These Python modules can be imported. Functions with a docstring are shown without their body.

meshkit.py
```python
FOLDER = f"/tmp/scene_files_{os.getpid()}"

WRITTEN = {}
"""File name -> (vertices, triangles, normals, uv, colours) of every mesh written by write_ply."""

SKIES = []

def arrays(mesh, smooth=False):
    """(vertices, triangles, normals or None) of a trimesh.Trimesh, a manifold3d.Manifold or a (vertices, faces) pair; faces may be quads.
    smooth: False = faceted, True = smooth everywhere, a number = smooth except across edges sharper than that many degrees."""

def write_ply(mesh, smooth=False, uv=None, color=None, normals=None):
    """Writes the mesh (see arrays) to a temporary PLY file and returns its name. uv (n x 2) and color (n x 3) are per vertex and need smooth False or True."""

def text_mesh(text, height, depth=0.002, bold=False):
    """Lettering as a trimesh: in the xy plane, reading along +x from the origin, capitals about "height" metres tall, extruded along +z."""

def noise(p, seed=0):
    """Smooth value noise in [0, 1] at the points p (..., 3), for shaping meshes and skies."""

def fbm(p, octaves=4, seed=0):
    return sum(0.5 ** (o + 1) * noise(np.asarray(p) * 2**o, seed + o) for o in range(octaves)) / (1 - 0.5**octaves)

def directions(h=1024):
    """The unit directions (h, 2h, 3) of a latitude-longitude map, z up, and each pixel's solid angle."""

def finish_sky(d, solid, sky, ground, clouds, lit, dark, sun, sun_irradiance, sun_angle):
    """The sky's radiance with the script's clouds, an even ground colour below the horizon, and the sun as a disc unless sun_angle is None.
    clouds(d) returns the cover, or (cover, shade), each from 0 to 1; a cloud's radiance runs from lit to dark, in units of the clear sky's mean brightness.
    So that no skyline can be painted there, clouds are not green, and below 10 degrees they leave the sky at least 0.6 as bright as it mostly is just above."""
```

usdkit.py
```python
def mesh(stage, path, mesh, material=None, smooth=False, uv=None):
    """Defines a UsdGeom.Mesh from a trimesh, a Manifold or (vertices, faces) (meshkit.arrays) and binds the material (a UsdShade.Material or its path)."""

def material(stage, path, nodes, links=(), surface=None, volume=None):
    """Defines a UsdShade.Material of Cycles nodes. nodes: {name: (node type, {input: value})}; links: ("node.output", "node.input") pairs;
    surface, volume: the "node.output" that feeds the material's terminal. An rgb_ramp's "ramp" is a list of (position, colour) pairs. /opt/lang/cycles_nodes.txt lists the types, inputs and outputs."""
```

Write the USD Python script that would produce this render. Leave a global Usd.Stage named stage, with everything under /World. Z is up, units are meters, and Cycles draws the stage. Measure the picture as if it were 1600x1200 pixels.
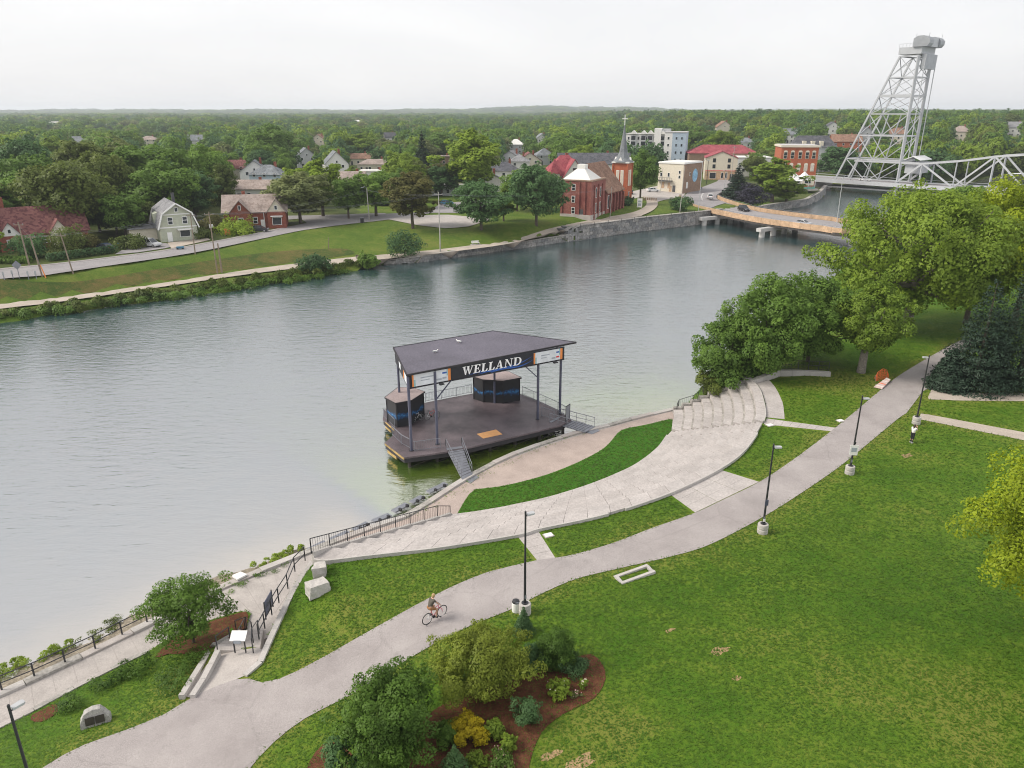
import math, random
import numpy as np, trimesh, shapely, manifold3d
import usdkit, meshkit
from shapely.geometry import Polygon, Point, LineString, MultiPolygon
from shapely.ops import unary_union
from scipy.spatial import Delaunay, cKDTree
from scipy.interpolate import LinearNDInterpolator, NearestNDInterpolator
from pxr import Usd, UsdGeom, UsdLux, UsdShade, Gf, Sdf, Vt

stage = Usd.Stage.CreateInMemory()
UsdGeom.SetStageUpAxis(stage, UsdGeom.Tokens.z)
UsdGeom.SetStageMetersPerUnit(stage, 1.0)
stage.SetDefaultPrim(UsdGeom.Xform.Define(stage, '/World').GetPrim())

# ---------------------------------------------------------------- camera, sky, sun
FPX, PITCH, CAMH = 1165.0, math.radians(20.0), 27.0       # focal length in pixels of a 1600 wide picture
cam = UsdGeom.Camera.Define(stage, '/World/camera')
cam.CreateFocalLengthAttr(24.0)
cam.CreateHorizontalApertureAttr(24.0 * 1600 / FPX)
cam.CreateVerticalApertureAttr(24.0 * 1200 / FPX)
cam.CreateClippingRangeAttr(Gf.Vec2f(0.5, 30000))
cam.AddTranslateOp().Set((0, 0, CAMH))
cam.AddRotateXOp().Set(90 - math.degrees(PITCH))
cam.CreateExposureAttr(1.26)

SUN_AZ, SUN_EL = math.radians(-96), math.radians(42)       # azimuth from +y towards +x
sun_dir = np.array([math.sin(SUN_AZ) * math.cos(SUN_EL), math.cos(SUN_AZ) * math.cos(SUN_EL), math.sin(SUN_EL)])
sun = UsdLux.DistantLight.Define(stage, '/World/sun')
sun.CreateNormalizeAttr(True)
sun.CreateIntensityAttr(0.40)
sun.CreateAngleAttr(24.0)
sun.CreateColorAttr(Gf.Vec3f(1.0, 0.93, 0.83))
sun.AddRotateZOp().Set(-math.degrees(SUN_AZ))
sun.AddRotateXOp().Set(-(90 - math.degrees(SUN_EL)) + 180 - 180)
dome = UsdLux.DomeLight.Define(stage, '/World/sky')
dome.GetPrim().SetCustomDataByKey('kind', 'structure')
sky_mat = usdkit.material(stage, '/World/Looks/sky_overcast', {
    'tc': ('texture_coordinate', {}),
    'map': ('mapping', {'scale': (1.2, 1.2, 5.0)}),
    'n': ('noise_texture', {'scale': 1.6, 'detail': 5.0, 'roughness': 0.55, 'distortion': 0.6}),
    'r': ('rgb_ramp', {'ramp': [(0.30, (5.15, 5.10, 5.22)), (0.70, (5.95, 5.85, 5.82))]}),
    'sky': ('sky_texture', {'sky_type': 'single_scattering', 'sun_disc': False, 'sun_elevation': SUN_EL, 'sun_rotation': SUN_AZ, 'air_density': 1.0, 'aerosol_density': 2.0, 'altitude': 100.0}),
    'mx': ('mix', {'fac': 0.9}),
    'bg': ('background_shader', {'strength': 0.074}),
}, [('tc.generated', 'map.vector'), ('map.vector', 'n.vector'), ('n.fac', 'r.fac'), ('sky.color', 'mx.color1'), ('r.color', 'mx.color2'), ('mx.color', 'bg.color')], surface='bg.background')
UsdShade.MaterialBindingAPI.Apply(dome.GetPrim()).Bind(sky_mat)

HAZE_DENSITY = 0.00013

# ---------------------------------------------------------------- from the picture to the place
CP, SP = math.cos(PITCH), math.sin(PITCH)

def P(px, py, z=0.0):
    """the point at height z (a number or a function of x, y) that is seen at the pixel"""
    v = (py - 600) / FPX
    down, fwd, right = SP + v * CP, CP - v * SP, (px - 800) / FPX
    zz = z if not callable(z) else 0.0
    for _ in range(12 if callable(z) else 1):
        t = (CAMH - zz) / down
        x, y = right * t, fwd * t
        if not callable(z):
            break
        zz = 0.5 * zz + 0.5 * float(z(x, y))
    return np.array([x, y, zz])

def at(px, py, Y):
    """the point at distance Y (world y) seen at the pixel"""
    v = (600 - py) / FPX
    dz = Y * (v * CP - SP) / (CP + v * SP)
    depth = Y * CP - dz * SP
    return np.array([(px - 800) / FPX * depth, Y, CAMH + dz])

def project(p):
    p = np.asarray(p, float); dz = p[..., 2] - CAMH
    depth = p[..., 1] * CP - dz * SP; up = p[..., 1] * SP + dz * CP
    return np.stack([800 + FPX * p[..., 0] / depth, 600 - FPX * up / depth], -1)

def sm(t):
    t = np.clip(t, 0, 1); return t * t * (3 - 2 * t)

def spline(pts, n=8, closed=False):
    """Catmull-Rom through the points"""
    p = np.asarray(pts, float)
    q = np.vstack([p[-1:], p, p[:2]]) if closed else np.vstack([2 * p[0] - p[1], p, 2 * p[-1] - p[-2]])
    out = []
    for i in range(len(q) - 3):
        a, b, c, d = q[i:i + 4]
        for t in np.arange(n) / n:
            out.append(0.5 * (2 * b + (c - a) * t + (2 * a - 5 * b + 4 * c - d) * t * t + (3 * b - a - 3 * c + d) * t ** 3))
    if not closed:
        out.append(p[-1])
    return np.array(out)

def resample(p, n=None, step=None):
    p = np.asarray(p, float)
    s = np.r_[0, np.cumsum(np.linalg.norm(np.diff(p, axis=0), axis=1))]
    k = n or max(2, int(round(s[-1] / step)) + 1)
    t = np.linspace(0, s[-1], k)
    return np.stack([np.interp(t, s, p[:, i]) for i in range(p.shape[1])], 1)

def PL(pts, z=0.0, sp=0):
    """pixels -> points; sp > 0 rounds the line"""
    w = np.array([P(a[0], a[1], a[2] if len(a) > 2 else z) for a in pts])
    return spline(w, sp) if sp else w

# ---------------------------------------------------------------- prims
names = {}
def numbered(parent, name):
    k = (parent, name); names[k] = names.get(k, -1) + 1
    return f'{parent}/{name}' if names[k] == 0 else f'{parent}/{name}_{names[k]:03d}'

def path_of(parent):
    return '/World' if parent is None else parent if isinstance(parent, str) else str(parent.GetPath())

def tag(prim, label=None, cat=None, group=None, kind=None):
    prim = prim.GetPrim() if hasattr(prim, 'GetPrim') else prim
    for k, v in (('label', label), ('category', cat), ('group', group), ('kind', kind)):
        if v:
            prim.SetCustomDataByKey(k, v)
    return prim

def thing(name, label, cat, loc=(0, 0, 0), rz=0.0, group=None, scale=None, parent=None):
    x = UsdGeom.Xform.Define(stage, numbered(path_of(parent), name))
    x.AddTranslateOp().Set(tuple(float(a) for a in loc))
    if rz:
        x.AddRotateZOp().Set(math.degrees(rz))
    if scale is not None:
        x.AddScaleOp().Set(tuple(float(a) for a in (scale if np.ndim(scale) else (scale,) * 3)))
    return tag(x.GetPrim(), label, cat, group)

def proto(name):
    p = stage.CreateClassPrim(f'/World/{name}')
    return p

def copy_of(src, name, label, cat, loc, rz=0.0, scale=None, group=None):
    x = thing(name, label, cat, loc, rz, group, scale)
    x.GetReferences().AddInternalReference(src.GetPath())
    x.SetInstanceable(True)
    return x

def mesh(name, m, mat, parent=None, smooth=False, normals=None, prim_color=None, **kw):
    u = usdkit.mesh(stage, numbered(path_of(parent), name), m, mat, smooth)
    if normals is not None:
        u.CreateNormalsAttr(Vt.Vec3fArray.FromNumpy(np.asarray(normals, np.float32)))
        u.SetNormalsInterpolation('vertex')
    if prim_color is not None:
        UsdGeom.PrimvarsAPI(u).CreatePrimvar('tone', Sdf.ValueTypeNames.FloatArray, 'vertex').Set(Vt.FloatArray.FromNumpy(np.asarray(prim_color, np.float32)))
    if kw:
        tag(u, **kw)
    return u.GetPrim()

class MB:
    """collects shapes that become one mesh"""
    def __init__(self): self.v, self.f, self.n = [], [], 0
    def add(self, v, f):
        v = np.asarray(v, float).reshape(-1, 3); f = np.asarray(f, int)
        if f.shape[1] == 4:
            f = np.vstack([f[:, [0, 1, 2]], f[:, [0, 2, 3]]])
        self.v.append(v); self.f.append(f + self.n); self.n += len(v); return self
    def tm(self, m): return self.add(m.vertices, m.faces)
    def box(self, c, s, rz=0.0, rx=0.0, ry=0.0):
        v = np.array([[x, y, z] for x in (-.5, .5) for y in (-.5, .5) for z in (-.5, .5)]) * np.asarray(s, float)
        if rx: v = v @ np.array([[1, 0, 0], [0, math.cos(rx), math.sin(rx)], [0, -math.sin(rx), math.cos(rx)]])
        if ry: v = v @ np.array([[math.cos(ry), 0, -math.sin(ry)], [0, 1, 0], [math.sin(ry), 0, math.cos(ry)]])
        if rz: v = v @ np.array([[math.cos(rz), math.sin(rz), 0], [-math.sin(rz), math.cos(rz), 0], [0, 0, 1]])
        return self.add(v + np.asarray(c, float), BOXF)
    def bar(self, a, b, w, h=None):
        """a beam of section w (sideways) x h (up) from a to b"""
        a, b = np.asarray(a, float), np.asarray(b, float); h = h or w
        d = b - a; L = np.linalg.norm(d)
        if L < 1e-6: return self
        d /= L; up = np.array([0, 0, 1.0]) if abs(d[2]) < 0.95 else np.array([0, 1.0, 0])
        s = np.cross(d, up); s /= np.linalg.norm(s); u = np.cross(s, d)
        v = [e + s * i * w / 2 + u * j * h / 2 for e in (a, b) for i in (-1, 1) for j in (-1, 1)]
        return self.add(v, BOXF)
    def tube(self, pts, r, n=8, cap=True):
        pts = np.asarray(pts, float); r = np.broadcast_to(np.asarray(r, float), (len(pts),))
        rings = []
        for i, p in enumerate(pts):
            d = pts[min(i + 1, len(pts) - 1)] - pts[max(i - 1, 0)]; d = d / max(np.linalg.norm(d), 1e-9)
            up = np.array([0, 0, 1.0]) if abs(d[2]) < 0.9 else np.array([1.0, 0, 0])
            s = np.cross(d, up); s /= np.linalg.norm(s); u = np.cross(s, d)
            a = np.arange(n) / n * 2 * math.pi
            rings.append(p + r[i] * (np.cos(a)[:, None] * s + np.sin(a)[:, None] * u))
        v = np.vstack(rings); f = []
        for i in range(len(pts) - 1):
            for k in range(n):
                f.append([i * n + k, i * n + (k + 1) % n, (i + 1) * n + (k + 1) % n, (i + 1) * n + k])
        f = np.array(f); f = np.vstack([f[:, [0, 1, 2]], f[:, [0, 2, 3]]])
        if cap:
            v = np.vstack([v, pts[0], pts[-1]]); m = len(pts) * n
            f = np.vstack([f, [[m, (k + 1) % n, k] for k in range(n)], [[m + 1, m - n + k, m - n + (k + 1) % n] for k in range(n)]])
        return self.add(v, f)
    def lathe(self, prof, c=(0, 0, 0), n=16):
        prof = np.asarray(prof, float); a = np.arange(n) / n * 2 * math.pi
        v = np.array([[r * math.cos(t), r * math.sin(t), z] for r, z in prof for t in a]) + np.asarray(c, float)
        f = [[i * n + k, i * n + (k + 1) % n, (i + 1) * n + (k + 1) % n, (i + 1) * n + k] for i in range(len(prof) - 1) for k in range(n)]
        return self.add(v, f)
    def prism(self, poly, z0, z1):
        """poly: shapely polygon or n x 2"""
        g = poly if hasattr(poly, 'exterior') else Polygon(poly)
        if not g.is_valid: g = g.buffer(0)
        for q in getattr(g, 'geoms', [g]):
            m = trimesh.creation.extrude_polygon(q, z1 - z0, engine='earcut'); m.apply_translation((0, 0, z0)); self.tm(m)
        return self
    def face(self, pts):
        """a convex flat face"""
        return self.add(pts, [[0, i, i + 1] for i in range(1, len(pts) - 1)])
    def slab(self, pts, t):
        """a convex plate: top corners pts, thickness t straight down"""
        p = np.asarray(pts, float); n = len(p)
        a = np.cross(p[1] - p[0], p[2] - p[0])
        if a[2] < 0: p = p[::-1]
        v = np.vstack([p, p - [0, 0, t]]) if np.ndim(t) == 0 else np.vstack([p, p - np.asarray(t)])
        f = [[0, i, i + 1] for i in range(1, n - 1)] + [[n, n + i + 1, n + i] for i in range(1, n - 1)]
        for i in range(n):
            j = (i + 1) % n; f += [[i, n + i, n + j], [i, n + j, j]]
        return self.add(v, f)
    def strip(self, top, thick, depth, side=None):
        """a kerb or wall along a line: top points, thickness sideways, depth down"""
        p = np.asarray(top, float); d = np.gradient(p[:, :2], axis=0); d /= np.maximum(np.linalg.norm(d, axis=1, keepdims=True), 1e-9)
        s = np.stack([-d[:, 1], d[:, 0], 0 * d[:, 0]], 1); k = 0.5 if side is None else 0
        a, b = (p + s * thick / 2, p - s * thick / 2) if side is None else (p, p + s * thick * side)
        lo = np.array([0, 0, 1.0]) * (np.asarray(depth)[..., None] if np.ndim(depth) else depth)
        n = len(p); v = np.vstack([a, b, a - lo, b - lo]); f = []
        for i in range(n - 1):
            for q in ((0, 1), (1, 3), (3, 2), (2, 0)):
                f.append([q[0] * n + i, q[1] * n + i, q[1] * n + i + 1, q[0] * n + i + 1])
        f += [[0, 2 * n, 3 * n, n], [n - 1, 2 * n - 1, 4 * n - 1, 3 * n - 1]]
        f = np.array(f); vv = v; m = trimesh.Trimesh(vv, np.vstack([f[:, [0, 1, 2]], f[:, [0, 2, 3]]]), process=False)
        trimesh.repair.fix_normals(m); return self.tm(m)
    def mesh(self): return trimesh.Trimesh(np.vstack(self.v), np.vstack(self.f), process=False)
    def build(self, name, mat, parent=None, smooth=False, **kw):
        return mesh(name, self.mesh(), mat, parent, smooth, **kw)

BOXF = np.array([[0, 1, 3, 2], [4, 6, 7, 5], [0, 4, 5, 1], [2, 3, 7, 6], [0, 2, 6, 4], [1, 5, 7, 3]])

def drape(poly, step, zf, off=0.0, jitter=0.0, seed=1):
    """a sheet over the polygon (x, y) at the height zf(x, y) + off"""
    if not hasattr(poly, 'exterior') and not hasattr(poly, 'geoms'):
        poly = Polygon(np.asarray(poly)[:, :2])
    if not poly.is_valid: poly = poly.buffer(0)
    out = MB()
    for g in getattr(poly, 'geoms', [poly]):
        if g.area < 0.01: continue
        ring = [resample(np.array(r.coords), step=step)[:-1] for r in [g.exterior, *g.interiors]]
        x0, y0, x1, y1 = g.bounds
        gx, gy = np.meshgrid(np.arange(x0, x1, step), np.arange(y0, y1, step)); gx[1::2] += step / 2
        q = np.stack([gx.ravel(), gy.ravel()], 1)
        if jitter: q += np.random.default_rng(seed).uniform(-jitter, jitter, q.shape) * step
        inner = g.buffer(-step * 0.45)
        q = q[shapely.contains_xy(inner, q[:, 0], q[:, 1])] if not inner.is_empty else q[:0]
        p = np.vstack(ring + [q]); d = Delaunay(p).simplices
        c = p[d].mean(1); d = d[shapely.contains_xy(g, c[:, 0], c[:, 1])]
        a = p[d]; cr = (a[:, 1, 0] - a[:, 0, 0]) * (a[:, 2, 1] - a[:, 0, 1]) - (a[:, 1, 1] - a[:, 0, 1]) * (a[:, 2, 0] - a[:, 0, 0])
        d[cr < 0] = d[cr < 0][:, ::-1]; d = d[np.abs(cr) > 1e-6]
        z = np.asarray(zf(p[:, 0], p[:, 1]), float) + off if callable(zf) else np.full(len(p), (zf or 0.0) + off)
        out.add(np.column_stack([p, z]), d)
    return out.mesh()

def ctrl(points):
    """a height field through scattered points"""
    p = np.asarray(points, float); a = LinearNDInterpolator(p[:, :2], p[:, 2]); b = NearestNDInterpolator(p[:, :2], p[:, 2])
    def z(x, y):
        v = a(x, y); return np.where(np.isnan(v), b(x, y), v)
    return z

# ---------------------------------------------------------------- materials
mats = {}
def mul(c, k): return tuple(min(1.0, max(0.0, x * k)) for x in c)

def plain(name, color, rough=0.6, metal=0.0, var=0.18, scale=2.0, bump=0.0, bscale=20.0, spec=0.5, coord='position', color2=None, fine=0.0, fscale=40.0):
    """a surface with uneven colour: blotches of two sizes, fine grain and relief"""
    n = {'g': ('geometry', {}), 'tc': ('texture_coordinate', {}),
         'n1': ('noise_texture', {'scale': scale, 'detail': 5.0, 'roughness': 0.6}),
         'r1': ('rgb_ramp', {'ramp': [(0.3, mul(color, 1 - var)), (0.7, color2 or mul(color, 1 + var))]}),
         'p': ('principled_bsdf', {'roughness': rough, 'metallic': metal, 'specular_ior_level': spec})}
    src = 'g.position' if coord == 'position' else 'tc.object'
    L = [(src, 'n1.vector'), ('n1.fac', 'r1.fac')]; out = 'r1.color'
    if fine:
        n['n2'] = ('noise_texture', {'scale': fscale, 'detail': 2.0}); n['r2'] = ('rgb_ramp', {'ramp': [(0.3, (1 - fine,) * 3), (0.7, (1.0,) * 3)]})
        n['m2'] = ('mix', {'mix_type': 'multiply', 'fac': 1.0})
        L += [(src, 'n2.vector'), ('n2.fac', 'r2.fac'), (out, 'm2.color1'), ('r2.color', 'm2.color2')]; out = 'm2.color'
    L.append((out, 'p.base_color'))
    if bump:
        n['nb'] = ('noise_texture', {'scale': bscale, 'detail': 3.0}); n['b'] = ('bump', {'strength': 1.0, 'distance': bump})
        L += [(src, 'nb.vector'), ('nb.fac', 'b.height'), ('b.normal', 'p.normal')]
    mats[name] = usdkit.material(stage, f'/World/Looks/{name}', n, L, surface='p.BSDF')
    return mats[name]

def leafy(name, cols, rough=0.55, trans=0.42, scale=0.5):
    """foliage: every leaf its own tone, clumps lighter and darker, every tree its own shade. cols: dark, mid, light"""
    n = {'g': ('geometry', {}), 'tc': ('texture_coordinate', {}), 'o': ('object_info', {}),
         'n1': ('noise_texture', {'scale': scale, 'detail': 3.0}),
         'a1': ('math', {'math_type': 'multiply', 'value2': 0.55}), 'a2': ('math', {'math_type': 'multiply_add', 'value2': 0.62}),
         'a3': ('math', {'math_type': 'multiply_add', 'value2': 0.20}), 'a4': ('math', {'math_type': 'subtract', 'value2': 0.08}),
         'r': ('rgb_ramp', {'ramp': [(0.12, cols[0]), (0.5, cols[1]), (0.9, cols[2])]}),
         'p': ('principled_bsdf', {'roughness': rough, 'specular_ior_level': 0.25}), 't': ('translucent_bsdf', {}), 'm': ('mix_closure', {'fac': trans})}
    L = [('tc.object', 'n1.vector'), ('g.random_per_island', 'a1.value1'), ('n1.fac', 'a2.value1'), ('a1.value', 'a2.value3'),
         ('o.random', 'a3.value1'), ('a2.value', 'a3.value3'), ('a3.value', 'a4.value1'), ('a4.value', 'r.fac'), ('r.color', 'p.base_color'), ('r.color', 't.color'),
         ('p.BSDF', 'm.closure1'), ('t.BSDF', 'm.closure2')]
    mats[name] = usdkit.material(stage, f'/World/Looks/{name}', n, L, surface='m.closure')
    return mats[name]

M = mats
# ---------------------------------------------------------------- surface materials
WATER_Z, LOW_Z = -4.0, -3.4

def grass_mat(name, lush, mid, dry, patch=0.09, dryness=0.5, stripe=0.0):
    n = {'at': ('attribute', {'attribute': 'tone'}), 'aw': ('math', {'math_type': 'multiply_add', 'value2': 0.20}), 'g': ('geometry', {}),
         'n1': ('noise_texture', {'scale': patch, 'detail': 5.0, 'roughness': 0.62, 'distortion': 0.4}),
         'n2': ('noise_texture', {'scale': 2.6, 'detail': 5.0, 'roughness': 0.75}),
         'n3': ('noise_texture', {'scale': 16.0, 'detail': 3.0, 'roughness': 0.7}),
         'mp': ('mapping', {'rotation': (0, 0, 0.6), 'scale': (0.7, 1.0, 1.0)}), 'n4': ('noise_texture', {'scale': 0.45, 'detail': 6.0, 'roughness': 0.7, 'distortion': 1.2}),
         'a': ('math', {'math_type': 'multiply_add', 'value2': 0.50}), 'a2': ('math', {'math_type': 'multiply_add', 'value2': 0.50}),
         's0': ('math', {'math_type': 'multiply', 'value2': 0.60}),
         'r': ('rgb_ramp', {'ramp': [(0.56, mul(lush, .72)), (0.72, lush), (0.84 + 0.06 * dryness, mid), (1.14, dry)]}),
         'r3': ('rgb_ramp', {'ramp': [(0.33, (0.68,) * 3), (0.5, (0.97,) * 3), (0.68, (1.28, 1.25, 1.18))]}),
         'm': ('mix', {'mix_type': 'multiply', 'fac': 1.0}),
         'b': ('bump', {'strength': 0.9, 'distance': 0.05}), 'p': ('principled_bsdf', {'roughness': 0.85, 'specular_ior_level': 0.15})}
    L = [('g.position', f'{k}.vector') for k in ('n1', 'n2', 'n3', 'mp')] + [
        ('mp.vector', 'n4.vector'), ('n1.fac', 's0.value1'), ('n2.fac', 'a.value1'), ('s0.value', 'a.value3'), ('n4.fac', 'a2.value1'), ('a.value', 'a2.value3'),
        ('at.fac', 'aw.value1'), ('a2.value', 'aw.value3'), ('aw.value', 'r.fac'), ('r.color', 'm.color1'), ('n3.fac', 'r3.fac'), ('r3.color', 'm.color2'), ('m.color', 'p.base_color'), ('n3.fac', 'b.height'), ('b.normal', 'p.normal')]
    mats[name] = usdkit.material(stage, f'/World/Looks/{name}', n, L, surface='p.BSDF')

grass_mat('lawn', (0.056, 0.132, 0.008), (0.100, 0.168, 0.014), (0.22, 0.20, 0.05), patch=0.10)
grass_mat('plaza_lawn', (0.036, 0.128, 0.008), (0.055, 0.150, 0.012), (0.12, 0.17, 0.03), patch=0.12, dryness=1.2)
grass_mat('bank_grass', (0.070, 0.125, 0.014), (0.120, 0.160, 0.026), (0.21, 0.155, 0.06), patch=0.07, dryness=0.6)
grass_mat('rough_weeds', (0.05, 0.085, 0.016), (0.115, 0.105, 0.03), (0.20, 0.12, 0.06), patch=0.12, dryness=0.4)
grass_mat('town_ground', (0.055, 0.085, 0.02), (0.10, 0.115, 0.035), (0.17, 0.15, 0.08), patch=0.03)
_n = {'g': ('geometry', {}), 'n1': ('noise_texture', {'scale': .25, 'detail': 6.0, 'roughness': .65}), 'r1': ('rgb_ramp', {'ramp': [(.3, (.285, .257, .251)), (.5, (.345, .315, .307)), (.72, (.40, .368, .356))]}),
      'n2': ('noise_texture', {'scale': .16, 'detail': 3.0, 'distortion': 1.0}), 'r2': ('rgb_ramp', {'ramp': [(.58, (1.0,) * 3), (.70, (.80,) * 3)]}), 'n3': ('noise_texture', {'scale': 24.0, 'detail': 2.0}), 'r3': ('rgb_ramp', {'ramp': [(.35, (.76,) * 3), (.65, (1.1,) * 3)]}),
      'nd': ('noise_texture', {'scale': 1.4, 'detail': 3.0}), 'md': ('mix', {'mix_type': 'linear_light', 'fac': .25}), 'v': ('voronoi_texture', {'feature': 'distance_to_edge', 'scale': .13}), 'rv': ('rgb_ramp', {'ramp': [(.002, (.72,) * 3), (.009, (1.0,) * 3)]}),
      'm1': ('mix', {'mix_type': 'multiply', 'fac': 1.0}), 'm2': ('mix', {'mix_type': 'multiply', 'fac': 1.0}), 'm3': ('mix', {'mix_type': 'multiply', 'fac': .35}), 'b': ('bump', {'strength': .6, 'distance': .01}), 'p': ('principled_bsdf', {'roughness': .9, 'specular_ior_level': .2})}
mats['asphalt'] = usdkit.material(stage, '/World/Looks/asphalt_path', _n, [('g.position', k + '.vector') for k in ('n1', 'n2', 'n3', 'nd')] + [('g.position', 'md.color1'), ('nd.color', 'md.color2'), ('md.color', 'v.vector'), ('n1.fac', 'r1.fac'), ('n2.fac', 'r2.fac'), ('n3.fac', 'r3.fac'), ('v.distance', 'rv.fac'), ('r1.color', 'm1.color1'), ('r2.color', 'm1.color2'), ('m1.color', 'm2.color1'), ('r3.color', 'm2.color2'), ('m2.color', 'm3.color1'), ('rv.color', 'm3.color2'), ('m3.color', 'p.base_color'), ('n3.fac', 'b.height'), ('b.normal', 'p.normal')], surface='p.BSDF')
plain('road_asphalt', (0.30, 0.285, 0.29), 0.9, var=0.10, scale=0.3, fine=0.2, fscale=4, spec=0.2)
plain('concrete', (0.43, 0.395, 0.37), 0.85, var=0.13, scale=0.8, bump=0.004, bscale=40, fine=0.22, fscale=14, spec=0.25)
plain('pale_concrete', (0.47, 0.445, 0.42), 0.85, var=0.10, scale=0.9, bump=0.004, bscale=30, fine=0.2, fscale=12, spec=0.25)
plain('slab_a', (0.47, 0.435, 0.415), 0.8, var=0.13, scale=0.45, fine=0.24, fscale=7, spec=0.25)
plain('slab_b', (0.45, 0.415, 0.395), 0.8, var=0.13, scale=0.45, fine=0.24, fscale=7, spec=0.25)
plain('slab_c', (0.49, 0.455, 0.435), 0.8, var=0.13, scale=0.45, fine=0.24, fscale=7, spec=0.25)
plain('old_concrete', (0.40, 0.38, 0.35), 0.9, var=0.28, scale=1.2, bump=0.02, bscale=10, fine=0.35, fscale=6, spec=0.2)
plain('pink_gravel', (0.455, 0.375, 0.335), 0.92, var=0.12, scale=0.6, bump=0.01, bscale=50, fine=0.3, fscale=22, spec=0.15)
plain('path_gravel', (0.44, 0.385, 0.33), 0.92, var=0.14, scale=0.4, fine=0.2, fscale=8, spec=0.15)
plain('mulch', (0.16, 0.068, 0.038), 0.95, var=0.35, scale=3.0, bump=0.03, bscale=25, fine=0.6, fscale=22, spec=0.1)
plain('soil', (0.14, 0.10, 0.06), 0.95, var=0.3, scale=2.0, bump=0.02, bscale=20, fine=0.4, spec=0.1)
plain('shore_stone', (0.30, 0.26, 0.20), 0.9, var=0.35, scale=1.5, bump=0.06, bscale=4, fine=0.5, fscale=7, spec=0.2)
plain('black_metal', (0.022, 0.022, 0.026), 0.45, var=0.1, spec=0.5)
plain('grey_metal', (0.22, 0.23, 0.26), 0.5, metal=0.3, var=0.12, spec=0.5)
plain('granite', (0.42, 0.40, 0.38), 0.8, var=0.2, scale=2.5, bump=0.03, bscale=7, fine=0.4, fscale=18)
plain('white_paint', (0.74, 0.73, 0.71), 0.6, var=0.05)
plain('dark_glass', (0.025, 0.03, 0.035), 0.12, var=0.3, spec=0.6)
plain('wood_pole', (0.25, 0.20, 0.15), 0.9, var=0.2, scale=1.5, fine=0.3)
plain('grey_pole', (0.34, 0.33, 0.30), 0.8, var=0.15, scale=1.5)

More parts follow.
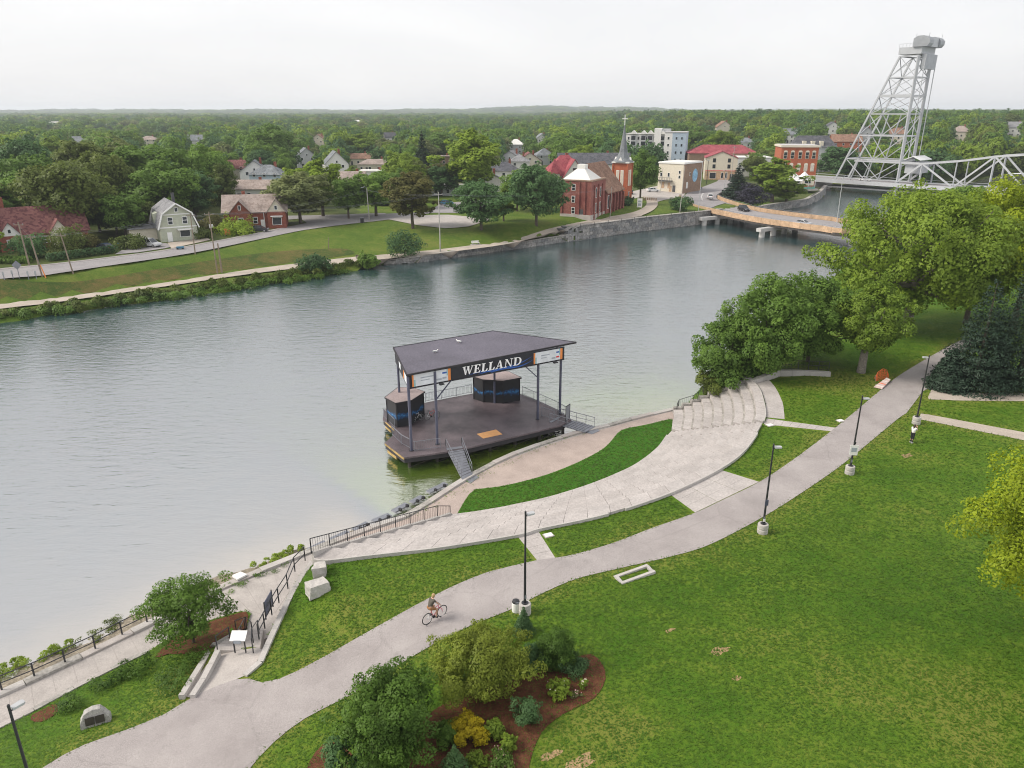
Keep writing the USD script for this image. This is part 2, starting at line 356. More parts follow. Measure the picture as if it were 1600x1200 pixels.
# ---------------------------------------------------------------- water
def water_mat():
    n = {'g': ('geometry', {}), 'at': ('attribute', {'attribute': 'tone'}),
         'bed': ('noise_texture', {'scale': 0.35, 'detail': 5.0, 'roughness': 0.65}),
         'rb': ('rgb_ramp', {'ramp': [(0.0, (0.085, 0.125, 0.012)), (0.2, (0.045, 0.090, 0.012)), (0.36, (0.020, 0.045, 0.026)), (0.5, (0.014, 0.034, 0.037)), (0.64, (0.045, 0.055, 0.045)), (0.8, (0.16, 0.14, 0.085)), (1.0, (0.34, 0.28, 0.19))]}),
         'ab': ('math', {'math_type': 'multiply_add', 'value2': 0.20}), 'ac': ('math', {'math_type': 'subtract', 'value2': 0.10}),
         'm1': ('mapping', {'scale': (0.45, 1.35, 1.0), 'rotation': (0, 0, 0.18)}), 'm2': ('mapping', {'scale': (0.9, 2.6, 1.0), 'rotation': (0, 0, -0.35)}),
         'w1': ('noise_texture', {'scale': 1.0, 'detail': 3.0, 'roughness': 0.55, 'distortion': 0.5}),
         'w2': ('noise_texture', {'scale': 1.7, 'detail': 2.0, 'roughness': 0.6}),
         'wl': ('noise_texture', {'scale': 0.018, 'detail': 2.0}), 'rl': ('rgb_ramp', {'ramp': [(0.35, (0.45,) * 3), (0.65, (1.0,) * 3)]}),
         'ad': ('math', {'math_type': 'multiply_add', 'value2': 0.4}), 'ml': ('math', {'math_type': 'multiply'}),
         'b': ('bump', {'strength': 1.0, 'distance': 0.10}),
         'd': ('diffuse_bsdf', {}), 'gl': ('glossy_bsdf', {'color': (1.0, 0.972, 0.965), 'roughness': 0.11}),
         'fr': ('fresnel', {'IOR': 7.6}), 'mx': ('mix_closure', {})}
    L = [('g.position', 'bed.vector'), ('bed.fac', 'ab.value1'), ('at.fac', 'ab.value3'), ('ab.value', 'ac.value1'), ('ac.value', 'rb.fac'), ('rb.color', 'd.color'),
         ('g.position', 'm1.vector'), ('g.position', 'm2.vector'), ('m1.vector', 'w1.vector'), ('m2.vector', 'w2.vector'), ('g.position', 'wl.vector'), ('wl.fac', 'rl.fac'),
         ('w2.fac', 'ad.value1'), ('w1.fac', 'ad.value3'), ('ad.value', 'ml.value1'), ('rl.color', 'ml.value2'), ('ml.value', 'b.height'),
         ('b.normal', 'gl.normal'), ('b.normal', 'fr.normal'), ('fr.fac', 'mx.fac'), ('d.BSDF', 'mx.closure1'), ('gl.BSDF', 'mx.closure2')]
    mats['water'] = usdkit.material(stage, '/World/Looks/water', n, L, surface='mx.closure')
water_mat()

# ---------------------------------------------------------------- near bank: heights
def zg(x, y):
    return -1.3 * sm((-1 - np.asarray(x, float)) / 17)
def zgs(off):
    return lambda x, y: zg(x, y) + off
def G(px, py, off=0.0): return P(px, py, zgs(off))

path_up = [(40, 1225), (75, 1194), (130, 1165), (200, 1140), (262, 1114), (298, 1091), (340, 1072), (385, 1056), (400, 1067), (440, 1060), (500, 1030), (560, 996), (640, 951), (700, 920), (760, 895), (838, 876), (868, 872), (900, 866), (960, 848), (1020, 825), (1085, 802), (1130, 781), (1187, 753), (1240, 718), (1297, 675), (1340, 640), (1395, 594), (1432, 570), (1470, 548), (1500, 532)]
path_lo = [(330, 1300), (375, 1222), (395, 1197), (412, 1176), (440, 1150), (480, 1121), (560, 1080), (620, 1041), (690, 1000), (740, 976), (800, 952), (840, 931), (900, 905), (970, 888), (1060, 867), (1112, 850), (1180, 815), (1230, 785), (1290, 745), (1330, 715), (1400, 657), (1416, 646)]
path_lo2 = [(1432, 625), (1442, 612), (1455, 603), (1475, 575), (1500, 552), (1530, 530)]
Tedge = [(490, 872), (512, 874), (572, 867), (635, 860), (680, 855), (745, 845), (815, 833), (842, 825), (905, 812), (955, 800), (1000, 786), (1042, 771), (1085, 752), (1125, 731), (1155, 710), (1175, 687), (1191, 661)]
Bedge = [(706, 811), (740, 807), (781, 800), (820, 792), (855, 784), (905, 769), (950, 752), (992, 732), (1025, 707), (1041, 686), (1049, 677)]
TW = [(1191, 661), (1195, 648), (1194, 634), (1190, 618), (1185, 606), (1173, 591)]
BW = [(1049, 677), (1050, 668), (1052, 660), (1053, 653), (1052, 645)]
TOPZ = 0.22
low_wall = [(-90, 1180), (0, 1137), (24, 1126), (46, 1114), (120, 1074), (180, 1043), (231, 1019)]
mulch_edge = [(231, 1019), (255, 1002), (290, 985), (330, 968), (386, 952), (392, 957), (389, 968), (384, 984)]
stair_wall = [(384, 984), (372, 988), (343, 1004), (334, 1012), (283, 1086), (294, 1091)]
kerb = [(382, 1053), (397, 1049), (413, 1018), (418, 1006), (421, 988), (440, 952), (458, 920), (470, 898), (488, 876)]

C = []
for l in (path_up, path_lo, path_lo2): C += [G(*a) for a in l]
C += [P(*a, -3.05) for a in low_wall] + [P(*a, -3.3) for a in mulch_edge]
C += [P(384, 984, -3.3), P(372, 988, -3.2), P(343, 1004, -2.6), P(334, 1012, -2.1), P(308, 1048, -1.7), P(283, 1086, -1.32)]
C += [G(*a) for a in kerb] + [P(*a, 0.0) for a in Tedge[1:] + TW] + [P(1217, 578, -0.3), P(1300, 581, 0.0)]
for x, y in np.stack(np.meshgrid(np.arange(-40, 270, 8), np.arange(2, 200, 8)), -1).reshape(-1, 2):
    q = project((x, y, 0)); e = np.interp(q[0], [a[0] for a in path_lo], [a[1] for a in path_lo], left=1500, right=0)
    if (q[1] > e + 12 and y > 8) or y <= 8 and x > 0 or (q[0] > 1470 and y < 180): C.append((x, y, float(zg(x, y))))
shore_near = [P(1052, 643, -4.7)[:2], P(1090, 600, -4.7)[:2], (30.5, 104), (43, 122), (58, 142), (80, 178), (100, 206), (122, 220), (160, 224), (230, 234), (400, 250)]
C += [(x, y, -4.7) for x, y in shore_near]
C += [P(1052, 645, -3.4), P(1110, 620, -1.9), P(1165, 593, -0.5), P(1240, 560, -0.2), P(1290, 540, 0), (48, 112, -.6), (62, 132, -.6), (88, 172, -.6), (112, 200, -.6), (165, 215, -.4), (240, 224, 0), (270, 120, 0), (270, 2, 0)]
zn = ctrl(C)

plateau = [(-55, 12)] + [P(*a, -3.05)[:2] for a in low_wall] + [P(*a, -3.3)[:2] for a in mulch_edge] + [P(372, 988, -3.2)[:2], P(343, 1004, -2.6)[:2], P(334, 1012, -2.1)[:2], G(405, 1010)[:2]] \
    + [G(*a)[:2] for a in kerb[2:]] + [P(*a, 0.0)[:2] for a in Tedge[1:] + TW] + [P(*a[:2], a[2])[:2] for a in [(1165, 593, -.5), (1110, 620, -1.9), (1052, 645, -3.4)]] + [tuple(a) for a in shore_near] + [(400, 2), (-30, 2)]
plateau_poly = Polygon([(a[0], a[1]) for a in plateau]).buffer(0)

def sheet(name, poly, mat, off, zf=zn, step=0.8, kind='structure', **kw):
    if isinstance(mat, str): mat = M[mat]
    return tag(mesh(name, drape(poly, step, zf, off), mat, smooth=True), kind=kind, **kw)

def tufts(name, poly, per, zf, mat, seed, h=.10, label=None):
    """short grass blades over a lawn, thinner with distance"""
    r = np.random.default_rng(seed); x0, y0, x1, y1 = poly.bounds; n = int((x1 - x0) * (y1 - y0) * per)
    q = r.uniform((x0, y0), (x1, y1), (n, 2)); d_ = np.hypot(q[:, 0], q[:, 1] * .9 - 4)
    q = q[(r.random(n) < np.clip((36 / np.maximum(d_, 16)) ** 1.7, 0, 1) * np.clip((125 - d_) / 60, 0, 1))]; q = q[shapely.contains_xy(poly, q[:, 0], q[:, 1])]
    n = len(q); b = np.column_stack([q, zf(q[:, 0], q[:, 1])]); a = r.uniform(0, 6.28, n); u = np.column_stack([np.cos(a), np.sin(a), 0 * a]); w = np.column_stack([-np.sin(a), np.cos(a), 0 * a]) * (r.uniform(.018, .036, n) * (1 + b[:, 1] / 60))[:, None]
    t = b + u * (r.uniform(.06, .16, n) * (1 + b[:, 1] / 80))[:, None] + np.column_stack([0 * a, 0 * a, h * r.uniform(.3, .9, n)])
    b, w = b + [0, 0, .004], -w
    v = np.stack([b - w, b + w, t], 1).reshape(-1, 3); nm = np.tile([0, 0, 1.0], (3 * n, 1)) + r.normal(size=(3 * n, 3)) * .25
    tag(mesh(name, trimesh.Trimesh(v, np.arange(3 * n).reshape(-1, 3), process=False), mat, normals=nm / np.linalg.norm(nm, axis=1, keepdims=True)), label, kind='stuff')

# main path and its branches
pu = spline([G(*a) for a in path_up[:7]], 5); pu2 = spline([G(*a) for a in path_up[7:]], 5)
pl = spline([G(*a) for a in path_lo], 5)
fan = [G(*a) for a in [(1435, 655), (1505, 669), (1580, 684), (1680, 705), (1680, 690), (1580, 672), (1500, 657), (1440, 646), (1421, 637), (1432, 625), (1447, 624), (1500, 626), (1560, 627), (1600, 627), (1700, 624), (1700, 611), (1600, 615), (1540, 615), (1480, 611), (1456, 607)]]
path_poly = Polygon([p[:2] for p in np.vstack([pu, pu2, [G(1530, 530)], spline([G(*a) for a in path_lo2], 5)[::-1], pl[::-1]])]).buffer(0)
branch_poly = Polygon([p[:2] for p in fan]).buffer(0.15).buffer(-0.15)
sheet('path', path_poly, 'asphalt', 0.030, step=0.9)
sheet('side_path', branch_poly.difference(path_poly), 'path_gravel', 0.022, step=0.8)
landing = Polygon([G(*a)[:2] for a in [(298, 1091), (340, 1072), (385, 1056), (412, 1018), (405, 1010), (334, 1012), (283, 1086)]])
sheet('landing', landing.difference(path_poly), 'concrete', 0.02, step=0.5)

walks_ = unary_union([Polygon([G(*a)[:2] for a in q]) for q in ([(806, 840), (842, 826), (870, 873), (838, 879)], [(1043, 773), (1127, 732), (1189, 753), (1085, 804)], [(1190, 664), (1197, 652), (1312, 669), (1300, 676)], [(1193, 662), (1197, 634), (1186, 604), (1173, 589), (1198, 588), (1219, 615), (1228, 657)])]).buffer(.08)
lawn_open = plateau_poly.difference(unary_union([path_poly.buffer(-.10), branch_poly.buffer(-.06), landing.buffer(.1), walks_]))
leafy('blade', ((0.048, 0.112, 0.007), (0.090, 0.170, 0.012), (0.17, 0.23, 0.03)), trans=.3, scale=.3)
tufts('grass_blades', lawn_open.intersection(shapely.box(-60, 0, 125, 125)), 75, zn, M['blade'], 21, label='short mown grass blades over the park lawn')

lm = drape(plateau_poly, 0.9, zn); hard = unary_union([path_poly, branch_poly, landing])
dd = shapely.distance(shapely.points(lm.vertices[:, :2]), hard); tn = np.exp(-np.maximum(dd, 0) / 1.1)
for a_, b_, r_ in ((1290, 590, 6), (1380, 600, 5), (1460, 655, 3), (1420, 715, 2.5), (900, 1180, 3), (700, 945, 2), (1560, 1120, 6), (1480, 625, 4), (960, 1150, 3), (560, 960, 2.5), (430, 1040, 2)):
    c_ = P(a_, b_, 0)[:2]; tn = np.maximum(tn, .8 * np.exp(-(np.linalg.norm(lm.vertices[:, :2] - c_, axis=1) / r_) ** 2))
tag(mesh('lawn', lm, M['lawn'], smooth=True, prim_color=tn), kind='structure')
plain('straw', (0.36, 0.25, 0.12), 0.95, var=0.25, scale=3, fine=.5, fscale=14)
for k_, (a_, b_, r_) in enumerate(((1127, 1016, .42), (1152, 1060, .22), (1417, 712, .5), (905, 1192, .6), (860, 1180, .35), (1046, 985, .25))):
    c_ = G(a_, b_); rr_ = np.random.default_rng(k_); th_ = np.linspace(0, 6.283, 15)[:-1]; sheet('bare_patch', Polygon([(c_[0] + 1.5 * r_ * math.cos(t) * q, c_[1] + .8 * r_ * math.sin(t) * q + .6 * r_ * math.cos(t) * q) for t, q in zip(th_, rr_.uniform(.5, 1.2, 14))]).buffer(0), 'straw', .012, step=.25)

# concrete walks from the path to the terrace: each cast panel one piece
def panels(name, quad, nu, nv, mat, zf, off=0.02, gap=0.02, thick=0.12, kind='structure'):
    """quad: four pixel-derived corner points (a b along, c d back)"""
    root = UsdGeom.Xform.Define(stage, numbered('/World', name)).GetPrim(); tag(root, kind=kind)
    a, b, c, d = [np.asarray(p, float)[:2] for p in quad]
    f = lambda u, v: (a * (1 - u) + b * u) * (1 - v) + (d * (1 - u) + c * u) * v
    for i in range(nu):
        for j in range(nv):
            e = [f(i / nu, j / nv), f((i + 1) / nu, j / nv), f((i + 1) / nu, (j + 1) / nv), f(i / nu, (j + 1) / nv)]
            m = sum(e) / 4; e = [m + (q - m) * (1 - gap / max(np.linalg.norm(q - m), .1)) for q in e]
            t = [np.r_[q, float(zf(q[0], q[1])) + off] for q in e]
            MB().slab(t, thick).build('panel', M[mat[(i * 7 + j * 3) % len(mat)]], root)
    return root
panels('walk', [G(808, 838), G(840, 828), G(868, 872), G(840, 877)], 1, 4, ['slab_b'], zn)
panels('walk', [G(1046, 772), G(1125, 734), G(1186, 753), G(1086, 801)], 3, 3, ['slab_b', 'slab_a', 'slab_b'], zn)
panels('walk', [G(1193, 663), G(1198, 654), G(1309, 669), G(1299, 674)], 1, 8, ['slab_b', 'slab_a'], zn)
crescent = [(1195, 652), (1197, 634), (1192, 616), (1186, 604), (1175, 591), (1196, 590), (1208, 600), (1217, 615), (1224, 632), (1226, 655)]
cw = [G(*a) for a in crescent]
for i in range(4):
    pass
root = UsdGeom.Xform.Define(stage, numbered('/World', 'walk')).GetPrim(); tag(root, kind='structure')
ia, ib = resample(np.array(cw[:5]), 9), resample(np.array(cw[5:][::-1]), 9)
for i in range(8):
    e = [ia[i], ib[i], ib[i + 1], ia[i + 1]]; m = sum(e) / 4
    MB().slab([q * .994 + m * .006 + [0, 0, 0.03] for q in e], 0.12).build('panel', M[['slab_b', 'slab_a'][i % 2]], root)

# ---------------------------------------------------------------- low shore: plaza, lower walk, lake wall
lake_edge = [(-60, 1110), (0, 1084), (56, 1058), (150, 1014), (238, 971), (345, 917), (392, 897), (480, 862), (530, 842), (577, 825), (635, 805), (680, 777), (725, 748), (760, 729), (792, 713), (855, 690), (915, 672), (940, 667), (1000, 651), (1052, 639)]
le = spline(PL(lake_edge, LOW_Z), 4)
low_poly = Polygon([p[:2] for p in np.vstack([le, PL([(1054, 652), (1052, 690), (1000, 745), (900, 785), (720, 830), (600, 850), (500, 890), (430, 990), (350, 1030), (225, 1030)], LOW_Z), PL(low_wall[::-1], LOW_Z + .3) + [0, -0.4, 0]])]).buffer(0)
MB().prism(low_poly, -5.2, LOW_Z).build('lower_walk', M['concrete'], kind='structure')
pink = Polygon([p[:2] for p in np.vstack([spline(PL([(530, 848), (577, 831), (635, 811), (680, 784), (728, 753), (762, 734), (795, 718), (857, 695), (917, 677), (942, 671), (1000, 655), (1050, 643)], LOW_Z), 4), PL([(1054, 655), (1040, 690), (900, 778), (700, 822), (560, 850)], LOW_Z)])]).buffer(0)
sheet('gravel_plaza', pink, 'pink_gravel', LOW_Z + 0.012, zf=None, step=1.2)
green = Polygon([p[:2] for p in np.vstack([spline(PL([(712, 809), (722, 790), (740, 766), (765, 763), (800, 757), (855, 742), (905, 722), (942, 702), (958, 686), (972, 672), (1010, 664), (1051, 654)], LOW_Z), 3), spline(PL(Bedge[::-1], LOW_Z), 4)])]).buffer(0)
sheet('plaza_grass', green, 'plaza_lawn', LOW_Z + 0.05, zf=None, step=1.0)
tufts('plaza_blades', green.buffer(-.05), 75, lambda x, y: np.full(len(x), LOW_Z + .05), M['blade'], 22, label='short grass blades on the crescent lawn of the plaza')
# panel joints of the lower walk: cast concrete panels between lake wall and planting
la = PL([(-60, 1117), (0, 1091), (56, 1065), (150, 1021), (238, 978), (300, 947), (348, 924), (394, 903), (450, 882)], LOW_Z)
lb = PL([(-60, 1168), (0, 1142), (40, 1118), (120, 1076), (226, 1024), (300, 984), (388, 954), (425, 965), (452, 925)], LOW_Z)
root = UsdGeom.Xform.Define(stage, '/World/walk_panels').GetPrim(); tag(root, kind='structure')
ra, rb_ = resample(la, 19), resample(lb, 19)
for i in range(18):
    e = [ra[i], rb_[i], rb_[i + 1], ra[i + 1]]; m = sum(e) / 4
    MB().slab([q + (m - q) * (0.03 / np.linalg.norm(m - q)) + [0, 0, 0.012] for q in e], 0.1).build('panel', M['concrete'], root)
# lake wall: capped concrete blocks
lw = thing('lake_wall', 'long low weathered concrete kerb wall along the near water edge', 'wall')
lr = resample(le, step=3.0)
for i in range(len(lr) - 1):
    d = (lr[i + 1] - lr[i]) / np.linalg.norm(lr[i + 1] - lr[i]); s = np.array([-d[1], d[0], 0])
    a, b = lr[i] + d * .015, lr[i + 1] - d * .015
    k = 0.16 + 0.03 * math.sin(i * 2.3)
    MB().slab([a + s * .12 + [0, 0, k], b + s * .12 + [0, 0, k], b - s * .42 + [0, 0, k], a - s * .42 + [0, 0, k]], 1.6).build('cap_block', M[['pale_concrete', 'old_concrete', 'concrete'][i % 3]], lw)

# sloping stony shore and lake bed strip left of the stage
sh = resample(le[:46], 60)
d = np.gradient(sh[:, :2], axis=0); d /= np.linalg.norm(d, axis=1, keepdims=True); s = np.stack([-d[:, 1], d[:, 0]], 1)
rng = np.random.default_rng(5)
mb = MB(); rows = []
for w, z in ((0.3, -3.55), (1.0, -3.75), (1.9, -3.95), (3.2, -4.25), (5, -4.8)):
    taper = np.clip(np.linspace(1.5, .25, 60), 0.25, 1)
    wob = 1 + .25 * np.sin(np.arange(60) * .7 + w)
    rows.append(np.column_stack([sh[:, :2] + s * (w * taper * wob)[:, None], z + rng.uniform(-.05, .05, 60)]))
v = np.vstack(rows); f = [[r * 60 + i, r * 60 + i + 1, (r + 1) * 60 + i + 1, (r + 1) * 60 + i] for r in range(4) for i in range(59)]
m = MB().add(v, f).mesh(); m = m.subdivide().subdivide(); m.vertices[:, 2] += (meshkit.fbm(m.vertices * 2.2, 3) - .5) * .22
if m.face_normals[:, 2].mean() < 0: m.invert()
tag(mesh('shore', m, M['shore_stone'], smooth=True), kind='structure')

# ---------------------------------------------------------------- the terrace of seats
NR = 9
tz = lambda k: TOPZ + (LOW_Z + 0.05 - TOPZ) * k / NR
T3, B3 = resample(spline(PL(Tedge, TOPZ), 6), 400), resample(spline(PL(Bedge, LOW_Z), 6), 400)
T4, B4 = resample(spline(PL(TW, TOPZ), 6), 100), resample(spline(PL(BW, LOW_Z), 6), 100)
def row_pt(T, B, u, k, z):
    """point of the k-th row line (0 = top) at the share u of the length"""
    i = u * (len(T) - 1); j = min(int(i), len(T) - 2); w = i - j
    t, b = T[j] * (1 - w) + T[j + 1] * w, B[j] * (1 - w) + B[j + 1] * w
    q = t + (b - t) * (k / NR); q[2] = z; return q
terrace = thing('amphitheatre', 'curved pale concrete amphitheatre terrace of long seat steps facing the stage', 'amphitheatre')
rng = np.random.default_rng(3)
for k in range(NR):
    nseg = 22
    for i in range(nseg):
        u0, u1 = i / nseg * 0.945 + 0.0004, (i + 1) / nseg * 0.945 - 0.0004
        z = tz(k) + rng.uniform(-.006, .006); a = []
        for u in (u0, (u0 + u1) / 2, u1): a.append(row_pt(T3, B3, u, k + 0.0, z))
        for u in (u1, (u0 + u1) / 2, u0): a.append(row_pt(T3, B3, u, k + 1.02, z))
        MB().slab(a, 0.75).build('slab', M[('slab_a', 'slab_b', 'slab_a', 'slab_c')[rng.integers(4)]], terrace)
    for i in range(7):
        u0, u1 = i / 7 + 0.002, (i + 1) / 7 - 0.002
        z = tz(k) + rng.uniform(-.006, .006); a = []
        for u in (u0, (u0 + u1) / 2, u1): a.append(row_pt(T4, B4, u * .93 + .03, k, z))
        for u in (u1, (u0 + u1) / 2, u0): a.append(row_pt(T4, B4, u * .93 + .03, k + 0.80 if k < 8 else k + 1, z))
        MB().slab(a, 0.42).build('slab', M[('slab_a', 'slab_b', 'slab_c')[rng.integers(3)]], terrace)
        # recessed base of the riser
        a = [row_pt(T4, B4, u * .93 + .03, kk, z - .40) for u, kk in ((u0, k), (u1, k), (u1, k + 1), (u0, k + 1))]
        MB().slab(a, 0.6).build('slab', M['old_concrete'], terrace)
    # aisle: two steps to each row
    for h in range(2):
        z = tz(k) - .2 * h
        a = [row_pt(T3, B3, u, k + .5 * h, z) for u in (.9475, .974, 1.0)] + [row_pt(T3, B3, u, k + .5 * h + .52, z) for u in (1.0, .974, .9475)]
        MB().slab(a, 0.7).build('step', M[('slab_a', 'slab_b')[(k + h) % 2]], terrace)
# kerb along the top, a proud lip
lip = np.array([row_pt(T3, B3, u, -.06, TOPZ + 0.015) for u in np.linspace(0.002, 0.468, 60)])
MB().strip(lip, 0.14, 0.9).build('top_kerb', M['pale_concrete'], terrace)
lip = np.array([row_pt(T3, B3, u, -.06, TOPZ + 0.015) for u in np.linspace(0.502, 0.945, 60)])
MB().strip(lip, 0.14, 0.9).build('top_kerb', M['pale_concrete'], terrace)
lip = np.array([row_pt(T4, B4, u, -.05, TOPZ + 0.02) for u in np.linspace(0.05, 0.96, 30)])
MB().strip(lip, 0.12, 0.8).build('top_kerb', M['pale_concrete'], terrace)
# stepped end walls
for k in range(NR):
    a, b = row_pt(T3, B3, 0.0, k + .02, tz(k) + .42), row_pt(T3, B3, 0.0, k + 1.0, tz(k) + .10)
    d = (b - a) * [1, 1, 0]; d /= np.linalg.norm(d); s = np.array([-d[1], d[0], 0])
    if s[0] > 0: s = -s
    top = [a, b, b + s * .22, a + s * .22]
    MB().slab(top, 1.0).build('end_wall', M['pale_concrete'], terrace)
for k in range(NR):
    a, b = row_pt(T4, B4, 0.965, k + .0, tz(k) + .2), row_pt(T4, B4, 0.965, k + .96, tz(k) + .2)
    d = (b - a) * [1, 1, 0]; d /= np.linalg.norm(d); s = np.array([d[1], -d[0], 0])
    if s[1] < 0: s = -s
    MB().slab([a, b, b + s * .45, a + s * .45], 1.3).build('end_wall', M['old_concrete'], terrace)

# ---------------------------------------------------------------- water sheet, its tone is how shallow it is
xs = np.concatenate([np.arange(-320, -60, 20), np.arange(-60, 60, 1.2), np.arange(60, 560, 20)])
ys = np.concatenate([np.arange(8, 115, 1.2), np.arange(115, 420, 12)])
gx, gy = np.meshgrid(xs, ys); v = np.column_stack([gx.ravel(), gy.ravel(), np.full(gx.size, WATER_Z)])
nx = len(xs); i, j = np.meshgrid(np.arange(nx - 1), np.arange(len(ys) - 1)); q = (j * nx + i).ravel()
f = np.column_stack([q, q + 1, q + nx + 1, q + nx])
line = LineString(le[:, :2]); dist = np.array([line.distance(Point(p)) if p[1] < 120 else 99.0 for p in v[:, :2]])
along = np.array([line.project(Point(p)) if p[1] < 120 else 0 for p in v[:, :2]]); stage_at = line.project(Point(P(700, 760, -3.4)[:2]))
sand = np.exp(-np.maximum(dist - 0.3, 0) / 5.0) * 1.0
algae = np.exp(-np.maximum(dist - 3, 0) / 9.0) * 0.62
w = sm((along - stage_at + 9.5) / 5)
tone = .5 + .5 * sand * (1 - w) - .5 * np.minimum(algae / .62, 1) * w
f = np.vstack([f[:, [0, 1, 2]], f[:, [0, 2, 3]]])
tag(mesh('water', trimesh.Trimesh(v, f, process=False), M['water'], prim_color=tone), kind='structure')
# ---------------------------------------------------------------- the waterfront stage
DECK = -2.6
plain('deck_boards', (0.085, 0.068, 0.078), 0.5, var=0.45, scale=0.30, color2=(0.20, 0.16, 0.175), fine=0.45, fscale=10, spec=0.4)
plain('deck_edge', (0.022, 0.020, 0.024), 0.7, var=0.3)
plain('roof_membrane', (0.135, 0.127, 0.158), 0.8, var=0.14, scale=0.3, fine=0.3, fscale=6, spec=0.3)
plain('pile_wood', (0.045, 0.04, 0.035), 0.9, var=0.4)
plain('post_blue', (0.075, 0.08, 0.12), 0.4, var=0.15, spec=0.5)
plain('shed_roof', (0.34, 0.275, 0.27), 0.85, var=0.15, scale=0.6, fine=0.2, fscale=6)
plain('yellow_timber', (0.36, 0.25, 0.09), 0.85, var=0.45, scale=2.0)
plain('board_white', (0.60, 0.63, 0.66), 0.6, var=0.10, scale=1.2)
plain('board_teal', (0.22, 0.40, 0.42), 0.6, var=0.15)
plain('board_orange', (0.66, 0.22, 0.05), 0.6, var=0.1)
plain('orange_sheet', (0.70, 0.36, 0.14), 0.7, var=0.10)
plain('banner_black', (0.010, 0.011, 0.017), 0.6, var=0.3)
plain('letter_white', (0.78, 0.78, 0.78), 0.6, var=0.03)
plain('print_grey', (0.33, 0.36, 0.40), 0.7, var=0.1)
plain('print_red', (0.55, 0.05, 0.05), 0.7, var=0.1)
plain('print_blue', (0.02, 0.09, 0.34), 0.6, var=0.3, scale=3)

def mural():
    """dark wall with a band of blue wavy paint"""
    n = {'g': ('geometry', {}), 's': ('separate_xyz', {}), 'n': ('noise_texture', {'scale': 0.7, 'detail': 5.0, 'roughness': 0.65}), 'n2': ('noise_texture', {'scale': 5.0, 'detail': 4.0}),
         'a': ('math', {'math_type': 'multiply_add', 'value2': 1.5}), 'a1': ('math', {'math_type': 'subtract', 'value2': -0.73}),
         'w': ('math', {'math_type': 'absolute'}), 'q': ('math', {'math_type': 'multiply_add', 'value2': 0.5}),
         'r': ('rgb_ramp', {'ramp': [(0.18, (0.035, 0.18, 0.38)), (0.34, (0.012, 0.06, 0.16)), (0.52, (0.010, 0.013, 0.020)), (1.0, (0.014, 0.014, 0.017))]}), 'p': ('principled_bsdf', {'roughness': 0.55})}
    L = [('g.position', 's.vector'), ('g.position', 'n.vector'), ('g.position', 'n2.vector'), ('n.fac', 'a.value1'), ('s.z', 'a.value3'), ('a.value', 'a1.value1'), ('a1.value', 'w.value1'),
         ('n2.fac', 'q.value1'), ('w.value', 'q.value3'), ('q.value', 'r.fac'), ('r.color', 'p.base_color')]
    mats['mural'] = usdkit.material(stage, '/World/Looks/mural', n, L, surface='p.BSDF')
mural()

def D(px, py, z=DECK): return P(px, py, z)
deck_px = [(631, 715), (601, 692), (613, 681), (617, 671), (598, 655), (600, 640), (640, 631), (665, 629), (705, 621), (738, 615), (776, 608), (815, 616), (850, 630), (872, 641), (893, 655), (876, 664.5), (720, 702), (695, 706)]
deck = [D(*a)[:2] for a in deck_px]
st = thing('stage', 'dark covered performance stage on piles over the water with WELLAND fascia', 'stage')
dk = MB().prism(deck, DECK - 0.16, DECK).build('deck', M['deck_boards'], st)
inner = Polygon(deck).buffer(-0.06)
MB().prism(inner, DECK - 0.60, DECK - 0.165).build('edge_beam', M['deck_edge'], st)
# pale timber edging and bracing of the left corner
for a, b in (((631, 717), (602, 694)), ((616, 672), (599, 656))):
    p, q = D(*a, DECK - .10), D(*b, DECK - .10)
    MB().bar(p, q, .10, .16).build('edge_board', M['board_orange' if 0 else 'yellow_timber'], st)
    MB().bar((p + q) / 2 + [0.15, .2, -.75], q + [0.2, .1, -.75], .12, .35).build('fender', M['yellow_timber'], st)
minx, miny = np.min(deck, 0); maxx, maxy = np.max(deck, 0)
a0, a1 = D(631, 715), D(876, 664.5); ax = (a1 - a0) / np.linalg.norm(a1 - a0); nv = np.array([-ax[1], ax[0], 0])
for i in range(7):
    for j in range(4):
        q = a0 + ax * (0.7 + i * 2.75) + nv * (0.6 + j * 3.3)
        if inner.contains(Point(q[:2])):
            MB().tube([[q[0], q[1], -6.5], [q[0], q[1], DECK - .55]], .16, 8).build('pile', M['pile_wood'], st)
            if j == 0 and i < 6:
                e = q + ax * 2.75
                MB().bar([q[0], q[1], -4.0], [e[0], e[1], DECK - .9], .07).build('pile_brace', M['pile_wood'], st)
# roof posts
POSTZ = 3.6
posts = {'a': (643, 704), 'b': (683.5, 694), 'c': (840, 655), 'd': (874.5, 646.5)}
pw = {k: D(*v) for k, v in posts.items()}
for k, v in pw.items():
    MB().tube([v, [v[0], v[1], 4.7]], .13, 12).build('post', M['post_blue'], st, smooth=40)
    MB().lathe([(.24, DECK), (.24, DECK + .03), (.13, DECK + .035)], (v[0], v[1], 0), 12).build('foot_plate', M['black_metal'], st)
bl = at(621.5, 570, 71.5); br = at(772.5, 575, 75.3)
for v in (bl, br):
    MB().tube([[v[0], v[1], DECK], [v[0], v[1], 4.8]], .12, 12).build('post', M['post_blue'], st, smooth=40)
for k, e in (('b', -1), ('c', 1)):
    v = pw[k]; w = v - (pw['c'] - pw['b']) / np.linalg.norm(pw['c'] - pw['b']) * 1.7 * e * np.array([1, 1, 0]) * 1.0
    MB().bar([v[0], v[1], 1.9], [w[0], w[1], 3.55], .09).build('post_brace', M['post_blue'], st)
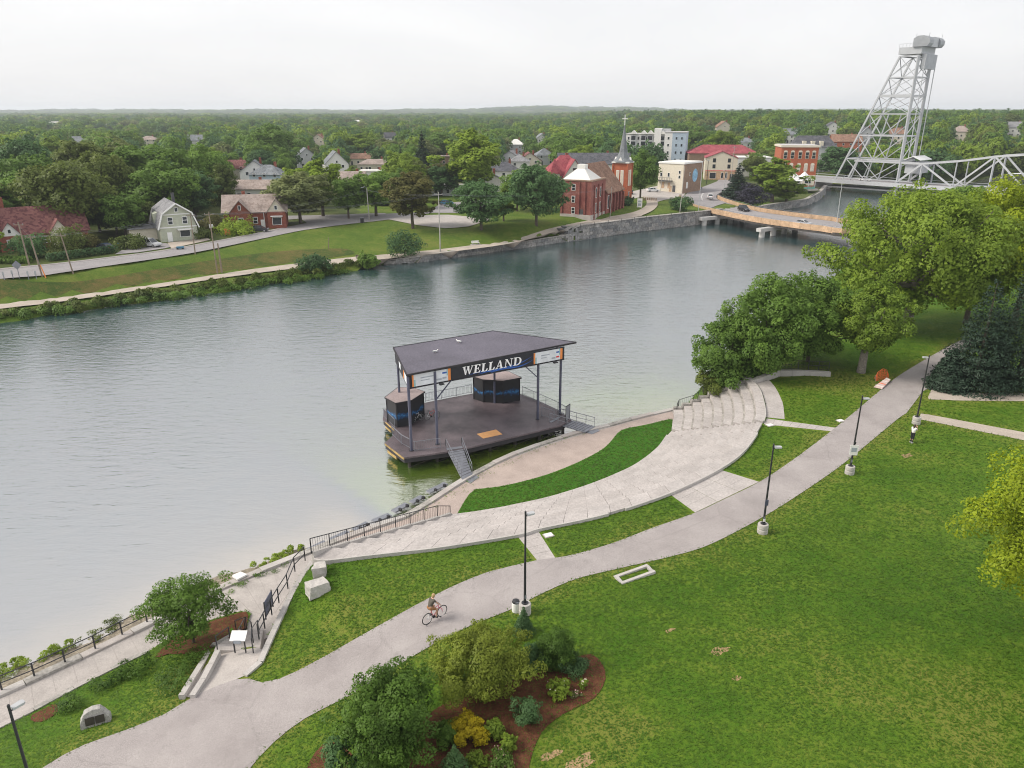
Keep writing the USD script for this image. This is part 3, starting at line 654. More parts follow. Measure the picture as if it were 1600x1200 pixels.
# roof slab
RZ = 4.95
rc = [P(635.5, 585.5, RZ), P(900.5, 534.5, RZ), P(770, 517, RZ + .12), P(614.5, 543, RZ + .05)]
MB().slab(rc, 0.12).build('roof', M['roof_membrane'], st)
for i in range(4):
    a, b = rc[i], rc[(i + 1) % 4]
    MB().bar(a + [0, 0, -.05], b + [0, 0, -.05], .10, .17).build('roof_edge', M['deck_edge'], st)
cen = sum(rc) / 4
for t in np.linspace(.1, .9, 6):
    a = rc[0] * (1 - t) + rc[1] * t; b = rc[3] * (1 - t) + rc[2] * t
    MB().bar(a * .96 + b * .04 - [0, 0, .24], a * .04 + b * .96 - [0, 0, .24], .14, .22).build('rafter', M['deck_edge'], st)
# fascia with boards and lettering
fa, fb = P(637, 585.5, RZ - .1), P(882, 541.5, RZ - .1)
fx = (fb - fa) * [1, 1, 0]; FL = np.linalg.norm(fx); fx /= FL; fn = np.array([fx[1], -fx[0], 0])
FH = 1.36
def F(u, h, off=0.0): return fa + fx * u * FL + np.array([0, 0, -FH * (1 - h)]) + fn * off
fascia = MB().slab([F(0, 1), F(1, 1), F(1, 1, -.12), F(0, 1, -.12)], FH).build('fascia', M['banner_black'], st)
MB().bar(F(0, 0, .02), F(1, 0, .02), .06, .07).build('fascia_trim', M['black_metal'], st)
def plate(u0, u1, h0, h1, off, mat, name, parent):
    p = [F(u0, h1, off), F(u1, h1, off), F(u1, h1, off - .02), F(u0, h1, off - .02)]
    return MB().slab(p, (h1 - h0) * FH).build(name, M[mat], parent)
for u0, u1 in ((0.022, 0.250), (0.785, 0.985)):
    b = plate(u0, u1, .08, .92, .030, 'board_white', 'sponsor_board', st); w = u1 - u0
    plate(u0, u0 + .010, .08, .92, .036, 'board_orange' if u0 < .5 else 'board_orange', 'edge_stripe', b)
    plate(u1 - .016, u1, .08, .92, .036, 'board_orange', 'edge_stripe', b)
    plate(u0 + .011, u0 + .02, .08, .55, .036, 'board_teal', 'edge_stripe', b); plate(u1 - .024, u1 - .017, .45, .92, .036, 'board_teal', 'edge_stripe', b)
    plate(u0 + .05, u0 + w * .55, .58, .66, .036, 'print_grey', 'printed_line', b); plate(u0 + .05, u0 + w * .45, .40, .46, .036, 'print_grey', 'printed_line', b)
    plate(u0 + w * .62, u0 + w * .76, .22, .34, .036, 'print_grey', 'printed_line', b)
    plate(u0 + w * .78, u0 + w * .89, .26, .38, .036, 'print_red' if u0 > .5 else 'print_grey', 'printed_logo', b)
    plate(u0 + w * .78, u0 + w * .90, .62, .74, .036, 'print_blue', 'printed_logo', b)
# blue swoosh under the letters
th = np.linspace(0, 1, 24)
for k, (u0, u1, h0, amp) in enumerate(((.42, .77, .10, .62), (.50, .78, .06, .40), (.36, .60, .18, .20))):
    up = [(u0 + (u1 - u0) * t, h0 + amp * t ** 1.8 + .10 * math.sin(t * 6)) for t in th]
    lo = [(u, h - .10 * math.sin(math.pi * t) - .012) for (u, h), t in zip(up, th)]
    v = [F(u, min(h, .96), .008 + .004 * k) for u, h in up] + [F(u, max(.03, min(h, .95)), .008 + .004 * k) for u, h in lo]
    f = [[i, i + 1, 24 + i + 1, 24 + i] for i in range(23)]
    MB().add(v, f).build('blue_swoosh', M['print_blue'], fascia)
# serif letters
def R(x0, y0, x1, y1): return shapely.box(x0, y0, x1, y1)
def Q(*p): return Polygon(p)
glyph = {
 'W': (1.22, unary_union([Q((.06, .95), (.28, .95), (.48, .0), (.36, .0)), Q((.36, 0), (.44, 0), (.66, .95), (.58, .95)), Q((.50, .95), (.72, .95), (.90, 0), (.80, 0)), Q((.80, 0), (.88, 0), (1.14, .95), (1.06, .95)), R(0, .93, .36, 1), R(.46, .93, .78, 1), R(.98, .93, 1.22, 1)])),
 'E': (.80, unary_union([R(.12, 0, .34, 1), R(0, 0, .74, .07), R(0, .93, .72, 1), R(.34, .46, .54, .54), Q((.5, .34), (.57, .34), (.57, .66), (.5, .66)), Q((.74, 0), (.78, .28), (.70, .28), (.58, .06)), Q((.72, 1), (.72, .74), (.65, .74), (.56, .94))])),
 'L': (.76, unary_union([R(.12, 0, .34, 1), R(0, 0, .70, .07), R(0, .93, .46, 1), Q((.70, 0), (.75, .32), (.66, .32), (.52, .06))])),
 'A': (.98, unary_union([Q((.10, 0), (.19, 0), (.50, 1), (.42, 1)), Q((.40, 1), (.54, 1), (.86, 0), (.62, 0)), R(.24, .28, .70, .36), R(0, 0, .32, .07), R(.52, 0, .96, .07)])),
 'N': (1.0, unary_union([R(.12, 0, .20, 1), R(.78, 0, .86, 1), Q((.08, 1), (.30, 1), (.86, 0), (.74, 0)), R(0, 0, .34, .07), R(0, .93, .28, 1), R(.66, .93, .98, 1)])),
 'D': (.98, unary_union([R(.12, 0, .34, 1), R(0, 0, .5, .07), R(0, .93, .5, 1), Point(.46, .5).buffer(.5).difference(Point(.42, .5).buffer(.5 * .84)).union(Point(.46, .5).buffer(.5).difference(shapely.affinity.scale(Point(.42, .5).buffer(.5), .66, .86))).intersection(R(.34, 0, 1, 1))])),
}
u, lh = 0.0, 0.60 * FH
tw = sum(glyph[c][0] * .86 + .06 for c in 'WELLAND') * lh
sc_ = (0.385 * FL) / tw
u = 0.318 * FL
for c in 'WELLAND':
    w, g = glyph[c]
    mbl = MB()
    for q in getattr(g.buffer(0), 'geoms', [g.buffer(0)]):
        if q.geom_type != 'Polygon': continue
        m = trimesh.creation.extrude_polygon(q, .02, engine='earcut')
        x = u + (m.vertices[:, 0] * .86 + m.vertices[:, 1] * .10) * lh * sc_; h = m.vertices[:, 1] * lh + FH * .24
        m.vertices = fa + fx * x[:, None] + np.column_stack([0 * x, 0 * x, h - FH]) + fn * (.014 + m.vertices[:, 2:3])
        mbl.tm(m)
    mbl.build('letter', M['letter_white'], fascia); u += (w * .86 + .06) * lh * sc_
# left side fascia with poster shapes
sa, sb = fa + np.array([-.02, .05, 0]), P(616.5, 545.5, RZ - .08)
MB().slab([sa, sb, sb + [.1, .05, 0], sa + [.1, .05, 0]], FH * .98).build('side_fascia', M['banner_black'], st)
sd = sb - sa
for t0, t1, h0, h1, c in ((.06, .22, .2, .8, 'board_white'), (.25, .30, .2, .8, 'board_orange'), (.5, .62, .35, .85, 'board_white')):
    n_ = np.array([-.05, -.012, 0])
    p = [sa + sd * t0 + n_, sa + sd * t1 + n_, sa + sd * t1 + n_ * .5, sa + sd * t0 + n_ * .5]
    MB().slab([q - [0, 0, FH * (1 - h1)] for q in p], (h1 - h0) * FH).build('poster', M[c], st)
# floodlights under the fascia
for u_ in (.19, .93):
    p = F(u_, -.06, .2)
    MB().box(p, (.45, .3, .08), math.atan2(fx[1], fx[0])).build('floodlight', M['black_metal'], st)

def railing(name, label, base, h=1.05, spacing=None, balusters=0.0, rails=(1.0,), mat='black_metal', post_w=.06, cat='railing', group=None, post_idx=None, parent=None):
    """base: points at the feet of the posts"""
    base = np.asarray(base, float)
    if spacing: base = resample(base, step=spacing)
    t = parent or thing(name, label, cat, group=group)
    top = base + [0, 0, h]
    for p in base:
        MB().bar(p, p + [0, 0, h], post_w, post_w).build('post', M[mat], t)
    for r in rails:
        mbr = MB()
        for a, b in zip(base[:-1], base[1:]): mbr.bar(a + [0, 0, h * r], b + [0, 0, h * r], .045, .045)
        mbr.build('rail', M[mat], t)
    if balusters:
        mbb = MB()
        for a, b in zip(base[:-1], base[1:]):
            n = max(2, int(np.linalg.norm((b - a)[:2]) / balusters))
            mbb.bar(a + [0, 0, .12], b + [0, 0, .12], .035, .035)
            for i in range(1, n):
                q = a + (b - a) * i / n; mbb.bar(q + [0, 0, .12], q + [0, 0, h * max(rails)], .016, .016)
        mbb.build('balusters', M[mat], t, kind='stuff')
    return t

def DL(pts): return np.array([D(*a) for a in pts])
for pts in ([(613, 680), (640, 706), (668, 704), (688, 700)], [(600, 652), (617, 669)], [(665, 628), (707, 620), (737, 614)], [(816, 617), (868, 640), (888, 652)], [(846, 650), (866, 656)]):
    r_ = resample(DL(pts), step=2.2)
    railing('railing', 'low dark railing along the edge of the stage deck', r_, 1.0, balusters=.16, rails=(1.0,), mat='grey_metal', post_w=.05, parent=UsdGeom.Xform.Define(stage, numbered(str(st.GetPath()), 'railing')).GetPrim())

# ---- two storage sheds on the deck
def shed(label, roof_px, door_u, loc):
    t = thing('stage_shed', label, 'shed')
    ring = np.array([P(*a, 0.0)[:2] for a in roof_px]); poly = Polygon(ring)
    wall = np.array(poly.buffer(-.14, join_style=2).exterior.coords)[:-1]
    for i in range(len(wall)):
        a, b = wall[i], wall[(i + 1) % len(wall)]
        d = (b - a) / np.linalg.norm(b - a); n = np.array([d[1], -d[0]])
        if not Polygon(wall).contains(Point((a + b) / 2 - n * .1)): n = -n
        v = [np.r_[a, -.02], np.r_[b, -.02], np.r_[b - n * .08, -.02], np.r_[a - n * .08, -.02]]
        MB().slab(v, -.02 - DECK - .002).build('wall', M['mural'], t)
        MB().bar(np.r_[a, DECK + .01], np.r_[a, -.03], .10).build('corner_trim', M['deck_edge'], t)
    MB().prism(poly, 0.0, 0.08).build('roof', M['shed_roof'], t)
    for i in range(len(ring)):
        a, b = np.r_[ring[i], .02], np.r_[ring[(i + 1) % len(ring)], .02]
        MB().bar(a, b, .05, .14).build('roof_trim', M['deck_edge'], t)
    for k, u_ in door_u:
        a, b = wall[k % len(wall)], wall[(k + 1) % len(wall)]
        p = a + (b - a) * u_; MB().bar(np.r_[p, DECK + .02], np.r_[p, -.1], .06).build('door_strip', M['yellow_timber'], t)
    return t
shed('dark octagonal stage shed with blue painted band at the back of the deck', [(736.5, 588.5), (754, 594), (786, 596), (815, 591), (795, 581.5), (775, 579)], ((2, .70), (1, .02)), 0)
shed('dark stage shed with bluish mural at the left end of the deck', [(601, 622), (618, 631), (643, 626.5), (664, 613), (646, 607), (622, 606)], ((1, .7),), 0)

# ---- things on the deck
a = [D(745, 678, DECK + .012), D(775, 671, DECK + .012), D(785, 678.5, DECK + .012), D(755, 685, DECK + .012)]
o = thing('plywood_sheet', 'orange plywood sheet lying flat on the stage deck', 'plywood sheet')
MB().slab(a, .03).build('sheet', M['orange_sheet'], o)
# gulls on the roof
plain('gull_white', (0.72, 0.72, 0.70), 0.8, var=0.05); plain('gull_grey', (0.35, 0.36, 0.38), 0.8, var=0.1)
def gull(label, p, rz, sc):
    t = thing('gull', label, 'gull', p, rz, scale=sc)
    b = trimesh.creation.icosphere(2, 1.0); b.apply_scale([.21, .085, .09]); b.vertices[:, 2] += .15 + .25 * np.clip(b.vertices[:, 0], 0, 1) ** 1.3
    h = trimesh.creation.icosphere(2, .055); h.apply_translation((.22, 0, .26))
    MB().tm(b).tm(h).build('body', M['gull_white'], t, smooth=True)
    for s in (-1, 1):
        w = trimesh.creation.icosphere(2, 1.0); w.apply_scale([.20, .02, .06]); w.apply_translation((-.06, s * .08, .17)); MB().tm(w).build('wing', M['gull_grey'], t, smooth=True)
        MB().tube([[.02, s * .03, 0], [.02, s * .03, .1]], .008, 5).build('leg', M['board_orange'], t)
    MB().tube([[.26, 0, .255], [.32, 0, .245]], [.014, .003], 6).build('beak', M['board_orange'], t)
gull('white gull sitting on the left half of the stage roof', P(680, 551.6, RZ + .02), 0.4, 1.15)
gull('white gull on the stage roof nearer its back edge', P(717, 536.2, RZ + .04), 2.6, 1.25)

# ---- gangways
def gangway(label, a0, a1, b0, b1, zt, zb, plate_px, h=0.95, arch=False):
    """a: left side top and foot, b: right side"""
    t = thing('gangway', label, 'gangway')
    A0, B0, A1, B1 = P(*a0, zt), P(*b0, zt), P(*a1, zb), P(*b1, zb)
    MB().slab([A0, B0, B1, A1], .10).build('walkway', M['grey_metal'], t)
    for k in range(1, 12):
        u_ = k / 12; MB().bar(A0 + (A1 - A0) * u_ + [0, 0, .012], B0 + (B1 - B0) * u_ + [0, 0, .012], .03, .02).build('tread_bar', M['black_metal'], t)
    foot = [P(*q, LOW_Z + .05) for q in plate_px]
    MB().slab(foot, .03).build('foot_plate', M['grey_metal'], t)
    for (p, q) in ((A0, A1), (B0, B1)):
        base = np.array([p + (q - p) * u_ for u_ in (0.02, .25, .5, .75, .98)])
        for z in base: MB().bar(z, z + [0, 0, h], .045).build('post', M['grey_metal'], t)
        MB().bar(base[0] + [0, 0, h], base[-1] + [0, 0, h], .05).build('handrail', M['grey_metal'], t)
        MB().bar(base[0] + [0, 0, h * .5], base[-1] + [0, 0, h * .5], .035).build('mid_rail', M['grey_metal'], t)
    if arch:
        for p, q in ((A0, A1), (B0, B1)):
            d = (q - p) / np.linalg.norm(q - p)
            pts = [p + d * .3 + [0, 0, h]] + [p + d * (.3 - .55 * math.sin(w)) + [0, 0, h * .55 + h * .45 * math.cos(w)] for w in np.linspace(.2, 2.6, 7)]
            MB().tube(pts, .03, 6).build('rail_return', M['black_metal'], t)
    return t
gangway('grey metal gangway with handrails sloping from stage front corner to plaza', (697, 700), (722, 749), (722, 697), (738, 741), DECK + .05, LOW_Z + .2, [(722, 749), (738, 741), (749, 745), (735, 755)], arch=True)
gangway('grey metal gangway with handrails from right end of stage to plaza', (858, 659), (914, 675), (872, 651), (930, 666), DECK + .05, LOW_Z + .2, [(914, 675), (930, 666), (937, 673), (925, 678)])
o = thing('stage_gate', 'grey mesh gate panel standing at the right end of the stage', 'gate')
ga, gb = P(883.5, 660, DECK + .06), P(890, 655, DECK + .06)
MB().bar(ga, ga + [0, 0, 1.7], .06).bar(gb, gb + [0, 0, 1.7], .06).bar(ga + [0, 0, 1.7], gb + [0, 0, 1.7], .06).bar(ga + [0, 0, .1], gb + [0, 0, .1], .06).build('frame', M['black_metal'], o)
MB().slab([ga + [0, 0, 1.66], gb + [0, 0, 1.66], gb + [.02, .02, 1.66], ga + [.02, .02, 1.66]], 1.5).build('panel', M['grey_metal'], o)

# ---- dock plates along the lake wall
for i, (a, b) in enumerate((((484, 862), (512, 848)), ((520, 845), (548, 832)), ((556, 829), (578, 818)), ((586, 816), (612, 805)), ((618, 800), (640, 788)), ((646, 786), (664, 776)), ((672, 770), (700, 756)))):
    p, q = P(*a, -3.62), P(*b, -3.62); d = (q - p) / np.linalg.norm(q - p); s = np.array([-d[1], d[0], 0]) * .55
    lab = 'narrow grey dock plate along the lake wall, ' + ['beside the upper end of the long railing', 'second from the lower walk', 'third from the lower walk', 'middle of the seven', 'third from the stage gangway', 'second from the stage gangway', 'nearest the stage gangway'][i]
    t = thing('dock_plate', lab, 'dock', group='dock plates along the lake wall')
    MB().slab([p, q, q + s, p + s], .12).build('plate', M['grey_metal'], t)
    for u_ in (.25, .75):
        c = p + (q - p) * u_ - s * .25; MB().box(c + [0, 0, .1], (.18, .25, .22), math.atan2(d[1], d[0])).build('bracket', M['black_metal'], t)
# ---------------------------------------------------------------- far bank: heights
def hill(x, y):
    x, y = np.asarray(x, float), np.asarray(y, float)
    right = 11 * sm((y - 330) / 420) * sm((x - 40) / 220) * (1 - 0.45 * sm((y - 1200) / 2000))
    mid = 4.0 * sm((y - 700) / 1500)
    ridge = sm((y - 3600) / 2600) * (16 + 26 * np.exp(-((x / y - 0.02) / .16) ** 2) + 10 * np.exp(-((x / y + .42) / .13) ** 2) + 5 * np.sin(x / 330.0) + 4 * np.sin(x / 143.0 + 1))
    return 0.6 + right + mid + ridge

shore_far = [(-160, 540), (0, 509), (100, 493), (200, 479), (330, 463), (450, 444), (545, 427), (590, 414), (650, 411), (700, 404), (800, 390), (895, 377), (1000, 362), (1095, 351), (1150, 341), (1200, 331), (1260, 322), (1288, 307)]
sf = [tuple(P(a, b, WATER_Z)[:2]) for a, b in shore_far] + [(137, 330), (205, 352), (330, 372), (700, 420)]
walk_lo = [(-60, 494), (0, 484), (100, 472), (250, 450), (400, 428), (530, 413), (585, 407), (640, 402), (700, 395), (800, 381), (870, 362), (905, 354), (960, 345), (1000, 338), (1022, 328), (1028, 318), (1022, 309)]
walk_hi = [(-60, 486), (0, 476), (100, 465), (250, 444), (400, 421), (530, 405), (585, 400), (640, 395), (700, 389), (800, 375), (855, 359), (900, 349), (955, 339), (990, 332), (1008, 323), (1010, 314), (1004, 307)]
wz = [-2.8, -2.8, -2.8, -2.8, -2.75, -2.7, -2.65, -2.6, -2.5, -2.1, -1.1, -.6, -.4, -.1, .2, .5, .6]
road_lo = [(-80, 449), (0, 436.5), (65, 431), (175, 415), (300, 396), (400, 375.5), (475, 360), (550, 350), (600, 344.5), (640, 338), (690, 331)]
road_hi = [(-80, 430), (0, 420), (87, 412), (180, 401), (250, 392), (330, 378), (400, 364.5), (437, 357), (520, 344), (560, 339), (610, 334), (690, 324)]
Cf = [(x, y, -4.9) for x, y in sf]
Cf += [P(a, b + 6, -4.9) for a, b in shore_far[:9]]
Cf += [P(a, b - 7, -3.6) for a, b in shore_far[:6]]
for l_, z_ in ((walk_lo, wz), (walk_hi, wz), (road_lo, [.38] * len(road_lo)), (road_hi, [.38] * len(road_hi))):
    Cf += list(resample(spline([P(a, b, z) for (a, b), z in zip(l_, z_)], 3), step=3.0))
wl_ = np.array([P(a, b, WATER_Z)[:2] for a, b in shore_far[7:]] ); wt_ = [-3.1, -2.75, -2.65, -2.55, -2.25, -.35, -.3, -.5, -1.7, -1.7, -.6]
wl_ = np.column_stack([wl_, wt_]); wl_ = np.vstack([wl_[:5], [[*P(897, 376.8, WATER_Z)[:2], -.4]], wl_[5:]]); wl_ = resample(wl_, step=3.0)
d_ = np.gradient(wl_[:, :2], axis=0); d_ /= np.linalg.norm(d_, axis=1, keepdims=True)
Cf += [(x - dy * o, y + dx * o, z) for (x, y, z), (dx, dy) in zip(wl_, d_) for o in (.75, 2.2)]
Cf += [P(a, b, z) for a, b, z in ((690, 352, .4), (760, 354, .3), (830, 350, .4), (880, 341, .4), (940, 336, .4), (985, 326, .5), (1050, 330, -.1), (1060, 322, .0), (1040, 312, .6), (1130, 318, -.6), (1180, 318, -1.5), (1240, 308, -1.2), (1280, 298, .3), (1150, 333, -2.2), (1200, 324, -2.4), (1255, 315, -2.4))]
for x, y in np.stack(np.meshgrid(np.arange(-900, 1001, 50), np.arange(230, 1101, 50)), -1).reshape(-1, 2):
    q = project((x, y, 0.6)); lim = np.interp(q[0], [a[0] for a in road_hi] + [900, 1000, 1100, 1290, 1700], [a[1] for a in road_hi] + [318, 306, 292, 284, 280])
    if q[1] < lim - 2: Cf.append((x, y, float(hill(x, y))))
Cf += [(-300, 60, .5), (-300, 140, .5), (-900, 40, .5)]
zc = ctrl(Cf)
def zfar(x, y):
    x, y = np.asarray(x, float), np.asarray(y, float)
    w = sm((y - 700) / 300); return zc(x, y) * (1 - w) + hill(x, y) * w
def Gf_(px, py, off=0.0):
    return P(px, py, lambda x, y: zfar(x, y) + off)

far_edge = Polygon(sf + [(9000, 700), (9000, 9500), (-9000, 9500), (-9000, 40), (-400, 40)])
rng = np.random.default_rng(11)
def band(y0, y1, step, xm):
    gx, gy = np.meshgrid(np.arange(-xm, xm, step, dtype=float), np.arange(y0, y1, step, dtype=float)); gx[1::2] += step / 2
    return np.stack([gx.ravel(), gy.ravel()], 1)
pts = np.vstack([band(60, 270, 2.6, 230), band(270, 480, 8, 460), band(480, 1500, 40, 1500), band(1500, 9400, 170, 8600), resample(np.array(sf), step=2.0), np.column_stack([wl_[:, 0] - d_[:, 1] * .75, wl_[:, 1] + d_[:, 0] * .75]), np.array(far_edge.exterior.coords)[-6:]])
pts = pts[shapely.contains_xy(far_edge.buffer(.01), pts[:, 0], pts[:, 1])]
dl = Delaunay(pts).simplices; c = pts[dl].mean(1); dl = dl[shapely.contains_xy(far_edge, c[:, 0], c[:, 1])]
a = pts[dl]; cr = (a[:, 1, 0] - a[:, 0, 0]) * (a[:, 2, 1] - a[:, 0, 1]) - (a[:, 1, 1] - a[:, 0, 1]) * (a[:, 2, 0] - a[:, 0, 0]); dl[cr < 0] = dl[cr < 0][:, ::-1]
hz = np.column_stack([pts, zfar(pts[:, 0], pts[:, 1])]); c = pts[dl].mean(1); qx = project(np.column_stack([c, np.full(len(c), .5)]))
town = (c[:, 1] > 270) | ((qx[:, 0] < 560) & (qx[:, 1] < np.interp(qx[:, 0], [p[0] for p in road_hi], [p[1] for p in road_hi])) & (c[:, 1] > 100))
for nm, sel, mt in (('far_bank', ~town, 'bank_grass'), ('town_ground', town, 'town_ground')):
    ff = dl[sel]; k, inv = np.unique(ff, return_inverse=True)
    tag(mesh(nm, trimesh.Trimesh(hz[k], inv.reshape(-1, 3), process=False), M[mt], smooth=True), kind='structure')

def fsheet(name, px, mat, off=.06, step=2.0, **kw):
    poly = Polygon([Gf_(*a)[:2] for a in px]).buffer(0)
    return sheet(name, poly, mat, off, zf=zfar, step=step, **kw)
def fband(name, lo, hi, mat, off=.06, step=1.5, sp=3, z=None):
    f = (lambda l: [P(a, b, q) for (a, b), q in zip(l, z)]) if z is not None else (lambda l: [Gf_(*a) for a in l])
    A, B = spline(f(lo), sp), spline(f(hi), sp)
    return sheet(name, Polygon([p[:2] for p in np.vstack([A, B[::-1]])]).buffer(0), mat, off, zf=zfar, step=step)
fband('canal_path', walk_lo, walk_hi, 'path_gravel', .17, z=wz)
fband('street', road_lo, road_hi, 'road_asphalt', .10, step=2, z=[.38] * len(road_lo))
fsheet('side_street', [(437, 357), (480, 349), (470, 342), (420, 346), (330, 349), (300, 345), (330, 341), (430, 338), (520, 336), (600, 333), (612, 337), (520, 345)], 'road_asphalt', .09)
fsheet('parking', [(606, 343), (640, 337), (700, 336), (770, 342), (735, 354), (690, 357), (650, 352)], 'concrete', .10)
fsheet('car_park', [(665, 333), (690, 318), (760, 312), (790, 318), (720, 333)], 'road_asphalt', .09)
fsheet('town_square', [(965, 316), (985, 300), (1030, 290), (1075, 296), (1066, 308), (1020, 318), (1003, 308)], 'concrete', .09)
fsheet('driveway', [(180, 398), (196, 388), (225, 383), (262, 380), (268, 387), (215, 395)], 'road_asphalt', .10)
fsheet('driveway', [(262, 380), (300, 375), (316, 370), (330, 375), (268, 389)], 'path_gravel', .11)
# rough band of brownish weeds on the slope
if 1: fband('weedy_slope', [(-40, 480), (0, 474), (100, 462), (250, 440), (400, 418), (480, 408), (560, 396)], [(-40, 462), (0, 456), (100, 446), (250, 420), (400, 397), (480, 390), (540, 388)], 'rough_weeds', .05, step=2.5)
# kerb of the street in front of the houses
for nm, line in (('street_kerb', road_hi),):
    q = resample(spline([Gf_(a, b, .2) for a, b in line[:8]], 3), step=3)
    MB().strip(q, .3, .4).build(nm, M['concrete'], kind='structure')

# ---------------------------------------------------------------- canal walls
plain('wall_stone_a', (0.25, 0.25, 0.245), 0.9, var=0.3, scale=0.7, bump=0.03, bscale=5, fine=0.5, fscale=2.2)
plain('wall_stone_b', (0.31, 0.30, 0.285), 0.9, var=0.3, scale=0.7, bump=0.03, bscale=5, fine=0.5, fscale=2.2)
plain('wall_stone_c', (0.19, 0.195, 0.20), 0.9, var=0.3, scale=0.7, bump=0.03, bscale=5, fine=0.5, fscale=2.2)
def stone_wall(name, label, px, tops, course=1.0, block=2.6, thick=1.0, seed=1, cap=True):
    """px: foot at the water line; tops: height of the top there"""
    t = thing(name, label, 'wall')
    base = np.array([P(a, b, WATER_Z) for a, b in px]); top = np.array(tops, float)
    pth = np.column_stack([base[:, :2], top]); pth = resample(pth, step=block); r = np.random.default_rng(seed)
    d = np.gradient(pth[:, :2], axis=0); d /= np.linalg.norm(d, axis=1, keepdims=True); s = np.column_stack([-d[:, 1], d[:, 0]])
    for i in range(len(pth) - 1):
        z = WATER_Z - .8; zt = (pth[i, 2] + pth[i + 1, 2]) / 2; n = max(1, int(round((zt - z) / course))); k = 0
        while k < n:
            h = (zt - z) / n; z0, z1 = z + k * h, z + (k + 1) * h - .03
            o0 = r.uniform(-.04, .05); sh = block * .5 * (k % 2) / block
            a = pth[i, :2] * (1 - sh) + pth[i + 1, :2] * sh if k % 2 else pth[i, :2]; j = min(i + 1, len(pth) - 1); j2 = min(i + 2, len(pth) - 1)
            b = pth[j, :2] * (1 - sh) + pth[j2, :2] * sh if k % 2 and j2 > j else pth[j, :2]
            u = (b - a) / max(np.linalg.norm(b - a), 1e-6); a, b = a + u * .02, b - u * .02
            MB().slab([np.r_[a - s[i] * o0, z1], np.r_[b - s[j] * o0, z1], np.r_[b + s[j] * thick, z1], np.r_[a + s[i] * thick, z1]], z1 - z0).build('stone', M[('wall_stone_a', 'wall_stone_b', 'wall_stone_a', 'wall_stone_c')[r.integers(4)]], t)
            k += 1
    if cap:
        MB().strip(np.column_stack([pth[:, :2] + s * .45, pth[:, 2] + .12]), 1.25, .14).build('coping', M['old_concrete'], t)
    return t
stone_wall('canal_wall', 'low grey stone canal wall along the far waterside path', [(590, 413.5), (620, 413), (650, 411), (700, 404), (800, 390), (893, 377)], [-3.3, -2.9, -2.7, -2.6, -2.5, -2.2], seed=2, course=.8)
stone_wall('canal_wall', 'high grey stone canal wall below the church lawn beside the road bridge', [(893, 377), (900, 376.5), (1000, 362), (1095, 351), (1128, 346)], [-1.0, -.3, -.2, -.2, -.3], seed=3)
stone_wall('canal_wall', 'stepped stone block where the high canal wall begins', [(884, 378.6), (889, 377.8), (896, 376.9)], [-1.2, -.7, -.25], seed=6, block=1.6, thick=4.0)
stone_wall('canal_wall', 'curved mossy stone canal wall behind the road bridge', [(1140, 344), (1200, 331), (1260, 322), (1280, 313), (1290, 304)], [-1.6, -1.7, -1.6, -1.0, -.4], seed=4)

# ---------------------------------------------------------------- road bridge
plain('parapet_tan', (0.50, 0.345, 0.22), 0.85, var=0.18, scale=0.5, fine=0.25, fscale=2)
plain('bridge_dark', (0.05, 0.045, 0.042), 0.85, var=0.3)
plain('pier_concrete', (0.40, 0.40, 0.39), 0.85, var=0.12, scale=.6)
plain('line_white', (0.62, 0.62, 0.60), 0.8, var=0.1)
BZ = -0.75
front = spline([P(1060, 307, .5), P(1066, 314, .2), P(1085, 325.5, BZ), P(1130, 335.5, BZ), P(1180, 345.5, BZ), P(1230, 353, BZ), P(1285, 360, BZ), P(1340, 364, BZ), (122, 208, BZ + .4)], 8)
front[:, 2] = np.interp(np.arange(len(front)), [0, 8, 16, len(front)], [.5, .2, BZ, BZ])
back = spline([P(1135, 297, .6), P(1122, 304, .3), P(1123, 311.5, BZ + .2), P(1145, 319.5, BZ), P(1171, 327, BZ), P(1199, 332.5, BZ), P(1260, 340.5, BZ), P(1300, 345, BZ), P(1345, 349, BZ), (134, 220, BZ + .4)], 8)
back[:, 2] = np.interp(np.arange(len(back)), [0, 8, 16, 24, len(back)], [.6, .3, BZ + .2, BZ, BZ])
n_ = 60; fr_, bk_ = resample(front, n_), resample(back, n_)
br_ = thing('road_bridge', 'curved concrete road bridge with tan parapets crossing the canal', 'bridge')
v = np.vstack([fr_, bk_, fr_ - [0, 0, .8], bk_ - [0, 0, .8]]); f = []
for i in range(n_ - 1):
    for q in ((0, 1), (1, 3), (3, 2), (2, 0)): f.append([q[0] * n_ + i, q[1] * n_ + i, q[1] * n_ + i + 1, q[0] * n_ + i + 1])
f = np.array(f); m = trimesh.Trimesh(v, np.vstack([f[:, [0, 1, 2]], f[:, [0, 2, 3]]]), process=False); trimesh.repair.fix_normals(m)
mesh('deck', m, M['bridge_dark'], br_)
rd = MB(); w0 = fr_ + (bk_ - fr_) * .035 + [0, 0, .03]; w1 = bk_ + (fr_ - bk_) * .035 + [0, 0, .03]
rd.add(np.vstack([w0, w1]), [[i, i + 1, n_ + i + 1, n_ + i] for i in range(n_ - 1)]).build('carriageway', M['road_asphalt'], br_)
for u_ in (.48, .50):
    l0, l1 = fr_ + (bk_ - fr_) * u_ + [0, 0, .045], fr_ + (bk_ - fr_) * (u_ + .008) + [0, 0, .045]
    MB().add(np.vstack([l0, l1]), [[i, i + 1, n_ + i + 1, n_ + i] for i in range(n_ - 1)]).build('painted_line', M['line_white'], br_)
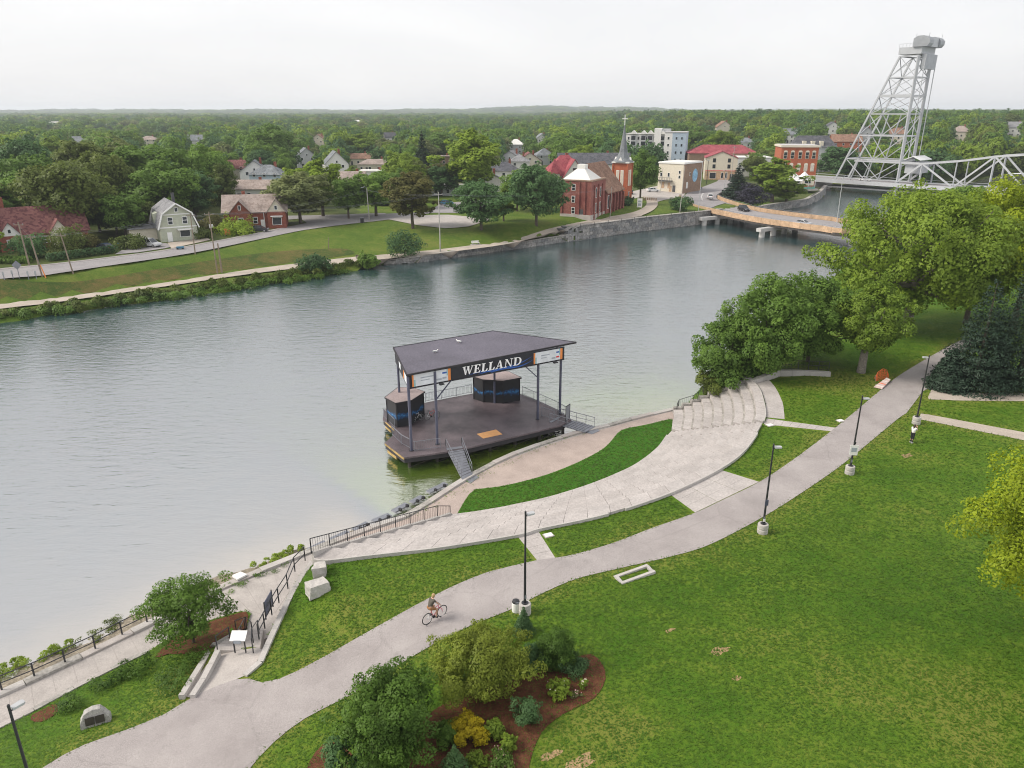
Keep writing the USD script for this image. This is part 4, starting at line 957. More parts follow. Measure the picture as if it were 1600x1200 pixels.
def parapet(line, h, parent, k0=0):
    q = resample(line[k0:], step=3.0)
    for i in range(len(q) - 1):
        d = (q[i + 1] - q[i]); d /= np.linalg.norm(d)
        MB().strip([q[i] + d * .02 + [0, 0, h], q[i + 1] - d * .02 + [0, 0, h]], .32, h + .25).build('parapet_panel', M['parapet_tan'], parent)
    mb = MB()
    for a, b in zip(q[:-1], q[1:]): mb.bar(a + [0, 0, h + .30], b + [0, 0, h + .30], .07); mb.bar(a + [0, 0, h], a + [0, 0, h + .3], .06)
    mb.build('parapet_rail', M['grey_metal'], parent)
parapet(fr_, 1.15, br_, 2); parapet(bk_, 1.1, br_, 9)
def pier(px0, py0, n, back_to, parent):
    a = P(px0, py0, WATER_Z); b = P(*back_to, WATER_Z)
    for i in range(n):
        q = a + (b - a) * i / (n - 1)
        MB().lathe([(.75, -6), (.75, -2.4)], (q[0], q[1], 0), 14).build('pier_column', M['pier_concrete'], parent, smooth=40)
    d = (b - a) / np.linalg.norm(b - a); a2, b2 = a - d * 1.6, b + d * 1.2
    MB().bar(np.r_[a2[:2], -2.05], np.r_[b2[:2], -2.05], 1.5, .9).build('pier_cap', M['pier_concrete'], parent)
pier(1100, 352, 4, (1160, 347), br_)
pier(1190, 370.5, 4, (1242, 363), br_)
pier(1330, 384, 3, (1365, 376), br_)
# street running on from the bridge into town
fsheet('main_street', [(1072, 317), (1066, 309), (1075, 300), (1097, 293), (1120, 284), (1130, 274), (1124, 268), (1090, 268), (1150, 266), (1152, 276), (1145, 290), (1130, 301), (1126, 307), (1140, 316), (1110, 326), (1085, 322)], 'road_asphalt', .12)

# ---------------------------------------------------------------- lift bridge
plain('bridge_grey', (0.39, 0.405, 0.425), 0.5, var=0.08, scale=0.6, spec=0.4)
plain('bridge_grey_dark', (0.26, 0.275, 0.295), 0.5, var=0.12, scale=0.6)
plain('bridge_roof', (0.62, 0.63, 0.64), 0.6, var=0.08)
lb_ = thing('lift_bridge', 'tall pale grey steel lift bridge tower with truss span over the canal', 'bridge')
V1 = np.array([150.0, 299.6, 0]); LA = np.array([.66, -.75, 0]); LA /= np.linalg.norm(LA); LN = np.array([.75, .66, 0]); LN /= np.linalg.norm(LN)
WID = 11.5; Z0 = 1.2; ZT = 46.8
def lp(s, n, z): return V1 + LA * s + LN * n + [0, 0, z]
def rear(z): return -25.0 + (z - Z0) / (ZT - Z0) * 18.2           # sloping rear leg
def legs(n):
    q = MB().bar(lp(0, n, -5), lp(0, n, ZT), .9, .8).build('tower_leg', M['bridge_grey'], lb_)
    q = MB().bar(lp(rear(Z0), n, Z0), lp(rear(ZT), n, ZT), .6, .6).build('tower_leg', M['bridge_grey'], lb_)
lev = [Z0, 9.5, 18.5, 26.5, 33.0, 39.5, ZT]
for n in (0, WID):
    legs(n)
    for i, z in enumerate(lev[1:]):
        MB().bar(lp(rear(z), n, z), lp(0, n, z), .38, .42 if i != 3 else .95).build('strut', M['bridge_grey'], lb_)
    for i in range(len(lev) - 1):
        z0, z1 = lev[i], lev[i + 1]; m0, m1 = rear(z0), rear(z1)
        if i < 3:
            h0, h1 = m0 * .5, m1 * .5
            MB().bar(lp(h0, n, z0), lp(h1, n, z1), .35).build('strut', M['bridge_grey'], lb_)
            MB().bar(lp(h0, n, z0), lp(m1, n, z1), .28).build('brace', M['bridge_grey'], lb_)
            MB().bar(lp(h0, n, z0), lp(0, n, z1), .28).build('brace', M['bridge_grey'], lb_)
            if i == 0: MB().bar(lp(m0 * .75, n, z0), lp(h1 * 1.5, n, z1), .3).build('strut', M['bridge_grey'], lb_)
        else:
            MB().bar(lp(m0, n, z0), lp(0, n, z1), .22).build('brace', M['bridge_grey'], lb_)
            MB().bar(lp(0, n, z0), lp(m1, n, z1), .22).build('brace', M['bridge_grey'], lb_)
for s_ in (lambda z: 0, rear):
    for i, z in enumerate(lev[1:]):
        MB().bar(lp(s_(z), 0, z), lp(s_(z), WID, z), .38, .45).build('cross_strut', M['bridge_grey'], lb_)
    for i in range(1, len(lev) - 1):
        z0, z1 = lev[i], lev[i + 1]
        MB().bar(lp(s_(z0), 0, z0), lp(s_(z1), WID, z1), .24).build('brace', M['bridge_grey'], lb_)
        MB().bar(lp(s_(z0), WID, z0), lp(s_(z1), 0, z1), .24).build('brace', M['bridge_grey'], lb_)
def lbox(s0, s1, n0, n1, z0, z1, name, mat):
    return MB().slab([lp(s0, n0, z1), lp(s1, n0, z1), lp(s1, n1, z1), lp(s0, n1, z1)], z1 - z0).build(name, M[mat], lb_)
lbox(-7.4, .8, -.4, WID + .4, ZT + .6, ZT + 3.0, 'head_girder', 'bridge_grey')
lbox(.7, 2.4, .8, WID - .8, ZT - 4.6, ZT + .5, 'counterweight', 'bridge_grey_dark')
MB().tube([lp(2.2, .8, ZT - 1), lp(2.2, .8, Z0 + 9)], .16, 6).build('cable', M['bridge_grey'], lb_); MB().tube([lp(2.2, WID - .8, ZT - 1), lp(2.2, WID - .8, Z0 + 9)], .16, 6).build('cable', M['bridge_grey'], lb_)
# machinery house with rounded sheave hood
prof = [(-2.4, 0), (2.6, 0), (3.4, 1.0), (3.4, 2.2), (2.6, 3.1), (1.0, 3.7), (-1, 3.6), (-2.4, 2.8)]
for n0, n1, nm in ((-1.2, 2.6, 'sheave_hood'), (WID - 2.6, WID + 1.2, 'sheave_hood')):
    v = [lp(s, n, ZT + 3.0 + z) for n in (n0, n1) for s, z in prof]; k = len(prof)
    f = [[0, i + 1, i] for i in range(1, k - 1)] + [[k, k + i, k + i + 1] for i in range(1, k - 1)]
    for i in range(k): j = (i + 1) % k; f += [[i, j, k + j], [i, k + j, k + i]]
    m = trimesh.Trimesh(v, f); trimesh.repair.fix_normals(m); mesh(nm, m, M['bridge_grey_dark'], lb_)
lbox(-2.6, 2.6, 2.4, WID - 2.4, ZT + 3.0, ZT + 6.2, 'machinery_house', 'bridge_grey')
for s_, n in ((-2, 0), (2.5, 0), (2.5, WID), (-2, WID)):
    MB().tube([lp(s_, n, ZT + 5.5), lp(s_, n, ZT + 7.5)], .09, 5).build('mast', M['bridge_grey'], lb_)
for n in (-.5, WID + .5):
    mb = MB()
    for s_ in np.linspace(-7.4, 2.5, 9): mb.bar(lp(s_, n, ZT + 3), lp(s_, n, ZT + 4.2), .08)
    mb.bar(lp(-7.4, n, ZT + 4.2), lp(2.5, n, ZT + 4.2), .1).build('guard_rail', M['bridge_grey'], lb_)
# equipment cabin inside the tower, above the road
lbox(1.5, 6.5, 1, WID - 1, 5.0, 9.2, 'cabin', 'bridge_grey')
MB().slab([lp(1, .4, 10.1), lp(4, .4, 11.4), lp(4, WID - .4, 11.4), lp(1, WID - .4, 10.1)], .25).slab([lp(7, .4, 10.1), lp(4, .4, 11.4), lp(4, WID - .4, 11.4), lp(7, WID - .4, 10.1)], .25).build('cabin_roof', M['bridge_roof'], lb_)
# deck
lbox(-42, 95, -1.2, WID + 1.2, .1, .9, 'deck', 'bridge_grey_dark')
lbox(-41, 95, .8, WID - .8, .905, .96, 'carriageway', 'road_asphalt')
for n in (-1.2, WID + 1.2): MB().bar(lp(-42, n, .5), lp(95, n, .5), .4, 1.5).build('edge_girder', M['bridge_grey'], lb_); MB().bar(lp(-42, n, 2.0), lp(95, n, 2.0), .15, .15).build('handrail', M['bridge_grey'], lb_)
lbox(-30, 60, 1, WID - 1, -2.2, -1.7, 'under_girder', 'bridge_grey'); 
# truss span
zs = lambda s: np.interp(s, [0, 8, 20, 32, 44, 60, 80, 95], [8.8, 8.8, 10.2, 12.4, 13.6, 13.8, 12.4, 10])
for n in (0, WID):
    ss = [-18, 0, 8, 20, 32, 44, 56, 68, 80, 95]
    for a, b in zip(ss[:-1], ss[1:]):
        MB().bar(lp(a, n, zs(max(a, 0))), lp(b, n, zs(b)), .6, .65).build('top_chord', M['bridge_grey'], lb_)
    for i, s_ in enumerate(ss[2:-1]):
        MB().bar(lp(s_, n, .9), lp(s_, n, zs(s_)), .32 if i % 2 else .5).build('hanger', M['bridge_grey'], lb_)
        if i % 2 == 0: MB().bar(lp(s_, n, zs(s_)), lp(s_ + 12, n, .9), .55).build('diagonal', M['bridge_grey'], lb_)
        else: MB().bar(lp(s_, n, .9), lp(s_ + 12, n, zs(s_ + 12)), .55).build('diagonal', M['bridge_grey'], lb_)
    MB().bar(lp(8, n, 8.8), lp(-1, n, .9), .7).build('diagonal', M['bridge_grey'], lb_)
for s_ in (8, 20, 32, 44, 56, 68, 80): MB().bar(lp(s_, 0, zs(s_)), lp(s_, WID, zs(s_)), .4).build('cross_strut', M['bridge_grey'], lb_)
lbox(43, 62, .5, WID - .5, 14.2, 17.6, 'control_house', 'bridge_roof'); MB().slab([lp(42, -.6, 17.7), lp(63, -.6, 17.7), lp(63, WID / 2, 20.2), lp(42, WID / 2, 20.2)], .2).slab([lp(42, WID + .6, 17.7), lp(63, WID + .6, 17.7), lp(63, WID / 2, 20.2), lp(42, WID / 2, 20.2)], .2).build('control_house_roof', M['bridge_roof'], lb_)
# abutment
o = thing('bridge_abutment', 'pale concrete abutment carrying the left end of the lift bridge', 'abutment')
MB().slab([lp(-44, -3, .05), lp(-33, -3, .05), lp(-33, WID + 3, .05), lp(-44, WID + 3, .05)], 6).build('wall', M['concrete'], o)
# ---------------------------------------------------------------- buildings
plain('brick_red', (0.27, 0.085, 0.055), 0.9, var=0.22, scale=0.6, fine=0.35, fscale=5)
plain('brick_church', (0.29, 0.066, 0.060), 0.9, var=0.35, scale=0.5, fine=0.4, fscale=4, color2=(0.33, 0.13, 0.10))
plain('brick_orange', (0.43, 0.125, 0.06), 0.9, var=0.15, scale=0.5, fine=0.3, fscale=4)
plain('brick_brown', (0.30, 0.20, 0.14), 0.9, var=0.18, scale=0.6, fine=0.3, fscale=4)
plain('siding_cream', (0.60, 0.55, 0.45), 0.8, var=0.08)
plain('siding_sage', (0.40, 0.42, 0.33), 0.8, var=0.10)
plain('siding_white', (0.68, 0.67, 0.65), 0.8, var=0.07)
plain('siding_grey', (0.42, 0.43, 0.44), 0.8, var=0.10)
plain('siding_blue', (0.36, 0.44, 0.52), 0.8, var=0.08)
plain('trim_white', (0.72, 0.72, 0.70), 0.7, var=0.04)
plain('trim_dark', (0.06, 0.06, 0.065), 0.7, var=0.1)
def shingle(name, c1, c2):
    n = {'g': ('geometry', {}), 'v': ('voronoi_texture', {'scale': 2.6}), 'r': ('rgb_ramp', {'ramp': [(0.1, c1), (0.6, c2)]}), 'n': ('noise_texture', {'scale': 0.4, 'detail': 4.0}),
         'r2': ('rgb_ramp', {'ramp': [(0.3, (0.72,) * 3), (0.7, (1.12,) * 3)]}), 'm': ('mix', {'mix_type': 'multiply', 'fac': 1.0}), 's': ('separate_color', {}), 'p': ('principled_bsdf', {'roughness': 0.9, 'specular_ior_level': 0.2})}
    L = [('g.position', 'v.vector'), ('g.position', 'n.vector'), ('v.color', 's.color'), ('s.r', 'r.fac'), ('n.fac', 'r2.fac'), ('r.color', 'm.color1'), ('r2.color', 'm.color2'), ('m.color', 'p.base_color')]
    mats[name] = usdkit.material(stage, f'/World/Looks/{name}', n, L, surface='p.BSDF')
shingle('roof_red', (0.13, 0.050, 0.055), (0.24, 0.11, 0.10)); shingle('roof_grey', (0.17, 0.17, 0.18), (0.26, 0.26, 0.27)); shingle('roof_brown', (0.19, 0.105, 0.075), (0.29, 0.18, 0.13))
shingle('roof_tan', (0.27, 0.215, 0.19), (0.36, 0.30, 0.27)); shingle('roof_maroon', (0.24, 0.045, 0.065), (0.33, 0.09, 0.10)); shingle('roof_dark', (0.06, 0.065, 0.075), (0.12, 0.12, 0.135)); shingle('roof_slate', (0.15, 0.165, 0.18), (0.22, 0.235, 0.25))
plain('roof_white', (0.66, 0.65, 0.62), 0.8, var=0.06); plain('roof_flat', (0.45, 0.44, 0.44), 0.9, var=0.12, scale=.4)
plain('curtain', (0.50, 0.46, 0.40), 0.8, var=0.2)

class Bld:
    """a building in its own frame: a along the front, b to the back, z up"""
    def __init__(self, name, label, o, ang, w, d, h, z0=None, cat='house', group=None):
        self.o = np.array([o[0], o[1]]); self.u = np.array([math.cos(ang), math.sin(ang)]); self.v = np.array([-self.u[1], self.u[0]])
        self.w, self.d, self.h, self.ang = w, d, h, ang
        self.z0 = float(zfar(*(self.o + self.u * w / 2 + self.v * d / 2))) - .1 if z0 is None else z0
        self.t = thing(name, label, cat, (0, 0, 0), group=group)
    def p(self, a, b, z): q = self.o + self.u * a + self.v * b; return np.array([q[0], q[1], self.z0 + z])
    def block(self, name, mat, a0, a1, b0, b1, z0, z1, parent=None):
        return MB().slab([self.p(a0, b0, z1), self.p(a1, b0, z1), self.p(a1, b1, z1), self.p(a0, b1, z1)], z1 - z0).build(name, M[mat], parent or self.t)
    def walls(self, mat, h=None):
        self.wall = self.block('wall', mat, 0, self.w, 0, self.d, -1.0, h or self.h); return self
    def solid(self, name, mat, pts, faces, parent=None):
        m = trimesh.Trimesh([self.p(*q) for q in pts], sum([[[f[0], f[i], f[i + 1]] for i in range(1, len(f) - 1)] for f in faces], []), process=False)
        trimesh.repair.fix_normals(m); return mesh(name, m, M[mat], parent or self.t)
    def gable(self, rise, mat, wall, along='a', over=.4, a0=0, a1=None, b0=0, b1=None, z=None, thick=.18, name='roof'):
        a1 = self.w if a1 is None else a1; b1 = self.d if b1 is None else b1; z = self.h if z is None else z
        if along == 'a':
            m = (b0 + b1) / 2; k = rise / ((b1 - b0) / 2)
            self.solid('gable', wall, [(a0, b0, z), (a1, b0, z), (a1, b1, z), (a0, b1, z), (a0, m, z + rise), (a1, m, z + rise)], [(0, 1, 5, 4), (2, 3, 4, 5), (1, 2, 5), (3, 0, 4), (0, 3, 2, 1)])
            r = MB()
            for s, b in ((-1, b0), (1, b1)):
                e = b + s * over
                r.slab([self.p(a0 - over, e, z - over * k + .08), self.p(a1 + over, e, z - over * k + .08), self.p(a1 + over, m, z + rise + .08), self.p(a0 - over, m, z + rise + .08)], -thick)
            return r.build(name, M[mat], self.t)
        m = (a0 + a1) / 2; k = rise / ((a1 - a0) / 2)
        self.solid('gable', wall, [(a0, b0, z), (a1, b0, z), (a1, b1, z), (a0, b1, z), (m, b0, z + rise), (m, b1, z + rise)], [(0, 1, 4), (2, 3, 5), (1, 2, 5, 4), (3, 0, 4, 5), (0, 3, 2, 1)])
        r = MB()
        for s, a in ((-1, a0), (1, a1)):
            e = a + s * over
            r.slab([self.p(e, b0 - over, z - over * k + .08), self.p(e, b1 + over, z - over * k + .08), self.p(m, b1 + over, z + rise + .08), self.p(m, b0 - over, z + rise + .08)], -thick)
        return r.build(name, M[mat], self.t)
    def hip(self, rise, mat, over=.4, ridge=None, a0=0, a1=None, b0=0, b1=None, z=None):
        a1 = self.w if a1 is None else a1; b1 = self.d if b1 is None else b1; z = self.h if z is None else z
        a0, a1, b0, b1 = a0 - over, a1 + over, b0 - over, b1 + over; w, d = a1 - a0, b1 - b0
        if w >= d: i = d / 2 if ridge is None else (w - ridge) / 2; R0, R1 = (a0 + i, (b0 + b1) / 2), (a1 - i, (b0 + b1) / 2)
        else: i = w / 2 if ridge is None else (d - ridge) / 2; R0, R1 = ((a0 + a1) / 2, b0 + i), ((a0 + a1) / 2, b1 - i)
        pts = [(a0, b0, z), (a1, b0, z), (a1, b1, z), (a0, b1, z), (*R0, z + rise), (*R1, z + rise)]
        f = [(0, 1, 5, 4), (1, 2, 5), (2, 3, 4, 5), (3, 0, 4), (0, 3, 2, 1)] if w >= d else [(0, 1, 4), (1, 2, 5, 4), (2, 3, 5), (3, 0, 4, 5), (0, 3, 2, 1)]
        return self.solid('roof', mat, pts, f)
    def fp(self, face, s, z, out=0.0):
        return {'f': self.p(s, -out, z), 'r': self.p(self.w + out, s, z), 'l': self.p(-out, self.d - s, z), 'b': self.p(self.w - s, self.d + out, z)}[face]
    def window(self, face, s, z, w, h, frame='trim_white', pane='dark_glass', bars=0, base=0.0, name='window'):
        """s, z: middle of the foot"""
        q = lambda ds, dz, o: self.fp(face, s + ds, z + dz, base + o)
        f = MB().slab([q(-w / 2, h, .06), q(w / 2, h, .06), q(w / 2, h, -.05), q(-w / 2, h, -.05)], h).build(name, M[frame], self.t)
        e = min(.12, w * .16)
        rows = bars + 1; hh = (h - e * (rows + 1)) / rows
        for r in range(rows):
            zz = e + r * (hh + e)
            MB().slab([q(-w / 2 + e, zz + hh, .085), q(w / 2 - e, zz + hh, .085), q(w / 2 - e, zz + hh, 0), q(-w / 2 + e, zz + hh, 0)], hh).build('pane', M[pane], f)
        return f
    def windows(self, face, ss, zs, w, h, **kw):
        for s in ss:
            for z in zs: self.window(face, s, z, w, h, **kw)
    def door(self, face, s, w=1.0, h=2.1, mat='trim_dark', base=0.0):
        q = lambda ds, dz, o: self.fp(face, s + ds, dz, base + o)
        d = MB().slab([q(-w / 2, h, .08), q(w / 2, h, .08), q(w / 2, h, -.05), q(-w / 2, h, -.05)], h).build('door', M[mat], self.t)
        MB().slab([q(w * .3, 1.05, .13), q(w * .4, 1.05, .13), q(w * .4, 1.05, .08), q(w * .3, 1.05, .08)], .06).build('handle', M['grey_metal'], d)
    def chimney(self, a, b, z0, z1, mat='brick_red', s=.8):
        r = self.block('chimney', mat, a - s / 2, a + s / 2, b - s / 2, b + s / 2, z0, z1)

def bpos(px, py): return Gf_(px, py)

# --- brick bungalow with long red roof, far left
o = bpos(-30, 408); e = bpos(128, 391)
b = Bld('brick_house', 'wide brick house with long mottled red roof at the left edge', (o[0] - 9, o[1] + 5), math.atan2((e - o)[1], (e - o)[0]) - .06, 24.5, 8.6, 3.4)
b.walls('brick_red'); b.gable(4.6, 'roof_red', 'siding_white', over=.5); b.block('gable_panel', 'brick_orange', b.w - .05, b.w + .04, 2.2, 6.4, 4.4, 5.8)
b.window('r', 4.75, 1.0, 1.0, 1.7, bars=1); b.window('r', 4.75, 4.9, .9, 1.5, base=.06); b.windows('f', [13.5, 16.5, 19.5, 22.6], [1.0], 1.4, 1.5, bars=1); b.door('f', 18, mat='trim_white')
b.gable(2.6, 'roof_red', 'siding_white', along='b', a0=8.2, a1=12.2, b0=-1.4, b1=4, z=3.2, over=.3, name='dormer_roof'); b.block('dormer_wall', 'brick_red', 8.2, 12.2, -1.4, 0, -1, 3.2); b.window('f', 10.2, 1.0, 1.6, 1.5, base=1.4, bars=1); b.window('f', 10.2, 3.7, .7, .9, base=1.4)
b.gable(3.0, 'roof_red', 'siding_white', along='b', a0=1.0, a1=6.0, b0=-2.2, b1=4, z=3.2, over=.3, name='dormer_roof'); b.block('dormer_wall', 'brick_red', 1.0, 6.0, -2.2, 0, -1, 3.2); b.window('f', 3.5, 1.0, 1.6, 1.5, base=2.2, bars=1)
b.gable(2.4, 'roof_red', 'siding_cream', along='b', a0=17.4, a1=20.8, b0=-1.0, b1=3.5, z=3.2, over=.3, name='dormer_roof'); b.block('dormer_wall', 'siding_cream', 17.4, 20.8, -1.0, 0, -1, 3.2)
b.chimney(10.5, 5.6, 6.5, 10.2); b.block('downpipe', 'trim_white', 7.2, 7.4, -.25, -.1, 0, 4)

# --- gambrel house
f0, f1 = P(253, 378, .5), P(303, 370, .5); ang = math.atan2((f1 - f0)[1], (f1 - f0)[0])
b = Bld('gambrel_house', 'pale sage green gambrel roofed house with white trim facing the street', f0[:2], math.radians(33), 7.6, 12.5, 3.2)
b.walls('siding_sage')
gp = [(-.4, 2.9), (.75, 6.2), (3.8, 8.3), (6.85, 6.2), (8.0, 2.9)]
b.solid('gable', 'siding_sage', [(0.03, 0.02, 3.2), (.8, .02, 6.0), (3.8, .02, 8.1), (6.8, .02, 6.0), (7.57, .02, 3.2), (0.03, 12.48, 3.2), (.8, 12.48, 6.0), (3.8, 12.48, 8.1), (6.8, 12.48, 6.0), (7.57, 12.48, 3.2)], [(0, 1, 2, 3, 4), (9, 8, 7, 6, 5), (0, 5, 6, 1), (1, 6, 7, 2), (2, 7, 8, 3), (3, 8, 9, 4), (4, 9, 5, 0)])
r = MB()
for (a0, z0), (a1, z1) in zip(gp[:-1], gp[1:]): r.slab([b.p(a0, -.5, z0), b.p(a1, -.5, z1), b.p(a1, 13, z1), b.p(a0, 13, z0)], .16)
r.build('roof', M['roof_grey'], b.t)
for (a0, z0), (a1, z1) in zip(gp[:-1], gp[1:]): MB().bar(b.p(a0, -.55, z0 - .12), b.p(a1, -.55, z1 - .12), .12, .28).build('barge_board', M['trim_white'], b.t)
b.block('band', 'trim_white', 0, 7.6, -.06, 0, 3.0, 3.25); b.block('band', 'trim_white', 1.0, 6.6, -.05, 0.02, 5.75, 5.95)
b.windows('f', [2.3, 5.3], [3.7], 1.1, 1.6, bars=1); b.window('f', 3.8, 6.3, .8, 1.0); b.window('f', 5.0, .9, 2.2, 1.5, bars=0); b.window('l', 5, 1.0, 1.2, 1.5); b.window('r', 5, 1, 1.2, 1.5); b.door('f', 1.8, mat='trim_white')
b.block('porch_roof', 'trim_white', 3.4, 6.6, -1.3, -.06, 2.55, 2.75); b.chimney(5.0, 9, 6, 9.6, 'trim_dark', .6)
b.solid('dormer', 'siding_sage', [(-.2, 5, 3.6), (-.2, 8, 3.6), (-.2, 8, 5.6), (-.2, 5, 5.6), (1.6, 5, 6.3), (1.6, 8, 6.3), (1.6, 5, 3.6), (1.6, 8, 3.6)], [(0, 1, 2, 3), (3, 2, 5, 4), (0, 3, 4, 6), (1, 7, 5, 2), (4, 5, 7, 6), (0, 6, 7, 1)])
b.block('shed_wing', 'siding_cream', -5.5, -.02, 5, 10.5, -1, 2.6); b.block('shed_roof', 'roof_grey', -5.9, .3, 4.6, 10.9, 2.62, 2.85)

# --- brick house with two gables
o = P(366, 357, .5)
b = Bld('brick_house', 'two gabled red brick house with tan shingle roof, right of the gambrel house', P(352, 357.5, .5)[:2], math.radians(14), 14.5, 9.5, 4.1)
b.walls('brick_red'); b.gable(3.4, 'roof_tan', 'brick_red', over=.5)
b.gable(2.6, 'roof_tan', 'brick_red', along='b', a0=1.6, a1=6.2, b0=-1.0, b1=4.5, z=4.1, over=.35, name='gable_roof'); b.block('bay_wall', 'brick_red', 1.6, 6.2, -1.0, 0, -1, 4.1)
b.gable(2.8, 'roof_tan', 'siding_cream', along='b', a0=10.2, a1=14.4, b0=-1.6, b1=4.5, z=4.1, over=.35, name='gable_roof'); b.block('bay_wall', 'brick_red', 10.2, 14.4, -1.6, 0, -1, 4.1)
b.windows('f', [3.9], [1.2], 1.3, 1.6, base=1.0, bars=1); b.window('f', 3.9, 4.6, .7, 1.1, base=1.0); b.window('f', 12.3, .9, 2.2, 1.9, base=1.6, bars=0); b.window('f', 12.3, 4.5, .8, 1.1, base=1.6); b.window('f', 7.2, 1.2, 1.1, 1.6, bars=1); b.door('f', 8.9, mat='trim_white')
b.block('bay_roof', 'trim_white', 10.9, 13.7, -2.2, -1.62, 2.95, 3.15); b.windows('l', [3.5, 6.5], [1.1], 1.0, 1.5, bars=1); b.chimney(4.5, 6.5, 5.5, 8.4)
b.block('downpipe', 'trim_white', 9.2, 9.35, -.2, -.05, 0, 4)

# --- the church
c0, c1 = P(876, 338, .3), P(934, 333, .3)
ca = math.radians(-27)
b = Bld('church', 'red brick church with brown roof, white pyramid cap and slender grey spire with a cross', c0[:2], ca, 8.8, 10.5, 9.6, z0=.2, cat='church')
b.walls('brick_church')
for i, a in enumerate((.2, 5.2, 6.9, 8.55)): b.block('buttress', 'brick_church', a - .25, a + .25, -.28, 0, -1, 9.4)
for k in (2.0, 5.0, 8.0): b.block('buttress', 'brick_church', 8.8, 9.1, k - .25, k + .25, -1, 8.6)
b.block('cornice', 'brick_brown', -.15, 8.95, -.15, 10.65, 9.6, 9.95); b.block('stone_base', 'concrete', -.12, 8.92, -.31, 10.5, -1, .9)
b.windows('f', [3.6], [1.0, 4.0, 7.1], 1.05, 1.75, bars=1); b.windows('r', [3.4, 6.6], [1.2, 5.2], .9, 2.6); b.door('f', 6.1, 1.2, 2.3)
b.solid('roof', 'roof_white', [(.2, .4, 9.95), (8.2, .4, 9.95), (8.2, 8.6, 9.95), (.2, 8.6, 9.95), (3.1, 3.4, 12.6), (5.3, 3.4, 12.6), (5.3, 5.6, 12.6), (3.1, 5.6, 12.6)], [(0, 1, 5, 4), (1, 2, 6, 5), (2, 3, 7, 6), (3, 0, 4, 7), (4, 5, 6, 7), (0, 3, 2, 1)])
b.block('lantern', 'roof_white', 3.1, 5.3, 3.4, 5.6, 12.62, 13.7)
# nave
nx0, nx1, ny0, ny1 = -3.2, 9.2, 10.5, 24.5
b.block('nave_wall', 'brick_church', nx0, nx1, ny0, ny1, -1, 6.0)
rise = 7.2; mid_ = (nx0 + nx1) / 2
b.solid('nave_gable', 'brick_church', [(nx0, ny0, 6), (nx1, ny0, 6), (nx1, ny1, 6), (nx0, ny1, 6), (mid_, ny0, 6 + rise), (mid_, ny1, 6 + rise)], [(0, 1, 4), (2, 3, 5), (1, 2, 5, 4), (3, 0, 4, 5), (0, 3, 2, 1)])
r = MB()
for s, a in ((-1, nx0 - .5), (1, nx1 + .5)): r.slab([b.p(a, ny0 - .3, 5.55), b.p(a, ny1 + .3, 5.55), b.p(mid_, ny1 + .3, 6.1 + rise), b.p(mid_, ny0 - .3, 6.1 + rise)], -.2)
r.build('nave_roof', M['roof_brown'], b.t)
for k in np.linspace(12.2, 22.6, 5):
    q = MB().slab([b.p(nx1 + .06, k - .6, 5), b.p(nx1 + .06, k + .6, 5), b.p(nx1 - .03, k + .6, 5), b.p(nx1 - .03, k - .6, 5)], 3.6).build('window', M['trim_white'], b.t)
    MB().slab([b.p(nx1 + .1, k - .45, 4.85), b.p(nx1 + .1, k + .45, 4.85), b.p(nx1, k + .45, 4.85), b.p(nx1, k - .45, 4.85)], 3.3).build('pane', M['dark_glass'], q)
    b.block('buttress', 'brick_church', nx1, nx1 + .6, k + 1.1, k + 1.7, -1, 5.2)
# tower
tp = P(953, 320, .4); tq = P(976, 317, .4)
T = Bld.__new__(Bld); T.o = P(955, 320.5, .4)[:2]; T.u, T.v, T.w, T.d, T.h, T.ang, T.z0, T.t = b.u, b.v, 4.6, 4.6, 12.6, ca, .2, b.t
T.block('tower', 'brick_orange', 0, 4.6, 0, 4.6, -1, 12.6); T.block('stone_base', 'concrete', -.1, 4.7, -.1, 4.7, -1, .8); T.block('tower_cornice', 'roof_white', -.35, 4.95, -.35, 4.95, 12.6, 13.0)
for f_ in 'fr':
    for s in (1.6, 3.0): T.window(f_, s, 6.0, .95, 4.6, pane='siding_cream', name='louvre_window')
T.window('f', 2.3, 1.6, 1.1, 2.6); T.window('r', 2.3, 1.6, 1.1, 2.6)
for a_ in (0, 4.6):
    for b_ in (0, 4.6): T.block('corner_pier', 'brick_orange', a_ - .2, a_ + .2, b_ - .2, b_ + .2, -1, 12.4)
cx, cy = T.p(2.3, 2.3, 0)[:2]
plain('spire_slate', (0.19, 0.205, 0.22), 0.8, var=0.2, scale=1, fine=.3, fscale=4)
MB().lathe([(3.3, 13.1), (2.1, 14.1), (1.3, 15.8), (.9, 18.0), (.5, 20.6), (.08, 23.6), (0.02, 23.7)], (cx, cy, 0), 8).build('spire', M['spire_slate'], b.t)
for k in range(4):
    q = math.pi / 4 * (2 * k) + ca - math.pi / 2
    d = np.array([math.cos(q), math.sin(q), 0]); s = np.array([-d[1], d[0], 0]); c_ = np.array([cx, cy, 0])
    MB().add([c_ + d * 2.6 + s * .9 + [0, 0, 13.1], c_ + d * 2.6 - s * .9 + [0, 0, 13.1], c_ + d * 2.45 + [0, 0, 14.5], c_ + d * .9 + [0, 0, 14.4]], [[0, 1, 2], [0, 2, 3], [2, 1, 3], [0, 3, 1]]).build('spire_gable', M['roof_white'], b.t)
cr_ = MB().bar([cx, cy, 23.5], [cx, cy, 26.4], .2).bar(np.array([cx, cy, 25.3]) - np.r_[b.u, 0] * .85, np.array([cx, cy, 25.3]) + np.r_[b.u, 0] * .85, .2).build('cross', M['trim_white'], b.t)
pass

